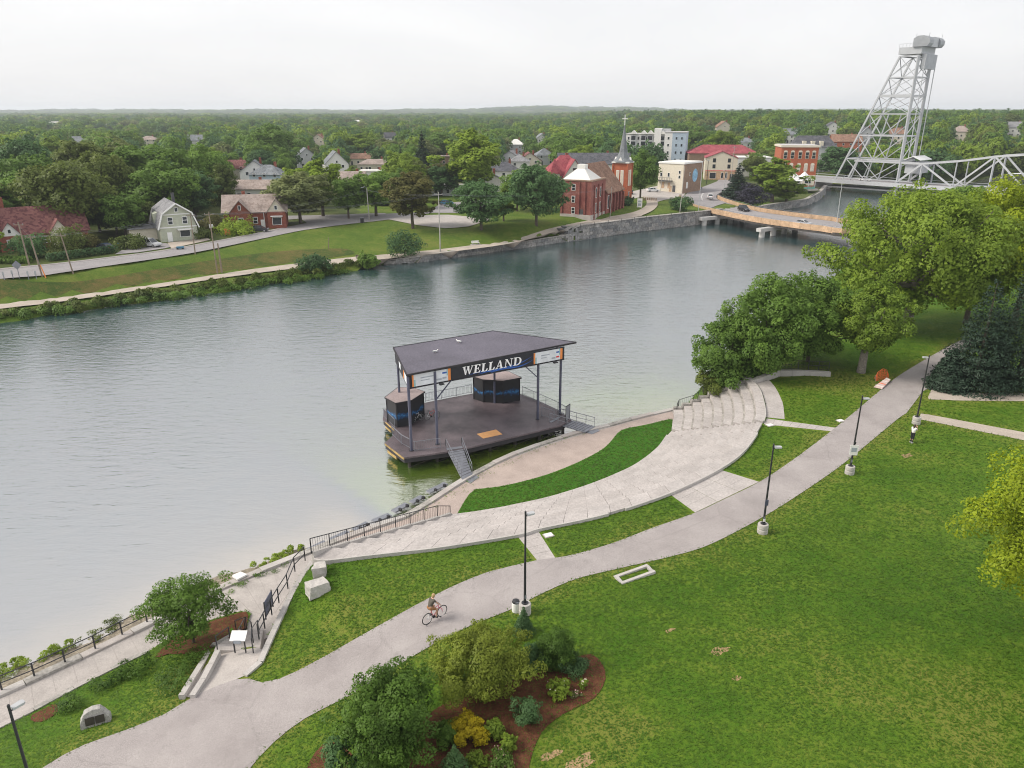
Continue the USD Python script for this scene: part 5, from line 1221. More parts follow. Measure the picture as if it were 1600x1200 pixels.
# --- white house with maroon roofs behind the church
b = Bld('old_house', 'white gabled house with steep maroon roofs behind the church', P(858, 306, .6)[:2], math.radians(10), 13, 12, 6.6)
b.walls('siding_white'); b.hip(6.4, 'roof_maroon', ridge=3.0, over=.6)
b.gable(5.6, 'roof_maroon', 'siding_white', along='b', a0=4.4, a1=12, b0=-1.8, b1=6, z=6.2, over=.4, name='gable_roof'); b.block('bay_wall', 'siding_white', 4.4, 12, -1.8, 0, -1, 6.2)
b.window('f', 8.2, 7.6, 1.6, 1.7, base=1.8, bars=1); b.windows('f', [6.4, 9.8], [3.8], 1.2, 1.9, base=1.8, bars=1); b.windows('f', [1.8], [3.8, .9], 1.2, 1.7); b.block('turret', 'siding_white', .3, 3.2, -1.2, 1.4, -1, 7.4)
b.solid('turret_roof', 'roof_maroon', [(-.2, -1.7, 7.4), (3.7, -1.7, 7.4), (3.7, 1.9, 7.4), (-.2, 1.9, 7.4), (1.75, .1, 12.4)], [(0, 1, 4), (1, 2, 4), (2, 3, 4), (3, 0, 4), (0, 3, 2, 1)]); b.chimney(8, 9, 9, 13.5, s=.9)

# --- cream corner building with brown brick side and round blue mural
q0, q1, q2 = P(1029, 297, .6), P(1068, 297, .6), P(1097, 290, .6)
b = Bld('corner_building', 'cream two storey corner building with brown brick side wall and round blue mural', q0[:2], math.radians(-40), 9.9, 13.5, 9.6, z0=.4, cat='building')
b.o = P(1027, 297, .6)[:2]; b.walls('siding_cream')
b.block('side_wall', 'brick_brown', b.w, b.w + .25, 0, b.d, -1, 9.6); b.block('parapet', 'trim_white', -.2, b.w + .4, -.25, b.d + .2, 9.6, 10.05); b.block('roof', 'roof_white', .1, b.w, .1, b.d - .1, 10.06, 10.2)
b.windows('f', [1.2, 4.2], [5.0], .9, 1.5); b.windows('f', [8.5], [4.6, 6.2], .9, 1.2); b.windows('f', [2.2, 4.6], [.9], 1.5, 2.4, pane='parapet_tan', frame='trim_white'); b.door('f', 6.6, 1.1, 2.2); b.door('f', 5.2, 1.0, 2.0, 'parapet_tan', base=0)
bal = b.block('balcony', 'trim_dark', 0, 6.0, -1.3, -.05, 3.6, 3.85); mbx = MB()
for k in np.linspace(0, 6, 10): mbx.bar(b.p(k, -1.28, 3.85), b.p(k, -1.28, 4.8), .08)
mbx.bar(b.p(0, -1.28, 4.8), b.p(6, -1.28, 4.8), .09).build('balcony_rail', M['trim_dark'], bal)
plain('mural_blue', (0.25, 0.45, 0.62), 0.8, var=0.35, scale=1.2)
cm = b.p(b.w + .28, 8.5, 5.4); mbx = MB(); rr = 2.0
ring = [cm + np.r_[b.v, 0] * rr * math.cos(t) + np.array([0, 0, rr * 1.15 * math.sin(t)]) for t in np.linspace(0, 2 * math.pi, 25)[:-1]]
mbx.face(ring).build('round_mural', M['mural_blue'], b.t); b.window('r', 4.5, 5.4, .8, 1.2, base=.25)
b.block('notice', 'trim_white', b.w + .25, b.w + .32, 2.2, 3.4, 1.2, 3.4)

# --- cream gabled building with maroon roofs behind it
b = Bld('cream_building', 'cream gable fronted building with red stripe at the bend of the street', P(1100, 279, 1.0)[:2], math.radians(-12), 13.0, 16, 8.6, z0=.6, cat='building')
b.walls('siding_cream'); b.gable(2.6, 'roof_maroon', 'siding_cream', along='b', over=.3)
b.windows('f', [3.6, 9.6], [4.6, 7.0], 1.2, 1.6, frame='trim_dark'); b.block('red_stripe', 'print_red', 0.3, 12.7, -.05, 0, 3.55, 3.8); b.block('lower_front', 'parapet_tan', 0.2, 12.8, -.06, .0, -.5, 3.5); b.windows('f', [7.2, 8.8], [.6], 1.0, 2.4, base=.05); b.window('f', 3.4, .5, 2.6, 2.4, base=.05); b.door('f', 11, 1.4, 2.4, base=.05)
b = Bld('red_roof_block', 'long building with maroon hipped roof behind the cream gabled building', P(1075, 268, 1.0)[:2], math.radians(-4), 32, 14, 8.2, z0=1.0, cat='building'); b.walls('brick_brown'); b.hip(3.6, 'roof_maroon')
b = Bld('flat_block', 'low pale flat roofed building right of the cream gabled building', P(1150, 272, 1.0)[:2], math.radians(-5), 15, 14, 7, z0=1.0, cat='building'); b.walls('siding_white'); b.block('roof', 'roof_white', -.2, 15.2, -.2, 14.2, 7.0, 7.3); b.windows('f', [3, 7, 11], [1, 4.2], 1.3, 1.6)

# --- orange brick three storey hotel-like block
b = Bld('brick_block', 'three storey orange brick commercial block with arched windows near the lift bridge', P(1215, 289, .6)[:2], math.radians(-8), 13.6, 13, 14.2, z0=.4, cat='building')
b.walls('brick_orange'); b.block('cornice', 'siding_cream', -.4, b.w + .4, -.45, b.d + .3, 14.2, 14.9); b.block('shop_front', 'siding_cream', .2, b.w - .2, -.12, 0, .2, 4.0); b.block('roof', 'roof_flat', .1, b.w - .1, .1, b.d - .1, 14.9, 15.0)
for s in (1.6, 4.2, 7.0, 9.6, 12.0):
    for z in (5.4, 10.0):
        w_ = b.window('f', s, z, 1.35, 2.5, frame='siding_cream', pane='dark_glass' if z > 6 else 'curtain', bars=1)
        mbx = MB(); arc = [b.p(s + .75 * math.cos(t), -.06, z + 2.5 + .6 * math.sin(t)) for t in np.linspace(0, math.pi, 9)]; mbx.face(arc).build('arch', M['siding_cream'], w_)
b.windows('f', [3, 7, 11], [.9], 2.4, 2.4, base=.12); b.windows('r', [4, 9], [5.4, 10], 1.2, 2.4)
b2 = Bld('dark_roof_house', 'house with dark purple mansard roof and pale dormers behind the orange brick block', P(1236, 264, 1.5)[:2], math.radians(-5), 20, 12, 11); b2.walls('siding_grey'); b2.hip(5.2, 'roof_dark', ridge=14)
for s in (5, 9, 13): b2.block('dormer', 'siding_cream', s - .8, s + .8, .4, 3, 11.6, 13.8)

# --- pale apartments
b = Bld('apartment_block', 'pale grey white apartment block with gabled balconies behind the church', P(976, 262, 1.5)[:2], math.radians(-16), 22, 13, 16.2, z0=1.0, cat='building')
b.walls('siding_white', 16.2); b.block('roof', 'roof_flat', -.2, 22.2, -.2, 13.2, 16.2, 16.5)
b.block('end_wing', 'siding_blue', 22.6, 29, -6, 9, -1, 17.2); b.block('end_wing_front', 'siding_white', 19.0, 22.6, -6, 9, -1, 17.2); b.block('end_wing_roof', 'roof_flat', 18.8, 29.2, -6.2, 9.2, 17.2, 17.5); b.block('stair_tower', 'siding_white', 13.6, 16.8, -1.5, 5, -1, 19.0); b.block('stair_tower', 'siding_grey', 16, 20.5, 3, 10, -1, 18.6)
for s in (3.6, 8.4, 11.6, 17.4):
    b.block('balcony_bay', 'siding_grey', s - 1.3, s + 1.3, -.9, 0, -1, 15.6)
    for z in (1, 4.3, 7.6, 10.9, 13.4): MB().slab([b.p(s - 1.0, -.96, z + 2.0), b.p(s + 1.0, -.96, z + 2.0), b.p(s + 1.0, -.9, z + 2.0), b.p(s - 1.0, -.9, z + 2.0)], 1.8).build('window', M['dark_glass'], b.t)
    b.solid('bay_gable', 'roof_white', [(s - 1.7, -1.3, 16.3), (s + 1.7, -1.3, 16.3), (s + 1.7, 3, 16.3), (s - 1.7, 3, 16.3), (s, -1.3, 18.0), (s, 3, 18.0)], [(0, 1, 4), (2, 3, 5), (1, 2, 5, 4), (3, 0, 4, 5), (0, 3, 2, 1)])
for s in (1.2, 6.0, 10.0): b.windows('f', [s], [1, 4.3, 7.6, 10.9, 13.6], .9, 1.4, frame='siding_grey')
b.windows('f', [20.8], [1, 4.3, 7.6, 10.9, 14], 1.0, 1.3, base=6)
for s in (24.5, 27): b.windows('f', [s], [1, 4.3, 7.6, 10.9, 14], .9, 1.3, base=6, frame='siding_blue')

# --- white marquee by the canal
plain('tent_white', (0.80, 0.80, 0.79), 0.6, var=0.04)
tc = P(1240, 297, .2); t = thing('marquee', 'white peaked marquee tent with green railing beside the canal', 'tent')
TU = np.array([math.cos(.5), math.sin(.5), 0]); TV = np.array([-TU[1], TU[0], 0])
tp_ = lambda a, b_, z: tc + TU * a + TV * b_ + [0, 0, z]
for k, (a0, a1) in enumerate(((0, 5.5), (5.5, 11))):
    c = [tp_(a0, 0, 3.1), tp_(a1, 0, 3.1), tp_(a1, 6, 3.1), tp_(a0, 6, 3.1)]; top = tp_((a0 + a1) / 2, 3, 6.2); m_ = [(x + top) / 2 - [0, 0, .45] for x in c]
    v = np.array(c + m_ + [top]); f = []
    for i in range(4): j = (i + 1) % 4; f += [[i, j, 4 + j], [i, 4 + j, 4 + i], [4 + i, 4 + j, 8]]
    f += [[0, 3, 2], [0, 2, 1]]
    mesh('canopy', trimesh.Trimesh(v, f, process=False), M['tent_white'], t)
for a in (0, 3.7, 7.4, 11):
    for b_ in (0, 6): MB().bar(tp_(a, b_, -.5), tp_(a, b_, 3.1), .18).build('pole', M['tent_white'], t)
plain('green_paint', (0.12, 0.30, 0.24), 0.6, var=0.1)
for a0 in np.arange(0, 11, 2.2): MB().slab([tp_(a0 + .1, -.3, .9), tp_(a0 + 2.1, -.3, .9), tp_(a0 + 2.1, -.25, .9), tp_(a0 + .1, -.25, .9)], 1.0).build('fence_panel', M['green_paint'], t)
MB().slab([tp_(-1, -1, .02), tp_(12, -1, .02), tp_(12, 7, .02), tp_(-1, 7, .02)], .6).build('platform', M['concrete'], t)

# --- background houses, each one a thing
def small_house(label, px, py, w, d, h, rise, wall, roof, ang, kind='gable', along='a', wins=2, z=None, name='house', cat='house', group=None):
    o = Gf_(px, py); u = np.array([math.cos(ang), math.sin(ang)])
    b = Bld(name, label, o[:2] - u * w / 2, ang, w, d, h, cat=cat, group=group); b.walls(wall)
    if kind == 'gable': b.gable(rise, roof, wall, along=along)
    elif kind == 'hip': b.hip(rise, roof)
    else: b.block('roof', roof, -.3, w + .3, -.3, d + .3, h, h + .4)
    for f_, L_ in (('f', w), ('r' if px < 800 else 'l', d)):
        n = max(1, int(L_ / 4)); zs = [.9] if h < 4.4 else [.9, 3.7]
        b.windows(f_, [L_ * (i + .5) / n for i in range(n)], zs, 1.2, 1.4)
    if along == 'b' and kind == 'gable' and rise > 2: b.window('f', w / 2, h + .3, .9, 1.1)
    b.door('f', w * .28, mat='trim_dark'); b.chimney(w * .7, d * .6, h, h + rise + 1.0)
    return b
HL = [
 ('white gambrel-like house with slate roof among trees above the brick house', 400, 289, 11, 9, 5, 4, 'siding_white', 'roof_slate', .25, 'gable', 'b'),
 ('small cream house with dark red roof left of the white house', 371, 280, 8, 8, 4.5, 3, 'siding_cream', 'roof_red', .2, 'gable', 'a'),
 ('low tan roofed house behind the two gabled brick house', 390, 312, 14, 8, 3.4, 2.4, 'siding_white', 'roof_tan', .05, 'gable', 'a'),
 ('house with teal grey roof behind the willow-like trees', 415, 292, 12, 9, 4.5, 3.4, 'siding_blue', 'roof_slate', -.1, 'hip', 'a'),
 ('grey roofed house peeping over the bright green trees', 481, 262, 10, 9, 5.5, 4, 'siding_grey', 'roof_slate', .4, 'gable', 'b'),
 ('white house with tall pointed gable and pale roof', 528, 276, 10, 11, 5.5, 5, 'siding_white', 'roof_slate', .35, 'gable', 'b'),
 ('low brown roofed house beside the pointed white gable', 560, 258, 15, 9, 3.4, 2.4, 'siding_cream', 'roof_brown', 0, 'gable', 'a'),
 ('long tan roofed bungalow behind the small conifer', 585, 268, 16, 9, 3.4, 2.2, 'siding_cream', 'roof_tan', .05, 'hip', 'a'),
 ('pale flat roofed shed in front of the tan bungalow', 583, 280, 12, 8, 3.2, .5, 'siding_white', 'roof_white', .05, 'flat', 'a'),
 ('cream house half hidden left of the orange brown tree', 550, 302, 9, 8, 4.5, 2.5, 'siding_cream', 'roof_tan', .1, 'gable', 'a'),
 ('tan flat roofed building between the dark spruce and the tall pale tree', 688, 258, 16, 10, 4.4, .5, 'brick_brown', 'roof_tan', 0, 'flat', 'a'),
 ('white house with dark blue hipped roof right of the tall pale tree', 787, 291, 13, 10, 5.6, 3.2, 'siding_white', 'roof_dark', .05, 'hip', 'a'),
 ('grey roofed house with dormer behind the dark blue roof', 796, 268, 12, 9, 5.4, 4, 'siding_grey', 'roof_grey', -.2, 'gable', 'b'),
 ('white two storey house beside the grey roofed one', 812, 272, 9, 9, 5.6, 3, 'siding_white', 'roof_grey', 0, 'hip', 'a'),
 ('house with faded red roof left of the maroon roofs', 828, 268, 11, 9, 5, 3.6, 'siding_cream', 'roof_red', .1, 'gable', 'b'),
 ('grey roofed house in the trees above the maroon roofs', 853, 258, 10, 9, 5, 3.5, 'siding_grey', 'roof_slate', .2, 'hip', 'a'),
 ('long dark roofed hall between church roof and spire', 929, 281, 30, 11, 6.4, 4, 'siding_white', 'roof_dark', 0.02, 'gable', 'a'),
 ('pale carport roof on posts behind the orange brown tree', 700, 306, 12, 7, 3.0, .4, 'siding_grey', 'roof_white', .05, 'flat', 'a'),
 ('white cottage between the orange brown tree and the dark maple', 765, 300, 10, 8, 4, 2.8, 'siding_white', 'roof_slate', .1, 'gable', 'b'),
 ('brick house with grey roof on the wooded hill right of the orange block', 1281, 240, 16, 10, 5.6, 4, 'siding_grey', 'roof_slate', -.2, 'hip', 'a'),
 ('red brick house with brown roof on the hill left of the lift bridge', 1322, 237, 18, 11, 6, 4, 'brick_orange', 'roof_brown', -.15, 'gable', 'a'),
 ('purple grey house on the hillside behind the tower legs', 1352, 228, 12, 10, 7, 5, 'siding_grey', 'roof_dark', -.2, 'gable', 'b'),
 ('tall pale house with red roof above the hill right of the tower', 1131, 215, 14, 11, 8, 5, 'siding_cream', 'roof_brown', 0, 'gable', 'b'),
 ('small white house deep in the trees right of the apartments', 1168, 238, 12, 10, 6, 3, 'siding_white', 'roof_slate', .1, 'hip', 'a'),
 ('white roofed house on the right hill near the picture edge', 1585, 214, 16, 11, 7, 4, 'siding_white', 'roof_grey', -.3, 'gable', 'a'),
 ('brown roofed house hidden in the trees behind the lift tower', 1402, 226, 14, 10, 7, 4, 'siding_cream', 'roof_brown', -.2, 'hip', 'a'),
 ('pale blue house seen through the dark trees behind the red roof', 46, 322, 10, 9, 5.4, 3.5, 'siding_blue', 'roof_white', .1, 'gable', 'b'),
 ('white farm-like house in the far left woods', 83, 203, 22, 14, 8, 4, 'siding_white', 'roof_white', .1, 'gable', 'a'),
 ('long white roofed store building far off left of centre', 178, 204, 34, 20, 9, 1, 'siding_white', 'roof_white', .05, 'flat', 'a'),
 ('low pale factory hall far off behind the left woods', 240, 208, 60, 22, 7, 1, 'siding_cream', 'roof_white', 0, 'flat', 'a'),
 ('small white building far off in the left woods', 142, 201, 16, 14, 8, 1, 'siding_white', 'roof_white', 0, 'flat', 'a'),
 ('pale house with grey roof peeping out of the woods above the narrow column shaped tree', 306, 232, 11, 9, 6, 4, 'siding_white', 'roof_slate', .2, 'gable', 'a'),
 ('cream house with brown roof in the woods above the bright green trees', 497, 230, 11, 9, 6, 4, 'siding_cream', 'roof_brown', -.1, 'gable', 'b'),
 ('white house with dark roof in the woods left of the pointed spruce', 612, 226, 11, 9, 6, 4, 'siding_white', 'roof_dark', .3, 'gable', 'a'),
 ('grey house with pale roof in the woods right of the tall light green tree', 806, 240, 11, 9, 6, 3.5, 'siding_grey', 'roof_white', 0, 'hip', 'a'),
 ('white gabled house with slate roof far behind the maroon roofs', 848, 228, 11, 9, 6, 4, 'siding_white', 'roof_slate', .2, 'gable', 'b'),
 ('white house with red roof on the slope above the cream gabled building', 1098, 226, 12, 9, 6, 4, 'siding_white', 'roof_red', .1, 'gable', 'a'),
 ('pale grey house on the slope above the orange brick block', 1236, 224, 12, 9, 6, 4, 'siding_white', 'roof_slate', -.2, 'gable', 'a'),
 ('white house with dark roof high on the slope left of the lift tower', 1300, 214, 12, 9, 7, 4, 'siding_white', 'roof_dark', -.1, 'gable', 'b'),
 ('pale house with tan roof in the trees above the truss', 1500, 222, 12, 9, 7, 4, 'siding_cream', 'roof_tan', -.3, 'hip', 'a'),
 ('white two storey house in the woods at the far left', 122, 236, 11, 9, 6, 4, 'siding_white', 'roof_slate', .1, 'gable', 'a'),
 ('cream bungalow in the woods above the gambrel house', 232, 228, 14, 9, 5, 3, 'siding_cream', 'roof_tan', .1, 'hip', 'a'),
 ('white roofed barn far off above the centre woods', 556, 196, 30, 16, 7, 3, 'siding_white', 'roof_white', 0, 'gable', 'a'),
]
house_spots = []
for h_ in HL:
    b = small_house(h_[0], h_[1], h_[2], h_[3], h_[4], h_[5], h_[6], h_[7], h_[8], h_[9], h_[10], h_[11])
    house_spots.append((b.p(b.w / 2, b.d / 2, 0)[:2], max(b.w, b.d) / 2))
# ---------------------------------------------------------------- trees
plain('bark', (0.12, 0.095, 0.075), 0.95, var=0.3, scale=3, coord='object', fine=.5, fscale=9)
plain('bark_grey', (0.24, 0.215, 0.185), 0.95, var=0.25, scale=3, coord='object', fine=.4, fscale=9)
leafy('leaf_green', ((0.076, 0.146, 0.027), (0.192, 0.315, 0.050), (0.437, 0.545, 0.094)))
leafy('leaf_dark', ((0.050, 0.103, 0.043), (0.117, 0.225, 0.073), (0.261, 0.387, 0.108)))
leafy('leaf_bright', ((0.117, 0.193, 0.024), (0.290, 0.397, 0.041), (0.580, 0.580, 0.085)))
leafy('leaf_yellow', ((0.120, 0.165, 0.008), (0.330, 0.410, 0.018), (0.56, 0.58, 0.05)))
leafy('leaf_olive', ((0.070, 0.105, 0.022), (0.175, 0.220, 0.045), (0.310, 0.340, 0.085)))
leafy('leaf_pale', ((0.128, 0.164, 0.058), (0.287, 0.323, 0.120), (0.532, 0.524, 0.212)))
leafy('leaf_rust', ((0.075, 0.085, 0.022), (0.205, 0.185, 0.048), (0.370, 0.280, 0.085)))
leafy('needle', ((0.012, 0.026, 0.016), (0.029, 0.057, 0.032), (0.071, 0.106, 0.062)), trans=.08)
leafy('leaf_purple', ((0.021, 0.021, 0.034), (0.046, 0.042, 0.064), (0.106, 0.106, 0.117)), trans=.1)
leafy('leaf_gold', ((0.30, 0.24, 0.008), (0.58, 0.47, 0.015), (0.72, 0.62, 0.05)))
leafy('leaf_shrub', ((0.042, 0.092, 0.014), (0.130, 0.235, 0.030), (0.34, 0.43, 0.07)))
leafy('leaf_lime', ((0.095, 0.125, 0.016), (0.27, 0.33, 0.040), (0.50, 0.52, 0.09)))

def leaves(r, blobs, n, size, up=0.25, outward=0.60, crown_c=None, shell=0.45, aspect=0.6):
    """leaf sprays spread through the blobs (cx, cy, cz, rx, ry, rz); normals lean outward so that clumps are shaded as clumps"""
    b = np.asarray(blobs, float); w = (b[:, 3] * b[:, 4] * b[:, 5]) ** (2 / 3); k = r.choice(len(b), n, p=w / w.sum())
    d = r.normal(size=(n, 3)); d[:, 2] += up; d /= np.linalg.norm(d, axis=1, keepdims=True)
    rad = shell + (1.06 - shell) * r.random(n) ** 0.55
    c = b[k, :3] + d * b[k, 3:6] * rad[:, None]
    cc = np.average(b[:, :3], axis=0, weights=w) if crown_c is None else np.asarray(crown_c)
    o2 = c - cc; o2 /= np.maximum(np.linalg.norm(o2, axis=1, keepdims=True), 1e-6)
    face = d * .55 + o2 * .35 + r.normal(size=(n, 3)) * .45; face[:, 2] += .3; face /= np.linalg.norm(face, axis=1, keepdims=True)
    t = np.cross(face, r.normal(size=(n, 3))); t /= np.linalg.norm(t, axis=1, keepdims=True); s = np.cross(face, t)
    L = size * r.uniform(.6, 1.35, n)[:, None]; W = L * aspect * r.uniform(.75, 1.2, n)[:, None]
    v = np.stack([c - t * L * .5, c + s * W * .5 + t * L * .05, c + t * L * .5 - face * L * .10, c - s * W * .5 + t * L * .05], 1).reshape(-1, 3)
    i = np.arange(n)[:, None] * 4; f = np.vstack([i + [0, 2, 1], i + [0, 3, 2]])
    nn = d * .72 + o2 * .28; nn /= np.linalg.norm(nn, axis=1, keepdims=True)
    nm = nn * outward + face * (1 - outward) + r.normal(size=(n, 3)) * .10 + np.array([0, 0, .34]); nm /= np.linalg.norm(nm, axis=1, keepdims=True)
    return v, f, np.repeat(nm, 4, 0)

def add_leaves(name, mat, parent, r, blobs, n, size, **kw):
    v, f, nm = leaves(r, blobs, n, size, **kw)
    return mesh(name, trimesh.Trimesh(v, f, process=False), M[mat], parent, normals=nm)

def crown_blobs(r, H, R, base=.28, k=30, lump=.34, top=1.0, round_=0.8):
    """lumps that make an uneven rounded crown: height H, radius R, foliage from base * H"""
    z0, z1 = base * H, H * .96; zc, hz = (z0 + z1) / 2, (z1 - z0) / 2; out = []
    for i in range(k):
        a = i * 2.39996 + r.uniform(-.5, .5); q = 1 - 2 * (i + .5) / k; q = np.clip(q + r.uniform(-.12, .12), -1, 1)
        w = math.sqrt(max(0, 1 - abs(q) ** 2.2)); g = r.uniform(.45, .88) if r.random() > .22 else r.uniform(.86, 1.16)
        lr = lump * r.uniform(.5, 1.2) * R * (.72 if g > .88 else 1.0)
        out.append((math.cos(a) * w * R * g, math.sin(a) * w * R * g, zc + q * hz * r.uniform(.72, .96) * round_, lr, lr, lr * r.uniform(.7, .95)))
    for i in range(k):                       # loose sprays that break the outline
        b = out[r.integers(k)]; d = r.normal(size=3); d[2] = abs(d[2]) * .8; d /= np.linalg.norm(d); q = b[3] * r.uniform(.22, .42)
        e = np.array(b[:3]) + d * (b[3] + q * .5); out.append((*e, q, q, q * r.uniform(.7, 1.3)))
    out.append((0, 0, zc + hz * .1, R * .5, R * .5, hz * .55))
    return out

def limbs(name, mat, parent, r, H, R, blobs, r0, n=9, split=.30, lean=(0, 0)):
    mb = MB(); top = np.array([lean[0], lean[1], H * .72])
    p = np.array([[0, 0, -.4], [0, 0, .05], [lean[0] * .2 + .02 * H * r.normal() * .3, lean[1] * .2, H * split], top * [.7, .7, .75], top])
    mb.tube(p, [r0 * 1.5, r0 * 1.15, r0 * .85, r0 * .45, r0 * .12], 9)
    for i in r.permutation(len(blobs))[:n]:
        b = np.array(blobs[i][:3]); s = np.array([p[2], p[3]])[int(r.random() > .6)] * r.uniform(.9, 1.05)
        m = (s + b) / 2 + [0, 0, -.03 * H]; mb.tube([s, m, b], [r0 * .42, r0 * .27, r0 * .08], 6)
    return mb.build(name, M[mat], parent, smooth=40)

def broadleaf(parent, seed, H, R, mat, n, size, base=.28, k=30, lump=.34, bark='bark', r0=None, round_=.85, nl=9, shell=.45, lean=(0, 0)):
    r = np.random.default_rng(seed); bl = crown_blobs(r, H, R, base, k, lump, round_=round_)
    limbs('trunk', bark, parent, r, H, R, bl, r0 or H * .018, nl, lean=lean)
    add_leaves('crown', mat, parent, r, bl, n, size, shell=shell)

def conifer(parent, seed, H, R, mat, n, size, base=.06, power=.9, tiers=16, droop=.25):
    r = np.random.default_rng(seed); bl = []
    for i in range(tiers):
        t = (i + .5) / tiers; z = H * (base + (1 - base) * t); rr = R * (1 - t) ** power * r.uniform(.85, 1.1); m = max(3, int(9 * (1 - t) + 3))
        for j in range(m):
            a = j / m * 6.283 + i * 1.3 + r.uniform(-.2, .2); q = rr * r.uniform(.55, .75)
            bl.append((math.cos(a) * q, math.sin(a) * q, z - droop * q, rr * .42 + .1, rr * .42 + .1, H / tiers * .55))
    MB().tube([[0, 0, -.3], [0, 0, H * .5], [0, 0, H * .97]], [H * .02, H * .012, .02], 8).build('trunk', M['bark'], parent, smooth=40)
    add_leaves('crown', mat, parent, r, bl, n, size, up=.5, shell=.3, aspect=.35)

KH = 14.0     # the kinds are built 14 m tall and scaled
kinds = {}
def kind(name, fn):
    p = proto(name); fn(p); kinds[name] = p
LEAF = {'green': 'leaf_green', 'dark': 'leaf_dark', 'bright': 'leaf_bright', 'yellow': 'leaf_yellow', 'olive': 'leaf_olive', 'pale': 'leaf_pale', 'rust': 'leaf_rust'}
for i, (c, R_, b_, k_, lu) in enumerate((('green', 5.6, .22, 30, .34), ('dark', 5.8, .14, 34, .32), ('bright', 5.0, .22, 26, .36), ('olive', 5.6, .2, 30, .34), ('pale', 5.2, .18, 34, .30), ('rust', 5.4, .2, 30, .33))):
    kind(f'{c}_tree_kind', lambda p: broadleaf(p, 40 + i, KH, R_, LEAF[c], 9500, .52, base=b_ * .8, k=k_ + 16, lump=lu * .86))
    kind(f'{c}_tree_kind_b', lambda p: broadleaf(p, 80 + i, KH, R_ * .82, LEAF[c], 8500, .52, base=b_ * .7, k=34, lump=lu * .95))
kind('conifer_kind', lambda p: conifer(p, 60, KH, 3.4, 'needle', 6500, .6))
kind('column_kind', lambda p: broadleaf(p, 61, KH, 3.0, 'leaf_olive', 6000, .5, base=.05, k=26, lump=.5))
kind('purple_kind', lambda p: broadleaf(p, 62, KH, 5.2, 'leaf_purple', 6500, .55, base=.08, k=28, lump=.36))

trees = []      # (x, y, radius)
NAME = {'conifer': 'conifer_tree', 'column': 'column_tree', 'purple': 'purple_tree'}
rt = np.random.default_rng(77)
def place_tree(kd, x, y, h, wid, label, group=None, z=None, zf=zfar):
    """kd: kind; h: height in m; wid: crown width in m"""
    key = f'{kd}_kind' if kd in NAME else f'{kd}_tree_kind' + ('_b' if rt.random() < .45 else '')
    base = {'conifer': 6.8, 'column': 6.0, 'purple': 10.4}.get(kd, 10.4 if not key.endswith('_b') else 8.6)
    s = h / KH; sx = wid / base
    z = float(zf(x, y)) - .1 if z is None else z
    copy_of(kinds[key], NAME.get(kd, 'broadleaf_tree'), label, 'tree', (x, y, z), rt.uniform(0, 6.283), (sx, sx, s), group)
    trees.append((x, y, wid / 2))

def tree_px(kd, cx, base, top, half, label, Y=None):
    """crown centre column, foot row, top row, half crown width in pixels"""
    g = Gf_(cx, base)
    h = at(cx, top, g[1])[2] - g[2]; depth = g[1] * CP + (CAMH - g[2] - h / 2) * SP
    place_tree(kd, g[0], g[1], h, 2 * half / FPX * depth, label)

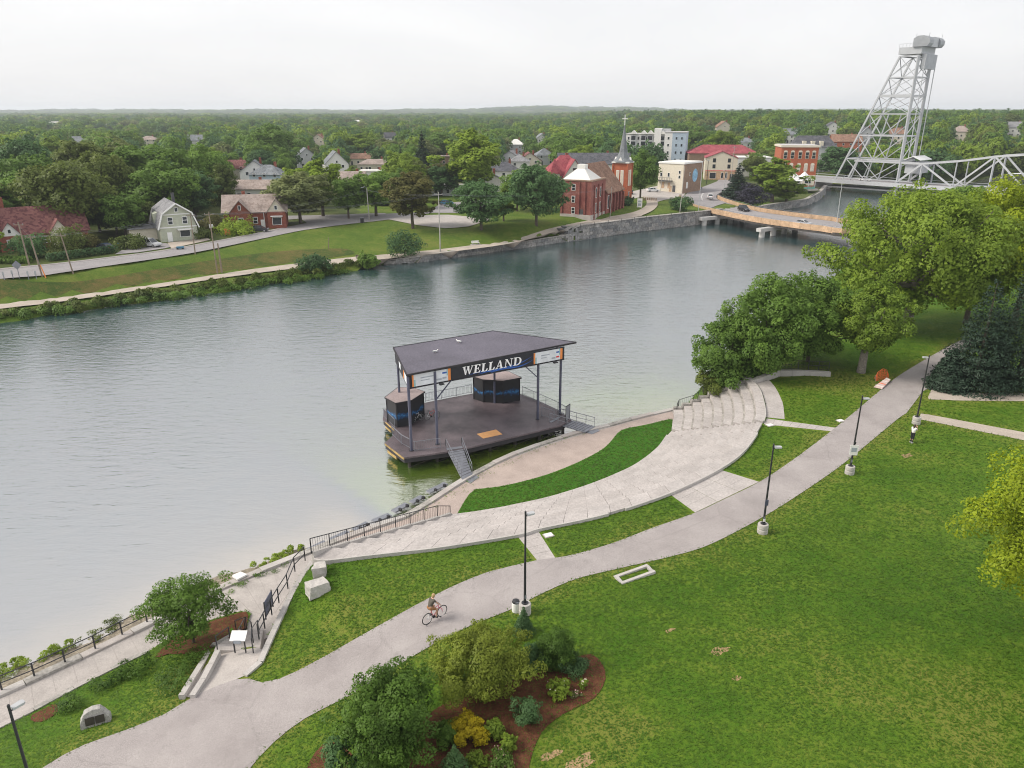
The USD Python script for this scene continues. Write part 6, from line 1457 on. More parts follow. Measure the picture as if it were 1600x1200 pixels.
TL = [
 ('olive', 112, 374, 236, 60, 'huge olive green tree rising behind the red roofed brick house'),
 ('green', 18, 366, 262, 46, 'large green tree at the left edge behind the red roofed house'),
 ('green', 60, 350, 226, 48, 'tall green tree behind and left of the huge olive tree'),
 ('olive', 172, 352, 222, 42, 'tall yellowish green tree over the right end of the red roof'),
 ('green', 198, 374, 292, 34, 'round green tree standing between the red roof and the gambrel house'),
 ('green', 262, 352, 246, 56, 'wide bright tree directly behind the gambrel house roof'),
 ('dark', 306, 344, 252, 34, 'dark tree right of and behind the gambrel house'),
 ('column', 352, 338, 250, 21, 'narrow column shaped tree left of the two gabled brick house'),
 ('pale', 470, 349, 262, 52, 'broad pale green weeping tree right of the two gabled brick house'),
 ('bright', 505, 338, 240, 42, 'bright green tree behind the pale weeping tree'),
 ('green', 545, 342, 268, 26, 'slim green tree right of the pale weeping tree'),
 ('green', 588, 338, 258, 38, 'green street tree with visible trunk left of the orange brown tree'),
 ('rust', 645, 357, 260, 40, 'orange brown tinged round tree beside the pale parking area'),
 ('bright', 632, 300, 232, 34, 'bright yellow green tree behind the orange brown tree'),
 ('conifer', 662, 292, 203, 24, 'tall dark pointed spruce behind the orange brown tree'),
 ('dark', 690, 306, 252, 26, 'dark bushy tree right of the pointed spruce'),
 ('bright', 738, 306, 193, 54, 'very tall light green tree with airy crown above the car park'),
 ('dark', 752, 359, 274, 44, 'dark round maple on the slope right of the parking area'),
 ('dark', 838, 356, 248, 44, 'broad dark maple standing left of the brick church'),
 ('green', 808, 330, 262, 30, 'green tree squeezed between the two dark maples'),
 ('green', 1000, 312, 230, 29, 'green maple with bare trunk right of the church tower'),
 ('conifer', 1150, 312, 254, 24, 'dark spruce beside the bend of the bridge road'),
 ('purple', 1172, 323, 284, 27, 'dark purple leaved tree behind the bridge parapet'),
 ('bright', 1206, 316, 241, 46, 'yellow green tree behind the dark purple tree'),
 ('bright', 1228, 318, 282, 32, 'low bright green tree left of the white marquee'),
 ('bright', 1244, 290, 240, 17, 'slim yellow green tree in front of the orange brick block'),
 ('dark', 1306, 282, 220, 32, 'dark green tree right of the orange brick block'),
 ('green', 905, 258, 205, 44, 'wide light green tree in the woods left of the spire'),
 ('dark', 940, 262, 210, 26, 'dark green tree just left of the spire'),
 ('bright', 1126, 258, 200, 32, 'large light green tree right of the apartment block'),
 ('olive', 30, 300, 215, 40, 'olive tree far back at the left edge'),
 ('pale', 600, 250, 212, 26, 'pale tree beyond the long tan bungalow'),
 ('dark', 622, 282, 238, 16, 'small dark conifer shaped tree beside the tan bungalow'),
 ('olive', 1200, 270, 228, 30, 'olive tree behind the yellow green trees at the road bend'),
 ('green', 238, 330, 212, 56, 'large green tree in the second row behind the gambrel house'),
 ('olive', 152, 334, 206, 50, 'large yellowish tree in the second row behind the red roof'),
 ('green', 428, 272, 190, 40, 'tall full green tree behind the teal roofed house'),
 ('green', 322, 322, 220, 42, 'wide green tree behind the narrow column shaped tree'),
 ('dark', 64, 332, 204, 46, 'dark tall tree in the second row at the far left'),
 ('bright', 562, 252, 205, 34, 'light green tree behind the low brown roofed house'),
 ('green', 690, 254, 206, 36, 'full green tree behind the tan flat roofed building'),
 ('pale', 660, 262, 212, 28, 'greyish green tree behind the pointed spruce'),
 ('green', 873, 252, 206, 34, 'green tree above the maroon roofs'),
 ('bright', 908, 276, 222, 24, 'light green bushy tree left of the long dark roofed hall'),
 ('green', 1090, 246, 196, 34, 'green tree over the long maroon hipped roof'),
 ('green', 1060, 320, 306, 10, 'small bush-like tree at the end of the bridge parapet'),
]
for a in TL: tree_px(*a)

# ---- fill: every further tree of the town that can be made out is its own object, the rest one wood
roads = [Polygon([Gf_(*a)[:2] for a in px]).buffer(2.5) for px in (
    [(0, 436), (400, 376), (640, 338), (690, 331), (690, 324), (520, 344), (400, 364), (0, 420)], [(437, 357), (600, 343), (612, 333), (520, 336), (330, 341), (300, 347)],
    [(606, 343), (640, 337), (700, 336), (770, 342), (735, 354), (690, 357), (650, 352)], [(665, 333), (690, 318), (760, 312), (790, 318), (720, 333)],
    [(900, 355), (870, 320), (880, 290), (975, 282), (1028, 272), (1095, 262), (1150, 262), (1155, 280), (1130, 305), (1150, 335), (1090, 345)], [(1150, 333), (1155, 285), (1215, 275), (1300, 275), (1330, 285), (1300, 310)])]
roads = unary_union([p if p.is_valid else p.buffer(0) for p in roads])
openp = Polygon([Gf_(*a)[:2] for a in [(-80, 500), (0, 436), (300, 396), (480, 360), (600, 343), (690, 356), (800, 345), (880, 338), (1100, 345), (600, 415), (0, 510)]]).buffer(0)
houses = [(np.array(P(70, 395, .5)[:2]) + [0, 5], 12), (np.array(P(275, 372, .5)[:2]), 9), (np.array(P(392, 352, .5)[:2]), 10)] + house_spots
hrect = []
for (c, rad) in house_spots:
    z = float(zfar(*c)); q = project(np.array([[c[0] - rad * .8, c[1], z], [c[0] + rad * .8, c[1], z], [c[0], c[1], z + 6.5]])); hrect.append((q[0, 0], q[1, 0], q[2, 1], q[0, 1], c[1]))
hrect += [(0, 140, 320, 400, 150), (222, 305, 315, 378, 160), (345, 437, 305, 355, 186), (873, 978, 200, 338, 215), (976, 1078, 203, 245, 300), (1027, 1145, 240, 296, 240), (1215, 1285, 222, 288, 290), (1235, 1275, 275, 297, 290), (855, 905, 240, 282, 240)]
hc = np.array([h[0] for h in houses]); hr = np.array([h[1] for h in houses])
river = Polygon(sf + [(700, 300), (400, 245), (230, 230), (160, 220), (122, 214), (100, 200), (0, 60), (-300, 60)]).buffer(6)
def ok(x, y, h, rad):
    p = Point(x, y)
    if plateau_poly.contains(p) or roads.contains(p) or openp.contains(p) or river.contains(p): return False
    if (np.hypot(hc[:, 0] - x, hc[:, 1] - y) < hr + rad * .55).any(): return False
    z = float(zfar(x, y)); q = project(np.array([[x - rad, y, z], [x + rad, y, z], [x, y, z + h]]))
    for x0, x1, yt, yb, Y in hrect:
        if y < Y and q[1, 0] > x0 + (x1 - x0) * .12 and q[0, 0] < x1 - (x1 - x0) * .12 and q[2, 1] < yb - (yb - yt) * .42 and q[0, 1] > yt: return False
    return -120 < q[:, 0].mean() < 1720
LM = [(70, 'red roofed brick house'), (185, 'red roof gable end'), (265, 'gambrel house'), (330, 'gambrel house garden'), (390, 'two gabled brick house'), (470, 'broad weeping tree'), (528, 'pointed white gable'), (585, 'tan roofed bungalow'), (640, 'orange brown tree'), (690, 'pointed spruce'), (738, 'tall light green tree'), (795, 'dark blue hipped roof'), (840, 'broad dark maple'), (880, 'maroon roofed house'), (925, 'long dark roofed hall'), (965, 'church spire'), (1010, 'left apartments'), (1060, 'right apartments'), (1120, 'cream gabled building'), (1170, 'dark purple tree'), (1205, 'road bend trees'), (1250, 'orange brick block'), (1300, 'dark tree by the orange block'), (1350, 'lift tower sloping legs'), (1410, 'lift tower upright legs'), (1480, 'truss left end'), (1540, 'truss middle'), (1600, 'white control house'), (1700, 'right picture edge')]
def where(px, y):
    c, nm = min(LM, key=lambda a: abs(a[0] - px)); row = 'close behind' if y < 215 else 'behind' if y < 290 else 'farther behind' if y < 380 else 'far behind'
    return f"{row} the {nm}" if abs(px - c) < 12 else f"{row} and {'left' if px < c else 'right'} of the {nm}"
KW = {'green': 'medium green tree', 'dark': 'dark green tree', 'bright': 'light yellow green tree', 'olive': 'olive tinged tree', 'pale': 'pale grey green tree', 'rust': 'brownish turning tree', 'conifer': 'dark pointed conifer'}
cand = []; grid = {}
for x, y, rad in trees: grid.setdefault((int(x // 12), int(y // 12)), []).append((x, y, rad))
def free(x, y, rad, k=.62):
    i, j = int(x // 12), int(y // 12)
    for a in (-1, 0, 1):
        for b in (-1, 0, 1):
            for q in grid.get((i + a, j + b), ()):
                if (q[0] - x) ** 2 + (q[1] - y) ** 2 < ((q[2] + rad) * k) ** 2: return False
    return True
for it in range(26000):
    t = rt.random(); y = 140 + 760 * t ** .8; x = rt.uniform(-.78, .78) * (y + 30)
    if y > 640 and rt.random() < .25: continue
    h = rt.uniform(8.5, 17.5) * (1 + .1 * (x > 150)); rad = h * rt.uniform(.36, .50)
    if not free(x, y, rad) or not ok(x, y, h, rad): continue
    kd = rt.choice(['green', 'dark', 'bright', 'olive', 'pale', 'rust', 'conifer'], p=[.33, .22, .15, .13, .09, .02, .06])
    if kd == 'conifer': rad *= .6
    cand.append((y, x, h, rad, kd)); grid.setdefault((int(x // 12), int(y // 12)), []).append((x, y, rad))
cand.sort()
NI = 240
for y, x, h, rad, kd in cand[:NI]:
    lab = f"{'low' if h < 9.5 else 'tall' if h > 13.5 else 'mid-height'} {KW[kd]} {where(project((x, y, 5))[0], y)}"
    place_tree(kd, x, y, h, rad * 2, lab, group=lab)
rest = [(x, y, float(zfar(x, y)) - .2, h, rad, kd) for y, x, h, rad, kd in cand[NI:]]
# farther out: sparser and larger clumps, to the horizon
for y0, y1, n, hh in ((880, 1500, 1900, (10, 20)), (1500, 2600, 2300, (10, 21)), (2600, 4600, 2600, (12, 24)), (4600, 8200, 2400, (14, 28))):
    yy = rt.uniform(y0, y1, n); xx = rt.uniform(-.76, .76, n) * (yy + 30); hh_ = rt.uniform(*hh, n); zz = zfar(xx, yy)
    for x, y, z, h in zip(xx, yy, zz, hh_):
        if any((abs(x - c[0]) < r_ + 8 and 0 < c[1] - y + r_ < 200) for c, r_ in house_spots if c[1] > 500): continue
        w = 1.25 if y < 1500 else 1.9 if y < 2600 else 3.1 if y < 4600 else 5
        rest.append((x, y, z - .5, h, h * .42 * w, rt.choice(['green', 'dark', 'olive', 'pale', 'bright'], p=[.38, .3, .12, .12, .08])))
pi = UsdGeom.PointInstancer.Define(stage, '/World/distant_wood'); tag(pi, 'distant mass of mixed trees covering the land out to the hazy horizon', 'wood', kind='stuff')
fp_ = []
for i, c in enumerate(('green', 'dark', 'bright', 'olive', 'pale')):
    x = UsdGeom.Xform.Define(stage, f'/World/distant_wood/{c}_crown'); r = np.random.default_rng(300 + i)
    add_leaves('crown', LEAF[c], x.GetPrim(), r, crown_blobs(r, 1.0, .46, .02, 24, .40), 1500, .095, shell=.6); fp_.append(x.GetPath())
pi.CreatePrototypesRel().SetTargets(fp_)
idx = {'green': 0, 'dark': 1, 'bright': 2, 'olive': 3, 'pale': 4, 'rust': 3, 'conifer': 1}
n = len(rest); pos = np.array([r[:3] for r in rest]); sc = np.array([(r[4] / .46, r[4] / .46, r[3]) for r in rest]); an = rt.uniform(0, 2 * math.pi, n)
pi.CreateProtoIndicesAttr(Vt.IntArray([idx[r[5]] for r in rest])); pi.CreatePositionsAttr(Vt.Vec3fArray.FromNumpy(pos.astype(np.float32))); pi.CreateScalesAttr(Vt.Vec3fArray.FromNumpy(sc.astype(np.float32)))
pi.CreateOrientationsAttr(Vt.QuathArray([Gf.Quath(float(math.cos(a / 2)), 0, 0, float(math.sin(a / 2))) for a in an]))
print('trees', len(trees), 'rest', n)
# ---------------------------------------------------------------- near trees and shrubs
def big_tree(label, px, py, H, R, mat, n, size, seed, z=zn, name='broadleaf_tree', **kw):
    g = P(px, py, z) if callable(z) else P(px, py, z)
    t = thing(name, label, 'tree', (g[0], g[1], g[2] - .1)); broadleaf(t, seed, H, R, mat, n, size, **kw); return t
big_tree('green maple with grey trunk beside the orange mesh by the path', 1345, 582, 11.0, 4.5, 'leaf_bright', 22000, .27, 201, base=.22, k=46, bark='bark_grey', r0=.42, lump=.28)
big_tree('huge spreading green maple towering behind the grey trunked maple', 1415, 520, 20.6, 11.4, 'leaf_bright', 52000, .40, 202, base=.10, k=90, lump=.21, r0=.6, nl=22, bark='bark_grey')
big_tree('tall yellow green tree at the right edge behind the spruces', 1582, 512, 21.5, 9.6, 'leaf_yellow', 36000, .38, 203, base=.12, k=70, lump=.23)
big_tree('bright green tree between the huge maple and the yellow green tree', 1508, 505, 18.0, 7.0, 'leaf_bright', 20000, .36, 204, base=.08, k=50, lump=.26)
big_tree('dense green waterside tree with leaves down to the ground, leftmost of the clump', 1138, 604, 8.6, 4.4, 'leaf_green', 24000, .26, 205, base=-.05, k=54, lump=.28)
big_tree('tall green tree in the middle of the waterside clump', 1196, 585, 11.8, 5.5, 'leaf_green', 28000, .29, 206, base=.0, k=60, lump=.26)
big_tree('green tree at the right of the waterside clump', 1262, 565, 10.8, 5.2, 'leaf_green', 22000, .30, 207, base=.0, k=54, lump=.26)
big_tree('small rust tinged bush under the left end of the waterside clump', 1112, 618, 3.0, 2.0, 'leaf_olive', 4500, .24, 208, base=-.1, k=18, name='shrub')
big_tree('yellow green tree leaning in from the lower right edge', 1672, 1010, 12.2, 6.9, 'leaf_yellow', 52000, .19, 209, base=.14, k=90, lump=.21, nl=20)
big_tree('small round tree with several stems between lower walk and stone stairs', 303, 1004, 4.6, 2.65, 'leaf_shrub', 17000, .135, 210, base=.2, k=50, lump=.26, r0=.08, nl=14)
for px, py, H, R, lab, sd in ((1522, 604, 11.5, 4.5, 'broad dark blue green spruce beside the branching path', 211), (1590, 600, 16.5, 5.4, 'taller dark spruce at the right edge behind the broad spruce', 212), (1478, 607, 4.5, 2.4, 'low dark spruce skirt nearest the main path', 213)):
    g = P(px, py, zn); t = thing('spruce_tree', lab, 'tree', (g[0], g[1], g[2] - .1)); conifer(t, sd, H, R, 'needle', 20000, .30, base=.0, power=.75, tiers=20)
# far side of the near bank, behind the bridge end
for i, (x, y, H, R, m_) in enumerate(((84, 150, 13, 5, 'leaf_bright'), (100, 168, 13, 5.4, 'leaf_green'), (120, 180, 12, 5, 'leaf_bright'), (70, 134, 11, 4.4, 'leaf_dark'), (136, 200, 11, 5, 'leaf_olive'), (150, 186, 13, 6, 'leaf_green'), (112, 150, 12, 5, 'leaf_yellow'), (90, 122, 12, 5, 'leaf_yellow'), (78, 112, 11, 4.6, 'leaf_green'))):
    t = thing('broadleaf_tree', ['bright tree by the near end of the road bridge', 'green tree behind the huge maple by the bridge end', 'bright tree below the lift bridge truss', 'dark tree on the bank left of the huge maple', 'olive tree below the lift bridge deck', 'green tree under the right part of the truss', 'yellow tree right of the huge maple crown', 'yellow tree behind the tall yellow green tree', 'green tree behind the yellow edge trees'][i], 'tree', (x, y, float(zn(x, y)) - .1)); broadleaf(t, 230 + i, H, R, m_, 7000, .6, k=26)

def shrub(label, px, py, H, R, mat, n, size, seed, k=20, lump=.42, name='shrub', zoff=0.0, flowers=None, aspect=.6):
    g = P(px, py, zn); r = np.random.default_rng(seed)
    t = thing(name, label, 'shrub', (g[0], g[1], g[2] + zoff)); bl = crown_blobs(r, H, R, .0, k, lump, round_=.9)
    limbs('stem', 'bark', t, r, H, R, bl, .035 + .01 * H, 6); add_leaves('foliage', mat, t, r, bl, n, size, shell=.55, aspect=aspect)
    if flowers:
        v, f, nm = leaves(r, [(b[0], b[1], b[2] + .1, b[3] * 1.05, b[4] * 1.05, b[5] * 1.1) for b in bl], flowers[1], flowers[2], up=1.0, shell=.95, aspect=.9)
        mesh('flowers', trimesh.Trimesh(v, f, process=False), M[flowers[0]], t, normals=nm)
    return t
plain('petal_white', (0.66, 0.60, 0.45), 0.8, var=.1); plain('petal_pink', (0.62, 0.32, 0.36), 0.8, var=.1)
shrub('tall dark green shrub with upright shoots nearest the camera', 604, 1186, 4.8, 2.5, 'leaf_shrub', 30000, .125, 301, k=70, lump=.25)
shrub('slim dark upright shrub at the left of the tall dark green shrub', 532, 1222, 2.6, .8, 'leaf_dark', 3500, .12, 302, k=14)
shrub('large yellowish green rounded shrub beside the path', 752, 1078, 3.5, 2.5, 'leaf_lime', 28000, .115, 303, k=66, lump=.25)
shrub('dense dark green barrel shaped shrub at the far end of the planting bed', 871, 1043, 2.5, 1.02, 'leaf_shrub', 14000, .09, 304, k=30, lump=.46)
shrub('blue green round shrub between large shrub and barrel shrub', 834, 1042, 1.5, .72, 'leaf_dark', 4500, .09, 305, k=18, lump=.5)
shrub('low dark mounded shrub on the mulch right of the barrel shrub', 899, 1049, .75, .72, 'leaf_dark', 3000, .09, 306, k=14, lump=.5)
shrub('loose dark green shrub in the middle of the mulch bed', 823, 1128, 1.35, .72, 'leaf_dark', 3200, .10, 307)
shrub('small light green flowering shrub with pale flower heads on the mulch', 874, 1086, .85, .58, 'leaf_bright', 1600, .12, 308, flowers=('petal_white', 22, .08))
shrub('tiny plant with cream flowers at the right edge of the mulch bed', 911, 1076, .55, .26, 'leaf_bright', 350, .1, 309, k=10, flowers=('petal_white', 18, .08))
shrub('tiny pale pink flowering plant on the mulch', 900, 1089, .35, .28, 'leaf_pale', 300, .08, 310, k=10, flowers=('petal_pink', 16, .07))
shrub('golden yellow rounded bush in the planting bed', 735, 1156, 1.25, .86, 'leaf_gold', 7000, .085, 311, k=28, lump=.42)
shrub('green bush squeezed left of the golden bush', 697, 1160, 1.1, .72, 'leaf_shrub', 3600, .10, 312)
shrub('bright green leafy plant right of the golden bush', 772, 1152, .9, .50, 'leaf_bright', 1500, .12, 313)
shrub('bright green plant at the front right of the golden bush', 794, 1172, .8, .42, 'leaf_bright', 1300, .12, 314)
shrub('pink flowering low plant at the bottom edge of the bed', 785, 1196, .6, .55, 'leaf_green', 1200, .1, 315, flowers=('petal_pink', 24, .08))
shrub('low bright green plant beside the clipped dark cone', 745, 1200, .7, .5, 'leaf_bright', 1200, .12, 316)
for lab, px, py, H, R, sd in (('clipped dark green dwarf conifer beside the lamp post', 818, 990, 1.7, .62, 320), ('clipped dark cone shrub at the bottom of the picture', 711, 1215, 1.75, .85, 321)):
    g = G(px, py); t = thing('cone_shrub', lab, 'shrub', g); r = np.random.default_rng(sd)
    bl = [(math.cos(a) * R * .5 * (1 - q), math.sin(a) * R * .5 * (1 - q), H * (.06 + .86 * q), R * .55 * (1 - q) + .08, R * .55 * (1 - q) + .08, H * .12) for q in np.linspace(0, 1, 8) for a in np.linspace(0, 6.28, 7)[:-1]]
    MB().tube([[0, 0, -.1], [0, 0, H * .8]], [.05, .01], 6).build('stem', M['bark'], t); add_leaves('foliage', 'leaf_dark', t, r, bl, 4500, .08, shell=.7)
# mulch of the planting bed
bed = Polygon([p[:2] for p in spline([G(*a) for a in [(690, 1100), (760, 1075), (830, 1055), (890, 1032), (922, 1022), (941, 1038), (946, 1062), (928, 1092), (888, 1112), (856, 1134), (838, 1160), (826, 1200), (820, 1240), (700, 1250), (640, 1200), (650, 1140)]], 4, True)]).buffer(0)
sheet('mulch_bed', bed, 'mulch', .035, step=.5)
bed2 = Polygon([p[:2] for p in spline([G(*a) for a in [(478, 1205), (496, 1172), (520, 1160), (560, 1190), (560, 1250), (470, 1250)]], 4, True)]).buffer(0)
sheet('mulch_bed', bed2, 'mulch', .035, step=.5)
bed3 = Polygon([P(a, b, lambda x, y: zn(x, y))[:2] for a, b in [(262, 1002), (290, 988), (330, 971), (384, 955), (388, 962), (378, 984), (345, 1003), (330, 1014), (300, 1022), (262, 1022), (240, 1030)]]).buffer(0)
sheet('mulch_bed', bed3, 'mulch', .04, step=.5)
bed4 = Polygon([P(a, b, lambda x, y: zn(x, y))[:2] for a, b in [(50, 1117), (88, 1098), (92, 1112), (70, 1128), (46, 1128)]]).buffer(0)
sheet('mulch_bed', bed4, 'mulch', .04, step=.5)

def ground_cover(name, px, mat, H, dens, size, seed, zf=zn, label=None, kindv='stuff', zoff=0.0):
    poly = Polygon([P(a, b, (lambda x, y: zf(x, y))) [:2] for a, b in px]).buffer(0); r = np.random.default_rng(seed)
    x0, y0, x1, y1 = poly.bounds; q = r.uniform((x0, y0), (x1, y1), (int((x1 - x0) * (y1 - y0) * 5), 2)); q = q[shapely.contains_xy(poly, q[:, 0], q[:, 1])]
    bl = [(x, y, float(zf(x, y)) + H * .3, .38, .38, H * r.uniform(.45, .8)) for x, y in q]
    v, f, nm = leaves(r, bl, int(poly.area * dens), size, up=.8, shell=.6)
    return tag(mesh(name, trimesh.Trimesh(v, f, process=False), M[mat], normals=nm), label, kind=kindv)
ground_cover('ground_cover', [(90, 1108), (110, 1092), (160, 1066), (205, 1042), (232, 1033), (240, 1045), (225, 1060), (180, 1072), (140, 1095), (110, 1118), (95, 1118)], 'leaf_shrub', .7, 300, .13, 401, label='strip of leafy ground cover along the low wall of the lower walk')
ground_cover('ground_cover', [(246, 1052), (262, 1036), (300, 1024), (322, 1022), (314, 1040), (298, 1066), (284, 1088), (262, 1088), (246, 1076)], 'leaf_shrub', .65, 300, .12, 402, label='square patch of leafy ground cover beside the stair planter wall')
def weeds(name, px, mat, H, n, size, seed, z, label):
    r = np.random.default_rng(seed); p = resample(spline([P(a, b, z) for a, b in px], 4), step=.22); bl = [(q[0] + r.normal() * .35, q[1] + r.normal() * .35, q[2] + H * .25, r.uniform(.12, .4), r.uniform(.12, .4), H * r.uniform(.2, .8)) for q in p]
    v, f, nm = leaves(r, bl, n, size, up=.7, shell=.5, aspect=.45); tag(mesh(name, trimesh.Trimesh(v, f, process=False), M[mat], normals=nm), label, kind='stuff')
weeds('shore_weeds', [(0, 1052), (30, 1036), (60, 1024), (100, 1008)], 'leaf_bright', .32, 2600, .13, 411, -3.85, 'green weeds on the stony shore below the railing')
weeds('shore_weeds', [(120, 1003), (150, 992), (185, 972), (200, 965)], 'leaf_olive', .25, 1200, .12, 412, -3.85, 'dry weeds on the stony shore')
weeds('shore_weeds', [(402, 886), (425, 878), (445, 869), (462, 863)], 'leaf_bright', .5, 3000, .14, 413, -3.75, 'bright green weeds between lower walk and water')
weeds('wall_weeds', [(345, 922), (375, 910), (410, 897), (440, 886)], 'leaf_green', .18, 900, .1, 414, LOW_Z + .05, 'low weeds along the foot of the lake wall')
weeds('wall_weeds', [(640, 808), (690, 781), (735, 752), (790, 722), (850, 697), (910, 676)], 'leaf_green', .10, 700, .1, 415, LOW_Z + .04, 'thin weeds along the lake wall beside the pink plaza')
# far waterside vegetation
def far_weeds(name, px, mat, H, n, size, seed, label, spread=1.0):
    r = np.random.default_rng(seed); p = resample(np.array([Gf_(a, b) for a, b in px]), step=1.0); bl = [(q[0] + r.normal() * .5 * spread, q[1] + r.normal() * 1.0 * spread, q[2] + H * .3, 1.0, 1.0, H * r.uniform(.25, .9)) for q in p]
    v, f, nm = leaves(r, bl, n, size, up=.6, shell=.5); tag(mesh(name, trimesh.Trimesh(v, f, process=False), M[mat], normals=nm), label, kind='stuff')
far_weeds('bank_reeds', [(-20, 498), (60, 490), (120, 481), (200, 469), (300, 456), (400, 440), (480, 428), (560, 414)], 'leaf_olive', 1.5, 14000, .38, 421, 'tangled green and olive weeds along the far water edge')
far_weeds('bank_reeds', [(-20, 502), (100, 487), (200, 474), (330, 459), (450, 440), (540, 424)], 'leaf_green', 1.2, 10000, .36, 422, 'low green reeds at the far water line')
for lab, a, b, H, R, m_, sd in (('round bush on the far path beside the start of the stone wall', 633, 401, 6.2, 4.4, 'leaf_dark', 431), ('small bush at the water where the far stone wall begins', 577, 417, 3.0, 2.0, 'leaf_green', 432), ('dark bush on the far bank among the reeds', 492, 424, 3.2, 3.2, 'leaf_dark', 433),
                                ('dark shrub against the church wall', 930, 332, 3.4, 2.4, 'leaf_dark', 434), ('bush under the end of the bridge parapet', 1062, 329, 4.5, 3.2, 'leaf_dark', 435), ('bright green bush beside the orange sign by the street', 369, 366, 2.8, 4.4, 'leaf_bright', 436),
                                ('rounded shrub in front of the gambrel house', 311, 372, 2.4, 2.6, 'leaf_olive', 437), ('dark reddish shrub left of the two gabled brick house', 334, 361, 3.6, 3.2, 'leaf_rust', 438), ('tall overgrown bush in front of the red roofed house', 103, 398, 5.4, 4.2, 'leaf_olive', 439), ('dark bush in front of the white dormer', 48, 404, 5.0, 3.6, 'leaf_dark', 440), ('brown leaved bush right of the tall overgrown bush', 140, 392, 3.6, 2.2, 'leaf_rust', 441),
                                ('low bush between the two parked cars', 205, 388, 2.4, 3.2, 'leaf_olive', 442), ('dark bush at the church porch', 976, 321, 3.0, 2.2, 'leaf_dark', 443)):
    g = Gf_(a, b); r = np.random.default_rng(sd); t = thing('bush', lab, 'bush', (g[0], g[1], g[2] - .1)); bl = crown_blobs(r, H, R, -.02, 22, .42); limbs('stem', 'bark', t, r, H, R, bl, .12, 5); add_leaves('foliage', m_, t, r, bl, 3200, .42, shell=.55)
def hedge(label, px, H, W, seed, mat='leaf_dark'):
    r = np.random.default_rng(seed); p = resample(np.array([Gf_(*a) for a in px]), step=.9); t = thing('hedge', label, 'hedge')
    bl = [(q[0], q[1], q[2] + H * .5, .8, W, H * .55) for q in p]; add_leaves('foliage', mat, t, r, bl, len(p) * 170, .36, shell=.75)
    mb = MB(); [mb.tube([q, q + [0, 0, H * .6]], .05, 5) for q in p[::2]]; mb.build('stems', M['bark'], t, kind='stuff')
hedge('long clipped dark hedge beside the street in front of the red roofed house', [(80, 408), (120, 403), (150, 399), (179, 395)], 1.5, .8, 451)
hedge('low rounded hedge at the left edge beside the street', [(-10, 411), (20, 411), (44, 411)], 1.3, 1.2, 452, 'leaf_green')

# ---------------------------------------------------------------- walls, kerbs, stairs near the landing
lwz = np.array([P(a, b, -3.05) for a, b in low_wall]); mbw = thing('low_wall', 'low concrete retaining wall between lower walk and planting', 'wall')
q = resample(lwz, step=2.2)
for i in range(len(q) - 1):
    d = q[i + 1] - q[i]; d /= np.linalg.norm(d); MB().strip([q[i] + d * .01 + [0, 0, .12], q[i + 1] - d * .01 + [0, 0, .12]], .32, .9).build('wall_block', M[['old_concrete', 'concrete'][i % 2]], mbw)
def pl_wall(label, pts, w, depth, mat='pale_concrete', n=None, name='planter_wall', piece='wall_block'):
    t = thing(name, label, 'wall'); q = resample(np.array(pts), step=1.4)
    for i in range(len(q) - 1):
        d = q[i + 1] - q[i]; L = np.linalg.norm(d); d /= L; MB().strip([q[i] + d * .008, q[i + 1] - d * .008], w, depth).build(piece, M[mat], t)
    return t
pl_wall('double kerbed narrow planter wall left of the stone stairs', [P(283, 1086, -1.0), P(308, 1046, -1.3), P(322, 1024, -1.9), P(337, 1003, -2.4)], .30, 1.2)
pl_wall('inner kerb of the narrow planter beside the stair landing', [P(300, 1086, -1.02), P(320, 1055, -1.08), P(340, 1015, -1.2)], .30, .5)
kw_ = [G(382, 1054, .12), G(398, 1049, .14), G(413, 1018, .18), G(419, 1004, .2), G(440, 958, .2), G(462, 915, .22), G(473, 897, .25), G(488, 877, .3)]
pl_wall('pale concrete kerb wall climbing beside the lawn with the boulders', spline(kw_, 3), .32, 1.6, name='kerb_wall')
pl_wall('short pale kerb stone lying in the lawn beside the kerb wall', [G(452, 934, .1), G(476, 930, .1)], .3, .3, name='kerb_stone')
par = [P(1174, 594, .35), P(1195, 586, .55), P(1216, 577, .65), P(1218, 578, .55), P(1260, 579, .5), P(1298, 581, .5)]
pl_wall('low pale parapet wall around the upper end of the amphitheatre', par[:3], .55, 2.2, name='parapet_wall')
pl_wall('low pale wall behind the round lawn under the black railing', par[3:], .45, 1.6, name='parapet_wall')
railing('railing', 'black railing on the low wall behind the round lawn', [P(a, b, .5) + [0, .25, 0] for a, b in ((1222, 578), (1248, 579), (1264, 579.5), (1280, 580), (1296, 581))], 1.05, rails=(1.0, .55), balusters=.3)
steps = thing('stone_stairs', 'concrete stairs from the landing down to the lower walk', 'stairs')
sl0, sr0, sl1, sr1 = G(334, 1012), G(405, 1010), P(372, 988, LOW_Z), P(412, 985, LOW_Z)
ns = 12; zt_ = sl0[2]
for i in range(ns):
    a, b = i / ns, (i + 1.05) / ns; z = zt_ - (zt_ - LOW_Z) * (i + 1) / (ns + 1)
    c = [np.r_[(sl0 + (sl1 - sl0) * a)[:2], z], np.r_[(sr0 + (sr1 - sr0) * a)[:2], z], np.r_[(sr0 + (sr1 - sr0) * b)[:2], z], np.r_[(sl0 + (sl1 - sl0) * b)[:2], z]]
    MB().slab(c, .8).build('step', M[['concrete', 'slab_b'][i % 2]], steps)
pl_wall('grey stepped wall between the stairs and the mulch bed', [P(336, 1008, -2.0), P(352, 998, -2.3), P(368, 990, -2.9), P(378, 984, -3.1)], .5, 1.8, 'old_concrete', name='stair_wall')
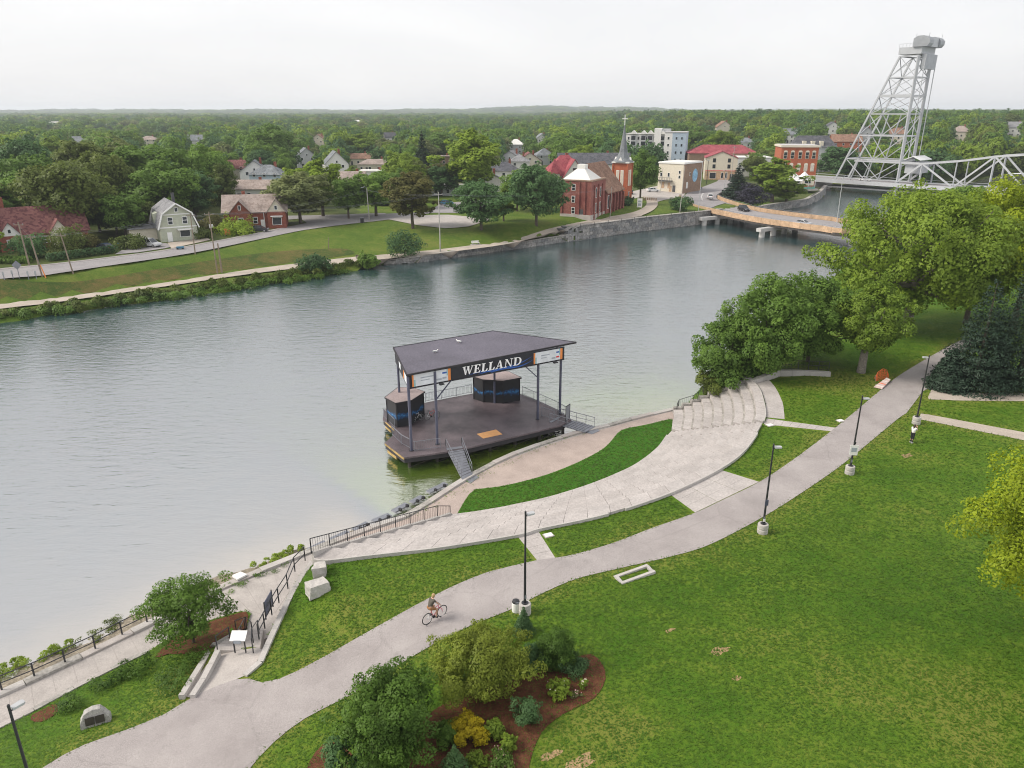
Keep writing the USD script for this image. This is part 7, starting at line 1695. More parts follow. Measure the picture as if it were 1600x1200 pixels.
def handrail(label, pts, h=.95, group=None):
    t = thing('handrail', label, 'handrail'); p = np.array(pts)
    for q_ in p: MB().bar(q_, q_ + [0, 0, h], .05).build('post', M['black_metal'], t)
    MB().tube(p + [0, 0, h], .028, 6).build('rail', M['black_metal'], t)
handrail('black handrail at the left side of the stair top', [G(340, 1016), P(360, 1001, -1.9)])
handrail('black handrail in the middle of the stairs', [G(367, 1019), P(379, 998, -2.0), P(384, 987, -2.9)])
handrail('black handrail at the foot of the stairs', [P(370, 990, -2.9), P(386, 984, LOW_Z), P(395, 992, LOW_Z + .1)])
handrail('black handrail at the right side of the stair top', [G(396, 1020), G(396, 1004), P(405, 990, -2.2)])
t = thing('notice_lectern', 'small slanted white notice board on two black posts at the stairs', 'notice board'); g = G(376, 1020); 
for s in (-.3, .3): MB().bar(g + [s, 0, 0], g + [s, 0, 1.0], .06).build('post', M['black_metal'], t)
MB().box(g + [0, .05, 1.1], (.85, .6, .05), rx=.5).build('board', M['white_paint'], t); MB().box(g + [0, -.24, .92], (.4, .03, .2)).build('notice', M['print_grey'], t)

# ---- long railing along kerb and terrace end
kr = [(405, 999), (414, 982), (425, 961), (436, 942), (450, 920), (461, 893), (477, 876)]
railing('railing', 'black railing along the kerb wall above the stairs', [G(a, b, .15) for a, b in kr], 1.05, rails=(1.0, .5))
ew = [row_pt(T3, B3, 0.0, k, tz(k) + .30) for k in (0, 1, 2, 3, 4, 5, 6, 7, 8, 9)]
for q_ in ew: q_[:2] += np.array([-.12, .06])
ew[-1][2] -= .3
railing('railing', 'long black balustrade stepping down the left end of the amphitheatre', ew, 1.1, balusters=.17)
rl = [(-36, 1094), (3, 1078), (54, 1057), (102, 1035), (149, 1013), (191, 991), (230, 972)]
railing('railing', 'thin black railing along the lower walk beside the water', [P(a, b, LOW_Z + .15) for a, b in rl], .92, rails=(1.0, .5), post_w=.07)
railing('railing', 'short black railing at the waterside foot of the curved steps', [P(1057, 646, LOW_Z), P(1060, 640, LOW_Z), P(1083, 633, LOW_Z + .8), P(1090, 628, -2.2), P(1098, 620, -1.8)], 1.15, balusters=.18)
t = thing('information_sign', 'dark blue notice panel on the railing above the lower walk', 'notice board'); a = G(419, 968, .25); b = G(430, 948, .25)
MB().slab([a + [-.1, .05, 1.15], b + [-.1, .05, 1.15], b + [-.14, .03, 1.15], a + [-.14, .03, 1.15]], 1.0).build('panel', M['post_blue'], t); MB().bar(a + [-.12, 0, 0], a + [-.12, 0, 1.2], .06).bar(b + [-.12, 0, 0], b + [-.12, 0, 1.2], .06).build('frame', M['black_metal'], t)

# ---- boulders, plaque stone, planter, bin, covers
def boulder(name, label, c, size, rz, seed, mat='granite'):
    r = np.random.default_rng(seed); m = trimesh.creation.box(size); v = m.vertices; v[:, :2] *= np.where(v[:, 2:3] > 0, .90, 1.0); v += r.uniform(-.07, .07, v.shape)
    m = trimesh.convex.convex_hull(v).subdivide_to_size(.12); m.vertices += (meshkit.fbm(m.vertices * 2.6, 3, seed)[:, None] - .5) * .16 * m.vertex_normals; m.apply_translation((0, 0, size[2] / 2 - .06))
    t = thing(name, label, 'boulder', c, rz); mesh('stone', m, M[mat], t, smooth=50); return t
boulder('boulder', 'smaller pale squared boulder next to the corner of the amphitheatre', P(500, 899, zn), (.85, .8, .85), .2, 5, 'pale_concrete')
boulder('boulder', 'larger pale squared boulder on the lawn below the amphitheatre corner', P(497, 925, zn), (1.35, 1.0, .80), .62, 8, 'pale_concrete')
t = thing('plaque_stone', 'grey granite memorial boulder with two dark plaques on the lawn', 'memorial stone', P(151, 1130, zn), .42, scale=.70)
prof = [(-.95, 0), (.95, 0), (.92, .45), (.42, 1.25), (-.1, 1.32), (-.62, 1.12), (-.95, .5)]
m = trimesh.creation.extrude_polygon(Polygon(prof), .8, engine='earcut'); m.apply_transform(trimesh.transformations.rotation_matrix(math.pi / 2, (1, 0, 0))); m.apply_translation((0, .4, 0)); m = m.subdivide_to_size(.16)
m.vertices[:, 1] += m.vertices[:, 2] * .22 * np.where(m.vertices[:, 1] < 0, 1, -.1); m.vertices += (meshkit.fbm(m.vertices * 3.5, 3, 4)[:, None] - .5) * .10 * m.vertex_normals; mesh('stone', m, M['granite'], t, smooth=40)
plain('plaque_bronze', (0.05, 0.042, 0.038), .45, var=.2, metal=.3)
for s in (-.32, .32): MB().box((s, -.335, .58), (.58, .05, .56), rx=-.215).build('plaque', M['plaque_bronze'], t)
plain('print_pale', (0.30, 0.27, 0.23), .6, var=.1)
t = thing('planter', 'slim rectangular pale concrete planter kerb filled with grass beside the path', 'planter')
c4 = [G(964, 901, .14), G(1014, 885, .14), G(1019, 891, .14), G(969, 907, .14)]
cc = sum(c4) / 4; ang = math.atan2((c4[1] - c4[0])[1], (c4[1] - c4[0])[0]); L = np.linalg.norm(c4[1] - c4[0]) + .1; Wd = .72
t2 = lambda a, b: cc + np.array([math.cos(ang) * a - math.sin(ang) * b, math.sin(ang) * a + math.cos(ang) * b, 0])
for a0, b0, a1, b1 in ((-L / 2, -Wd / 2, L / 2, -Wd / 2), (-L / 2, Wd / 2, L / 2, Wd / 2)): MB().bar(t2(a0, b0) - [0, 0, .15], t2(a1, b1) - [0, 0, .05], .20, .18).build('side', M['pale_concrete'], t)
for a0 in (-L / 2 + .08, L / 2 - .08): MB().bar(t2(a0, -Wd / 2 + .085) - [0, 0, .15], t2(a0, Wd / 2 - .085) - [0, 0, .05], .20, .18).build('end', M['pale_concrete'], t)
MB().slab([t2(-L / 2 + .17, -Wd / 2 + .09) - [0, 0, .14], t2(L / 2 - .17, -Wd / 2 + .09) - [0, 0, .14], t2(L / 2 - .17, Wd / 2 - .09) - [0, 0, .14], t2(-L / 2 + .17, Wd / 2 - .09) - [0, 0, .14]], .15).build('soil', M['bank_grass'], t)
t = thing('litter_bin', 'white cylindrical litter bin with dark domed lid beside the lamp post', 'litter bin', G(806, 955), scale=.82)
MB().lathe([(.02, 0), (.26, 0), (.28, .05), (.28, .72), (.26, .74)], n=20).build('body', M['white_paint'], t, smooth=40); MB().lathe([(.26, .74), (.28, .78), (.24, .90), (.10, .97), (.01, .98)], n=20).build('lid', M['black_metal'], t, smooth=40); MB().box((.08, -.23, .84), (.22, .08, .10)).build('flap', M['grey_metal'], t)
for px, py, lab in ((857, 836, 'pale flat cover plate in the grass beside the terrace walk'), (1313, 657, 'pale flat cover plate in the round lawn near the path'), (1203, 664, 'small pale cover plate beside the narrow walk')):
    t = thing('cover_plate', lab, 'cover plate'); g = G(px, py, .05); MB().box(g, (.55, .4, .08), .4).build('lid', M['white_paint'], t); MB().box(g - [0, 0, .03], (.68, .52, .07), .4).build('frame', M['concrete'], t)
t = thing('landing_box', 'white slab topped box at the water behind the lower walk', 'platform'); a = [P(362, 899, -3.1), P(376, 893, -3.1), P(386, 897, -3.1), P(371, 905, -3.1)]
MB().slab(a, .12).build('top', M['white_paint'], t); MB().slab([q_ - [0, 0, .125] for q_ in a], .9).build('base', M['old_concrete'], t)
# orange mesh and board by the path
plain('mesh_orange', (0.72, 0.14, 0.04), .7, var=.15); plain('board_pink', (0.66, 0.50, 0.46), .7, var=.2, scale=3)
t = thing('safety_mesh', 'crumpled orange safety mesh fence lying beside the grey trunked maple', 'safety fence'); g0, g1 = P(1368, 596, zn), P(1389, 590, zn); mbm = MB()
for i in range(13):
    u_ = i / 12; q_ = g0 + (g1 - g0) * u_; hh = .35 + .75 * math.sin(math.pi * u_) ** .7; mbm.bar(q_, q_ + [.05 * math.sin(i * 2.1), .3, hh], .035)
for k in range(7):
    for i in range(12):
        a_, b_ = [g0 + (g1 - g0) * ((i + e) / 12) + np.array([.05 * math.sin((i + e) * 2.1) * k / 6, .3 * k / 6, (.35 + .75 * math.sin(math.pi * (i + e) / 12) ** .7) * k / 6]) for e in (0, 1)]; mbm.bar(a_, b_, .03)
mbm.build('mesh_net', M['mesh_orange'], t); MB().bar(g0, g0 + [0, .3, .6], .05).build('stake', M['wood_pole'], t)
t = thing('pallet_board', 'pinkish white board with slats lying in front of the orange mesh', 'board'); a = [P(1365, 606, zn) + [0, 0, .15], P(1385, 594, zn) + [0, 0, .3], P(1391, 597, zn) + [0, 0, .3], P(1378, 609, zn) + [0, 0, .15]]
MB().slab(a, .08).build('board', M['board_pink'], t)
for u_ in (.15, .4, .65, .9): MB().bar(a[0] + (a[1] - a[0]) * u_ + [0, 0, .03], a[3] + (a[2] - a[3]) * u_ + [0, 0, .03], .09, .04).build('slat', M['mesh_orange' if u_ in (.4,) else 'white_paint'], t)

# ---------------------------------------------------------------- lamp posts
plain('lamp_head', (0.40, 0.41, 0.42), .4, var=.08); plain('lamp_lens', (0.62, 0.60, 0.50), .3, var=.05)
lamps = [(820, 958, .5, 'white head', 'black park lamp post behind the garden shrubs, nearest the cyclist', 0), (1191, 832, .0, '', 'black park lamp post with small blue plate on a concrete drum beside the path', 1), (1327, 740, -.1, '', 'black park lamp post carrying a white notice board', 2), (1431, 662, 2.9, '', 'black park lamp post behind the standing woman at the branching path', 3)]
def lamp(g, rz, label, extra):
    t = thing('lamp_post', label, 'lamp post', g, rz)
    MB().lathe([(.01, -.1), (.34, -.1), (.36, .02), (.36, .28), (.335, .31), (.335, .36), (.36, .39), (.36, .64), (.33, .69), (.01, .70)], n=24).build('concrete_base', M['pale_concrete'], t, smooth=35)
    MB().lathe([(.20, .70), (.20, .74), (.09, .76), (.09, .80)], n=12).build('base_plate', M['black_metal'], t)
    MB().tube([[0, 0, .74], [0, 0, 3.0], [0, 0, 6.45]], [.075, .065, .05], 10).build('pole', M['black_metal'], t, smooth=40)
    MB().tube([[0, 0, 6.3], [.18, 0, 6.38]], .035, 6).build('arm', M['black_metal'], t)
    hd = MB().prism(Polygon([(.08, -.12), (.48, -.14), (.54, -.09), (.54, .09), (.48, .14), (.08, .12)]), 6.36, 6.46).build('lamp_head', M['lamp_head'], t); MB().box((.32, 0, 6.352), (.32, .2, .03)).build('lens', M['lamp_lens'], hd)
    MB().lathe([(.05, 6.45), (.06, 6.62), (.01, 6.68)], n=10).build('sensor', M['black_metal'], t)
    MB().box((0, -.085, 1.15), (.10, .02, .24)).build('hatch', M['grey_metal'], t)
    if extra == 1:
        MB().box((0, -.10, 2.35), (.22, .05, .42)).build('blue_plate', M['post_blue'], t); MB().box((0, -.09, 1.0), (.14, .04, .2)).build('sticker', M['white_paint'], t)
    if extra == 2:
        b = MB().box((.0, -.12, 2.1), (.62, .03, .85)).build('notice_board', M['white_paint'], t); MB().box((0, -.14, 2.15), (.4, .012, .35)).build('print', M['print_grey'], b); MB().box((0, -.09, 2.7), (.16, .06, .2)).build('bracket', M['black_metal'], t)
    return t
for px, py, rz, _, lab, ex in lamps: lamp(G(px, py), rz, lab, ex)
g = P(14, 1106, 5.2); lamp((g[0], g[1], -1.3), 1.0, 'black park lamp post at the lower left corner', 0)
# ---------------------------------------------------------------- people
from manifold3d import Manifold, OpType
plain('skin', (0.50, 0.30, 0.21), .6, var=.06, coord='object'); plain('hair_dark', (0.04, 0.028, 0.022), .7, var=.2, coord='object'); plain('hair_blond', (0.42, 0.29, 0.14), .7, var=.2, coord='object')
plain('cloth_white', (0.74, 0.72, 0.72), .85, var=.05, coord='object'); plain('cloth_black', (0.018, 0.018, 0.022), .85, var=.2, coord='object'); plain('cloth_olive', (0.085, 0.075, 0.06), .85, var=.2, coord='object'); plain('cloth_brown', (0.30, 0.145, 0.06), .85, var=.15, coord='object')
plain('shoe_white', (0.66, 0.65, 0.63), .6, var=.05, coord='object'); plain('shoe_dark', (0.04, 0.035, 0.035), .6, var=.1, coord='object'); plain('rubber', (0.018, 0.018, 0.018), .8, var=.1, coord='object'); plain('bike_pink', (0.55, 0.05, 0.12), .35, var=.05, coord='object'); plain('bike_white', (0.72, 0.72, 0.72), .35, var=.04, coord='object'); plain('steel', (0.45, 0.45, 0.46), .35, metal=.8, var=.05, coord='object'); plain('phone_black', (0.01, 0.01, 0.012), .3, var=.05, coord='object')
def ball(p, r, n=16): return Manifold.sphere(r, n).translate([float(a) for a in p])
def chain(pts): 
    b = [ball(p, r) for p, r in pts]; return [Manifold.batch_hull([b[i], b[i + 1]]) for i in range(len(b) - 1)]
def hull(*pts): return Manifold.batch_hull([ball(p, r) for p, r in pts])
def fuse(parts, edge=.03, it=6):
    m = Manifold.batch_boolean(parts, OpType.Add).refine_to_length(edge).to_mesh(); t = trimesh.Trimesh(m.vert_properties[:, :3], m.tri_verts, process=True)
    trimesh.smoothing.filter_taubin(t, iterations=it); return t
V = lambda *a: np.array(a, float)
def hand(w, d, side, palm):
    """w: wrist, d: forward unit, side: towards the thumb, palm: palm normal"""
    out = [hull((w, .026), (w + d * .075 + side * .028, .016), (w + d * .08 - side * .028, .015))]
    for i, (o, L) in enumerate(((.030, .070), (.010, .078), (-.011, .072), (-.031, .056))):
        b = w + d * .082 + side * o; k = b + d * L * .5 - palm * .006; e = k + d * L * .32 - palm * L * .38
        out += chain([(b, .0105), (k, .0095), (e, .008)])
    b = w + d * .022 + side * .030; k = b + d * .035 + side * .026; out += chain([(b, .013), (k, .0105), (k + d * .030 - palm * .012, .009)])
    return out
def person(label, loc, rz, J, col, scale=1.0, sleeves=.5, trousers=1.0, hair=.0):
    t = thing('person', label, 'person', loc, rz, scale=scale)
    H = J['head']; up = J.get('head_up', V(0, 0, 1)); fw = J.get('face', V(1, 0, 0)); lf = np.cross(up, fw)
    P_ = [hull((J['hipL'], .105), (J['hipR'], .105), (J['waist'], .115)), hull((J['waist'], .115), (J['chest'] + lf * .07, .115), (J['chest'] - lf * .07, .115)), hull((J['chest'] + lf * .06, .11), (J['chest'] - lf * .06, .11), (J['shL'], .06), (J['shR'], .06)), hull((J['neck'], .055), (H - up * .06, .052)), hull((J['shL'], .05), (J['shR'], .05), (J['neck'], .055))]
    P_ += [hull((H + up * .045, .088), (H - up * .02 + fw * .015, .078), (H - up * .085 + fw * .045, .042)), hull((H + fw * .09 - up * .005, .012), (H + fw * .105 - up * .035, .014))]
    for s in (1, -1): P_ += [hull((H + lf * s * .083 + up * .01, .018), (H + lf * s * .083 - up * .025, .014))]
    for q in 'LR':
        P_ += chain([(J['sh' + q], .052), (J['el' + q], .040), (J['wr' + q], .027)]); d = J['wr' + q] - J['el' + q]; d = d / np.linalg.norm(d); sd = np.cross(d, V(0, 0, 1)); sd = sd / max(np.linalg.norm(sd), 1e-6) * (-1 if q == 'R' else 1); P_ += hand(J['wr' + q], d, -sd, np.cross(d, sd))
        P_ += chain([(J['hip' + q], .090), (J['kn' + q], .058), (J['kn' + q] * .6 + J['an' + q] * .4 - fw * .015, .056), (J['an' + q], .038)])
        f = J.get('foot' + q, fw); P_ += [hull((J['an' + q] - V(0, 0, .03) - f * .035, .034), (J['an' + q] - V(0, 0, .045) + f * .14, .026))]
    mesh('body', fuse(P_, .022, 4), M[col['skin']], t, smooth=True)
    # clothing follows the body
    top = [hull((J['waist'] * .7 + (J['hipL'] + J['hipR']) * .15, .128), (J['chest'] + lf * .07, .127), (J['chest'] - lf * .07, .127)), hull((J['chest'] + lf * .06, .122), (J['chest'] - lf * .06, .122), (J['shL'], .068), (J['shR'], .068), (J['neck'] - up * .035, .062))]
    for q in 'LR': top += chain([(J['sh' + q], .066), (J['sh' + q] * (1 - sleeves) + J['el' + q] * sleeves, .055)])
    mesh('shirt', fuse(top, .03, 3), M[col['top']], t, smooth=True)
    tr = [hull((J['hipL'], .118), (J['hipR'], .118), (J['waist'] * .5 + (J['hipL'] + J['hipR']) * .25, .122))]
    for q in 'LR':
        if trousers >= 1: tr += chain([(J['hip' + q], .106), (J['kn' + q], .073), (J['an' + q] + V(0, 0, .02), .056)])
        else: tr += chain([(J['hip' + q], .106), (J['hip' + q] * (1 - trousers) + J['kn' + q] * trousers, .085)])
    mesh('trousers' if trousers >= 1 else 'shorts', fuse(tr, .03, 3), M[col['legs']], t, smooth=True)
    hr_ = [hull((H + up * .055 - fw * .012, .098), (H - fw * .03 + up * .0, .088), (H - fw * .045 - up * .05 - up * hair, .065))]
    cut = hull((H - up * .03 + fw * .09, .085), (H - up * .09 + fw * .10, .07), (H + fw * .14 + up * .03, .06))
    mesh('hair', fuse([hr_[0] - cut], .03, 2), M[col['hair']], t, smooth=True)
    for s in (1, -1):
        e = trimesh.creation.icosphere(2, .0125); e.apply_translation(H + fw * .078 + lf * s * .032 + up * .012); mesh('eye', e, M['phone_black'], t, smooth=True)
    MB().tube([H + fw * .083 - up * .062 - lf * .022, H + fw * .092 - up * .064, H + fw * .083 - up * .062 + lf * .022], .006, 5).build('mouth', M['bike_pink'], t)
    for q in 'LR':
        f = J.get('foot' + q, fw); mesh('shoe', fuse([hull((J['an' + q] - V(0, 0, .035) - f * .04, .043), (J['an' + q] - V(0, 0, .05) + f * .155, .034), (J['an' + q] - V(0, 0, .052) + f * .06, .040))], .03, 2), M[col['shoe']], t, smooth=True)
    return t
Jw = dict(hipL=V(0, .085, .92), hipR=V(0, -.085, .92), waist=V(.0, 0, 1.06), chest=V(-.01, 0, 1.27), shL=V(0, .17, 1.40), shR=V(0, -.17, 1.40), neck=V(.01, 0, 1.46), head=V(.03, 0, 1.60), face=V(.98, 0, -.17), head_up=V(.17, 0, .98),
          elL=V(.16, .21, 1.20), wrL=V(.30, .09, 1.42), elR=V(.17, -.20, 1.21), wrR=V(.31, -.07, 1.43), knL=V(.03, .09, .50), anL=V(-.02, .10, .10), knR=V(-.02, -.09, .50), anR=V(-.13, -.10, .11), footL=V(1, .1, 0), footR=V(1, -.1, 0))
person('standing woman in white top and black trousers on the lawn, holding something up', G(1424, 692), .55, Jw, dict(skin='skin', top='cloth_white', legs='cloth_black', hair='hair_dark', shoe='shoe_white'), hair=.16, sleeves=.6)
ph = G(1424, 692); c_, s_ = math.cos(.55), math.sin(.55); w_ = V(.40, .01, 1.47)
t = thing('phone', 'small dark phone held up by the standing woman', 'phone', ph, .55); MB().box(w_, (.012, .075, .15)).build('case', M['phone_black'], t)

def bicycle(label, loc, rz, frame='bike_pink', rear='bike_white', lean=0.0, group=None, sc=1.0):
    t = thing('bicycle', label, 'bicycle', loc, rz, group, scale=sc)
    if lean: UsdGeom.Xformable(t).AddRotateXOp().Set(math.degrees(lean))
    R_ = .345; wb = 1.06
    for x in (0, wb):
        w = UsdGeom.Xform.Define(stage, numbered(str(t.GetPath()), 'wheel')).GetPrim(); a = np.linspace(0, 2 * math.pi, 33)
        MB().tube([[x + R_ * math.cos(q), 0, R_ + R_ * math.sin(q)] for q in a], .021, 7, cap=False).build('tyre', M['rubber'], w, smooth=True)
        MB().tube([[x + (R_ - .03) * math.cos(q), 0, R_ + (R_ - .03) * math.sin(q)] for q in a], .012, 5, cap=False).build('rim', M['steel'], w, smooth=True)
        mb = MB(); [mb.tube([[x, (-1) ** k * .025, R_], [x + (R_ - .03) * math.cos(q), 0, R_ + (R_ - .03) * math.sin(q)]], .0022, 4) for k, q in enumerate(np.linspace(0, 6.28, 21)[:-1])]; mb.tube([[x, -.05, R_], [x, .05, R_]], .022, 8).build('spokes', M['steel'], w)
    bb, st_, ht, hb = V(.43, 0, .30), V(.26, 0, .80), V(.80, 0, .86), V(.84, 0, .72)
    MB().tube([bb, st_], .018).tube([st_ * .95 + bb * .05, ht], .019).tube([bb, hb], .021).tube([ht + V(-.015, 0, .06), hb], .02).build('frame', M[frame], t, smooth=True)
    MB().tube([V(0, .05, R_), bb + V(0, .03, 0)], .011).tube([V(0, -.05, R_), bb - V(0, .03, 0)], .011).tube([V(0, .05, R_), st_ + V(0, .02, -.04)], .009).tube([V(0, -.05, R_), st_ + V(0, -.02, -.04)], .009).build('rear_stays', M[rear], t, smooth=True)
    MB().tube([hb, V(wb - .05, .05, R_ + .22), V(wb, .05, R_)], .012).tube([hb, V(wb - .05, -.05, R_ + .22), V(wb, -.05, R_)], .012).build('fork', M[frame], t, smooth=True)
    MB().tube([V(.78, 0, .92), V(.80, 0, 1.02)], .015).tube([V(.74, .30, 1.06), V(.80, .20, 1.03), V(.82, 0, 1.02), V(.80, -.20, 1.03), V(.74, -.30, 1.06)], .013).build('handlebar', M['phone_black'], t, smooth=True)
    MB().tube([st_, V(.23, 0, .94)], .013).tm(trimesh.convex.convex_hull(np.array([[.10, .075, .955], [.10, -.075, .955], [.36, .02, .95], [.36, -.02, .95], [.11, .06, .90], [.11, -.06, .90], [.34, 0, .915]]))).build('saddle', M['phone_black'], t)
    MB().lathe([(.01, -.012), (.095, -.012), (.095, .012), (.01, .012)], n=18).build('chainring', M['rubber'], t); stage.GetPrimAtPath(str(t.GetPath()) + '/chainring')
    cr = UsdGeom.Xformable(stage.GetPrimAtPath(str(t.GetPath()) + '/chainring')); cr.AddTranslateOp().Set((.43, -.05, .30)); cr.AddRotateXOp().Set(90)
    MB().bar(bb + V(0, -.07, 0), bb + V(.15, -.08, -.08), .018).bar(bb + V(0, .07, 0), bb + V(-.15, .08, .08), .018).bar(bb + V(.15, -.08, -.08), bb + V(.15, -.19, -.08), .07, .02).bar(bb + V(-.15, .08, .08), bb + V(-.15, .19, .08), .07, .02).build('crank', M['rubber'], t)
    return t
rw, fwp = G(668, 975, .03), G(691, 961, .03); hd_ = math.atan2((fwp - rw)[1], (fwp - rw)[0])
bicycle('pink and white bicycle ridden by the cyclist along the path', rw, hd_, sc=1.0)
Jc = dict(hipL=V(.20, .085, 1.00), hipR=V(.20, -.085, 1.00), waist=V(.24, 0, 1.15), chest=V(.35, 0, 1.34), shL=V(.40, .17, 1.46), shR=V(.40, -.17, 1.46), neck=V(.43, 0, 1.52), head=V(.50, 0, 1.65), face=V(.98, 0, -.2), head_up=V(.2, 0, .98),
          elL=V(.57, .25, 1.24), wrL=V(.72, .25, 1.09), elR=V(.57, -.25, 1.24), wrR=V(.72, -.25, 1.09), knL=V(.60, .11, .88), anL=V(.29, .13, .47), knR=V(.63, -.11, .75), anR=V(.53, -.13, .32), footL=V(.97, 0, -.2), footR=V(.98, 0, -.1))
person('cyclist in dark top and brown shorts riding the pink and white bicycle', rw, hd_, Jc, dict(skin='skin', top='cloth_olive', legs='cloth_brown', hair='hair_blond', shoe='shoe_dark'), sleeves=.4, trousers=.62)
bicycle('red bicycle leaning at the left shed on the stage deck', D(668, 656), .5, 'print_red', 'bike_white', lean=-.15); bicycle('white bicycle leaning against the left shed on the stage deck', D(646, 661), .75, 'bike_white', 'bike_white', lean=-.2)

# ---------------------------------------------------------------- cars
for nm, c in (('white', (.70, .70, .70)), ('silver', (.42, .43, .45)), ('black', (.018, .019, .024)), ('blue', (.05, .17, .27)), ('grey', (.12, .12, .13)), ('navy', (.03, .045, .08))): plain('car_' + nm, c, .25, var=.03, coord='object', spec=.6)
plain('tail_red', (.45, .03, .03), .3, var=.05, coord='object'); plain('headlight', (.7, .7, .68), .2, var=.05, coord='object')
def car(label, loc, rz, col, suv=False, cat='car'):
    t = thing('parked_car' if 0 else 'car', label, cat, loc, rz); L, W, h = (4.6, 1.82, 1.68) if suv else (4.5, 1.76, 1.44); b0 = .26
    sill = [(-L / 2 + .05, .45), (-L / 2, .62), (-L / 2 + .04, .86 if suv else .84), (-L / 2 + (.25 if suv else .75), .98 if suv else .90), (.95, .96 if suv else .90), (L / 2 - .25, .80), (L / 2, .62), (L / 2 - .03, .36), (L / 2 - .25, b0), (-L / 2 + .25, b0)]
    m = trimesh.creation.extrude_polygon(Polygon(sill).buffer(-.03).buffer(.03), W, engine='earcut'); m.apply_transform(trimesh.transformations.rotation_matrix(math.pi / 2, (1, 0, 0))); m.apply_translation((0, W / 2, 0)); m = m.subdivide_to_size(.35)
    m.vertices[:, 1] *= 1 - .07 * np.clip((m.vertices[:, 2] - .6) / .4, 0, 1) - .05 * np.clip(np.abs(m.vertices[:, 0]) / (L / 2) - .8, 0, 1) * 5 * .6
    mesh('body', m, M['car_' + col], t, smooth=35)
    gh = [(-L / 2 + .12, .93), (-L / 2 + .42, h - .08), (-L / 2 + .9, h), (.25, h), (1.15, .93)] if suv else [(-L / 2 + .55, .88), (-L / 2 + 1.15, h - .04), (-.2, h), (.35, h - .04), (1.2, .88)]
    k = len(gh); yo = [.80 if z < 1 else .62 for _, z in gh]
    def cab(s, zs): return [[x * s, y * sg * s, z + zs] for sg in (1, -1) for (x, z), y in zip(gh, yo)]
    g = trimesh.convex.convex_hull(np.array(cab(1.0, 0))); mesh('windows', g, M['dark_glass'], t)
    rf = trimesh.convex.convex_hull(np.array([[x * 1.0, y * sg * 1.03, z + .015] for sg in (1, -1) for (x, z), y in zip(gh, yo) if z > h - .1] + [[x, y * sg, z - .07] for sg in (1, -1) for (x, z), y in zip(gh, yo) if z > h - .1])); mesh('roof', rf, M['car_' + col], t)
    for sg in (1, -1):
        mb = MB()
        for i in (0, 1, 3): mb.bar([gh[i][0], sg * yo[i] * 1.01, gh[i][1]], [gh[i + 1][0], sg * yo[i + 1] * 1.01, gh[i + 1][1]], .07)
        mb.bar([-.15, sg * .82, .9], [-.2, sg * .63, h - .03], .08).build('pillar', M['car_' + col], t)
        for x in (-L / 2 + .85, L / 2 - .85):
            w = MB().tube([[x, sg * (W / 2 - .2), .32], [x, sg * (W / 2 + .01), .32]], .32, 16).build('wheel', M['rubber'], t, smooth=40); MB().tube([[x, sg * W / 2, .32], [x, sg * (W / 2 + .02), .32]], .20, 12).build('rim', M['steel'], w)
        MB().box((L / 2 - .12, sg * .62, .70), (.12, .34, .13)).build('headlight', M['headlight'], t); MB().box((-L / 2 + .06, sg * .66, .76), (.10, .26, .16)).build('tail_light', M['tail_red'], t); MB().box((.85, sg * .95, .98), (.14, .16, .12)).build('mirror', M['car_' + col], t)
    return t
def bridge_pt(px, py): return P(px, py, BZ + .06)
def carg(label, px, py, rz, col, suv=False): car(label, Gf_(px, py, .12), rz, col, suv)
carg('silver grey estate car parked beside the gambrel house', 236, 385, math.radians(-20), 'silver', True)
carg('dark blue car parked behind the clipped hedge', 163, 391, math.radians(160), 'navy')
carg('blue car half hidden under trees left of the silver car', 200, 384, math.radians(-30), 'blue')
carg('black car parked in front of the two gabled brick house', 405, 362, math.radians(5), 'black')
carg('light blue car parked between the orange brown tree and the dark maple', 697, 320, math.radians(15), 'blue')
carg('white car parked under the maple by the church', 1020, 299.5, math.radians(10), 'white')
carg('dark car parked under the maple beside the church tower', 985, 303, math.radians(80), 'black')
carg('grey car on the street beside the brown brick side wall', 1088, 296, math.radians(35), 'grey')
for lab, px, py, col, suv, flip in (('white car driving on the road bridge', 1109, 314, 'white', False, 0), ('black car driving on the road bridge, right of the white car', 1162, 329.5, 'black', True, 1), ('silver car on the road bridge partly behind the front parapet', 1254, 352, 'silver', False, 1)):
    p = bridge_pt(px, py); i = np.argmin(np.linalg.norm((fr_ + bk_)[:, :2] / 2 - p[:2], axis=1)); i = min(max(i, 1), n_ - 2); d = (fr_ + bk_)[i + 1] - (fr_ + bk_)[i - 1]; p[2] = (fr_[i, 2] + bk_[i, 2]) / 2 + .05
    car(lab, p, math.atan2(d[1], d[0]) + (0 if flip else math.pi), col, suv)
for lab, s_, n_o, col in (('dark car on the lift bridge approach beside the orange block', -47, 3, 'black'), ('grey car behind the dark car at the lift bridge approach', -53, 6, 'grey'), ('white van-like car on the lift bridge deck', -14, 3, 'white')):
    q = lp(s_, n_o, 0); q[2] = max(float(zfar(q[0], q[1])) + .1, .5) if s_ < -42 else .98; car(lab, q, math.atan2(LA[1], LA[0]), col, True)

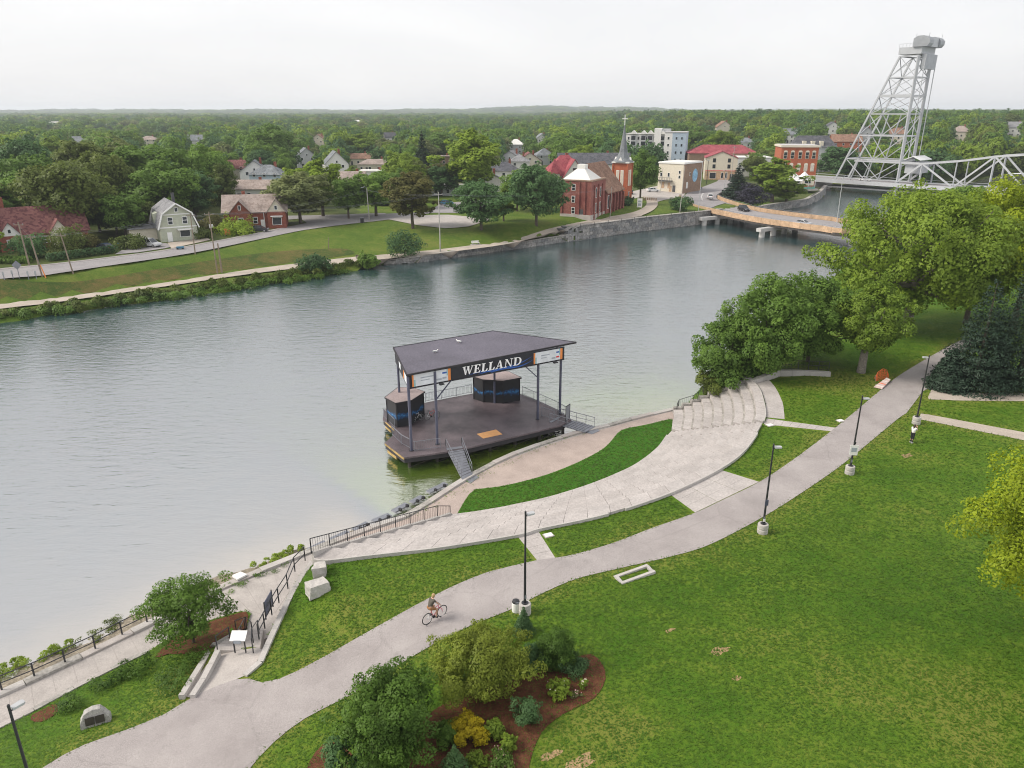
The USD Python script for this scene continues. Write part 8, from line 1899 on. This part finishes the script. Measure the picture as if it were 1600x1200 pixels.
# ---------------------------------------------------------------- poles and wires
tops = {}
def pole(key, label, px0, py0, px1, py1, mat='wood_pole', r=.15, arm=True, lampy=False, cat='utility pole', name='utility_pole', base=None):
    g = Gf_(px0, py0) if base is None else base; tp_ = at(px1, py1, g[1]); t = thing(name, label, cat)
    b = g - [0, 0, .4]; MB().tube([b, (b + tp_) / 2, tp_], [r, r * .85, r * .65], 8).build('pole', M[mat], t, smooth=40)
    if arm:
        MB().bar(tp_ - [.9, 0, .5], tp_ + [.9, 0, -.5], .11, .13).build('crossarm', M[mat], t)
        for x in (-.8, 0, .8): MB().lathe([(.05, 0), (.07, .1), (.04, .2), (.01, .22)], tp_ + [x, 0, -.43], 8).build('insulator', M['grey_metal'], t)
    if lampy:
        e = tp_ + np.array([1.6 * lampy, -.2, .25]); MB().tube([tp_ - [0, 0, .1], (tp_ + e) / 2 + [0, 0, .35], e], .05, 6).build('arm', M['grey_metal'], t); MB().box(e + [.25 * lampy, 0, -.03], (.7, .25, .12)).build('lamp_head', M['lamp_head'], t)
    tops[key] = tp_; return t
pole('a', 'leftmost leaning wooden pole in front of the red roofed house', 46, 415, 28, 347); pole('b', 'second leaning wooden pole from the left edge beside the street', 66, 431, 46, 366); pole('c', 'dark leaning wooden pole at the roadside opposite the clipped hedge', 114, 425, 94, 364, r=.13)
pole('d', 'slim wooden pole in front of the gambrel house', 305, 396, 297, 333, r=.13); pole('e', 'tall pale wooden pole on the grass slope, left of a short dark stump', 340, 428, 326, 331); pole('e2', 'short dark pole stump beside the tall pale pole', 347, 427, 340, 380, r=.2, arm=False)
pole('f', 'pale concrete pole with lamp near the litter bin by the street', 577, 345, 573, 294, 'grey_pole', lampy=-.6, arm=False); pole('g', 'tall pale pole on the slope in front of the parking area', 688, 394, 685, 300, 'grey_pole'); pole('h', 'thin brown post standing alone on the far slope', 513, 388, 513, 371, arm=False, r=.1)
pole('i', 'thin grey pole in front of the church side wall', 953, 341, 956, 292, 'grey_pole', r=.1, arm=False); pole('j', 'grey pole at the end of the road bridge parapet', 1062, 333, 1070, 259, 'grey_pole', r=.12, arm=False)
pole('k', 'tall white street lamp at the front parapet of the road bridge', 1091, 331, 1098, 252, 'lamp_head', r=.10, arm=False, lampy=.9, cat='street lamp', name='street_lamp', base=P(1091, 331, BZ)); pole('l', 'white street lamp on the road bridge left of the huge maple', 1306, 342, 1317, 277, 'lamp_head', r=.10, arm=False, lampy=.8, cat='street lamp', name='street_lamp', base=P(1306, 360, BZ))
pole('m', 'dark traffic signal pole at the street bend', 1104, 288, 1107, 250, 'black_metal', r=.14, arm=False); pole('n', 'white street lamp beside the dark spruce', 1130, 300, 1136, 268, 'lamp_head', r=.1, arm=False, lampy=-.7, cat='street lamp', name='street_lamp'); pole('o', 'white flagpole-like pole at the corner of the orange brick block', 1276, 287, 1284, 225, 'lamp_head', r=.13, arm=False)
pole('p', 'utility pole rising behind the yellow green trees', 1142, 282, 1148, 228, 'grey_pole', r=.12); pole('q', 'thin pole right of the cream corner building', 1032, 300, 1036, 262, 'grey_pole', r=.1, arm=False)
for (a, b, ks, lab) in (('a', 'b', 1, 'short cable between the two leaning poles at the left'), ('b', 'c', 1, 'pale cable sagging between the second pole and the dark pole'), ('b', 'd', 2, 'overhead wires from the leaning poles past the gambrel house'), ('d', 'e', 2, 'overhead wires from the slim pole to the tall pale pole'), ('e', 'f', 2, 'overhead wires from the tall pale pole to the lamp pole'), ('f', 'g', 2, 'overhead wires in front of the orange brown tree'), ('e', 'g', 2, 'long overhead wires across the far slope'), ('g', 'i', 2, 'overhead wires in front of the dark maples and church')):
    t = thing('overhead_wire', lab, 'wire')
    for k in range(ks):
        o = np.array([(k - (ks - 1) / 2) * .75, 0, -.4 - .15 * k]); p, q_ = tops[a] + o, tops[b] + o; u = np.linspace(0, 1, 14)[:, None]
        w = p * (1 - u) + q_ * u; w[:, 2] -= (4 * u * (1 - u))[:, 0] * np.linalg.norm(p - q_) * .018; MB().tube(w, .011, 4, cap=False).build('wire', M['grey_metal'], t)

# ---------------------------------------------------------------- small street things on the far side
t = thing('park_bench', 'pale bench on a small concrete pad beside the far canal path', 'bench', Gf_(743, 382.5), .35)
MB().box((0, 0, .05), (2.6, 1.4, .1)).build('pad', M['concrete'], t)
for z, y in ((.48, -.2), (.48, .0), (.48, .2)): MB().box((0, y, z), (1.9, .17, .06)).build('seat_slat', M['white_paint'], t)
for z in (.65, .85): MB().box((0, .32, z), (1.9, .05, .15)).build('back_slat', M['white_paint'], t)
for x in (-.75, .75): MB().box((x, 0, .25), (.08, .5, .5)).box((x, .3, .6), (.08, .06, .6)).build('leg', M['grey_metal'], t)
t = thing('park_bench', 'brown bench beside the far canal path near the small waterside bush', 'bench', Gf_(563, 405), .3)
for z, y in ((.48, -.2), (.48, .0), (.48, .2)): MB().box((0, y, z), (1.9, .17, .06)).build('seat_slat', M['wood_pole'], t)
for z in (.65, .85): MB().box((0, .32, z), (1.9, .05, .15)).build('back_slat', M['wood_pole'], t)
for x in (-.75, .75): MB().box((x, 0, .25), (.08, .5, .5)).box((x, .3, .6), (.08, .06, .6)).build('leg', M['black_metal'], t)
t = thing('waste_bin', 'black box shaped waste bin at the street curve', 'waste bin', Gf_(566, 348)); MB().box((0, 0, .6), (.8, .7, 1.2)).build('body', M['black_metal'], t); MB().box((0, 0, 1.24), (.9, .8, .1)).build('lid', M['grey_metal'], t)
def sign(label, px, py, w, h, z, mat, rz=0, name='street_sign', zf=zfar, two=True):
    g = P(px, py, zf); t = thing(name, label, 'sign', g, rz)
    for x in ((-w * .4, w * .4) if two else (0,)): MB().box((x, 0, z / 2), (.08, .08, z)).build('post', M['grey_metal'], t)
    return t, MB().box((0, -.06, z - h / 2), (w, .05, h)).build('board', M[mat], t)
sign('orange roadside notice board beside the bright green bush', 356, 369, 1.3, 1.3, 1.7, 'board_orange', .2); sign('small white sign on a pole beside the orange board', 332, 368, .9, .9, 2.6, 'white_paint', .2, two=False)
t, b = sign('white information panel on the church lawn', 999, 326, 1.5, 2.6, 3.0, 'white_paint', -.2); MB().box((0, -.095, 2.1), (1.0, .012, .5)).build('print', M['print_grey'], b); MB().box((0, -.095, 1.2), (.9, .012, .7)).build('print', M['print_grey'], b)
g = Gf_(31, 436); t = thing('warning_sign', 'grey back of a diamond road sign at the street end', 'sign', g, .2); MB().box((0, 0, 1.2), (.09, .09, 2.4)).build('post', M['grey_metal'], t); MB().box((0, -.06, 2.3), (1.1, .04, 1.1), ry=math.pi / 4).build('board', M['grey_metal'], t)
for i, (px, lab) in enumerate(((7, 'leftmost grey marker post at the street end'), (21, 'second grey marker post, left of the diamond sign'), (45, 'grey marker post right of the diamond sign'), (57, 'rightmost grey marker post beside the second leaning pole'))):
    t = thing('marker_post', lab, 'post', Gf_(px, 437 - i * .8), .2); MB().box((0, 0, .7), (.1, .1, 1.4)).build('post', M['grey_metal'], t); MB().box((0, -.06, 1.1), (.3, .03, .7)).build('marker', M['bridge_grey'], t)
g = Gf_(66, 437); t = thing('guy_marker', 'yellow guy wire guard at the foot of the second leaning pole', 'guy guard'); MB().tube([g + [.9, -.3, 0], g + [.2, 0, 2.2]], .09, 6).build('guard', M['board_orange'], t); MB().tube([g + [.2, 0, 2.2], tops['b'] - [0, 0, 1]], .02, 5).build('wire', M['grey_metal'], t)
t = thing('toy_car', 'small blue cart standing by the gambrel house kerb', 'cart', Gf_(282, 390), .3); MB().box((0, 0, .45), (1.4, .8, .4)).build('tub', M['car_blue'], t)
for x in (-.5, .5):
    for y in (-.42, .42): MB().tube([[x, y - .05, .2], [x, y + .05, .2]], .2, 10).build('wheel', M['rubber'], t)
# railing along the high canal wall and the path to the square
p = resample(np.array([P(a, b, -.15) for a, b in ((907, 356), (960, 349.5), (1020, 342), (1085, 334.5))]), step=5)
railing('railing', 'thin dark railing along the top of the high canal wall', p, 1.1, rails=(1.0, .5), post_w=.09)
t = thing('bollard_row', 'low reddish brown barrier posts where the path meets the square', 'barrier')
for u in np.linspace(0, 1, 7): q = Gf_(1005 + 20 * u, 313 + 1 * u); MB().lathe([(.18, -.1), (.18, .8), (.12, .95), (.01, 1.0)], q, 8).build('post', M['brick_brown'], t)

# ---------------------------------------------------------------- air
usdkit.material(stage, '/World/Looks/haze_air', {'v': ('principled_volume', {'color': (0.86, 0.92, 0.97), 'density': HAZE_DENSITY, 'anisotropy': 0.2})}, volume='v.volume')
hb = MB().box((0, 5000, 47.5), (20000, 12000, 107)).build('haze', UsdShade.Material.Get(stage, '/World/Looks/haze_air'), kind='stuff')
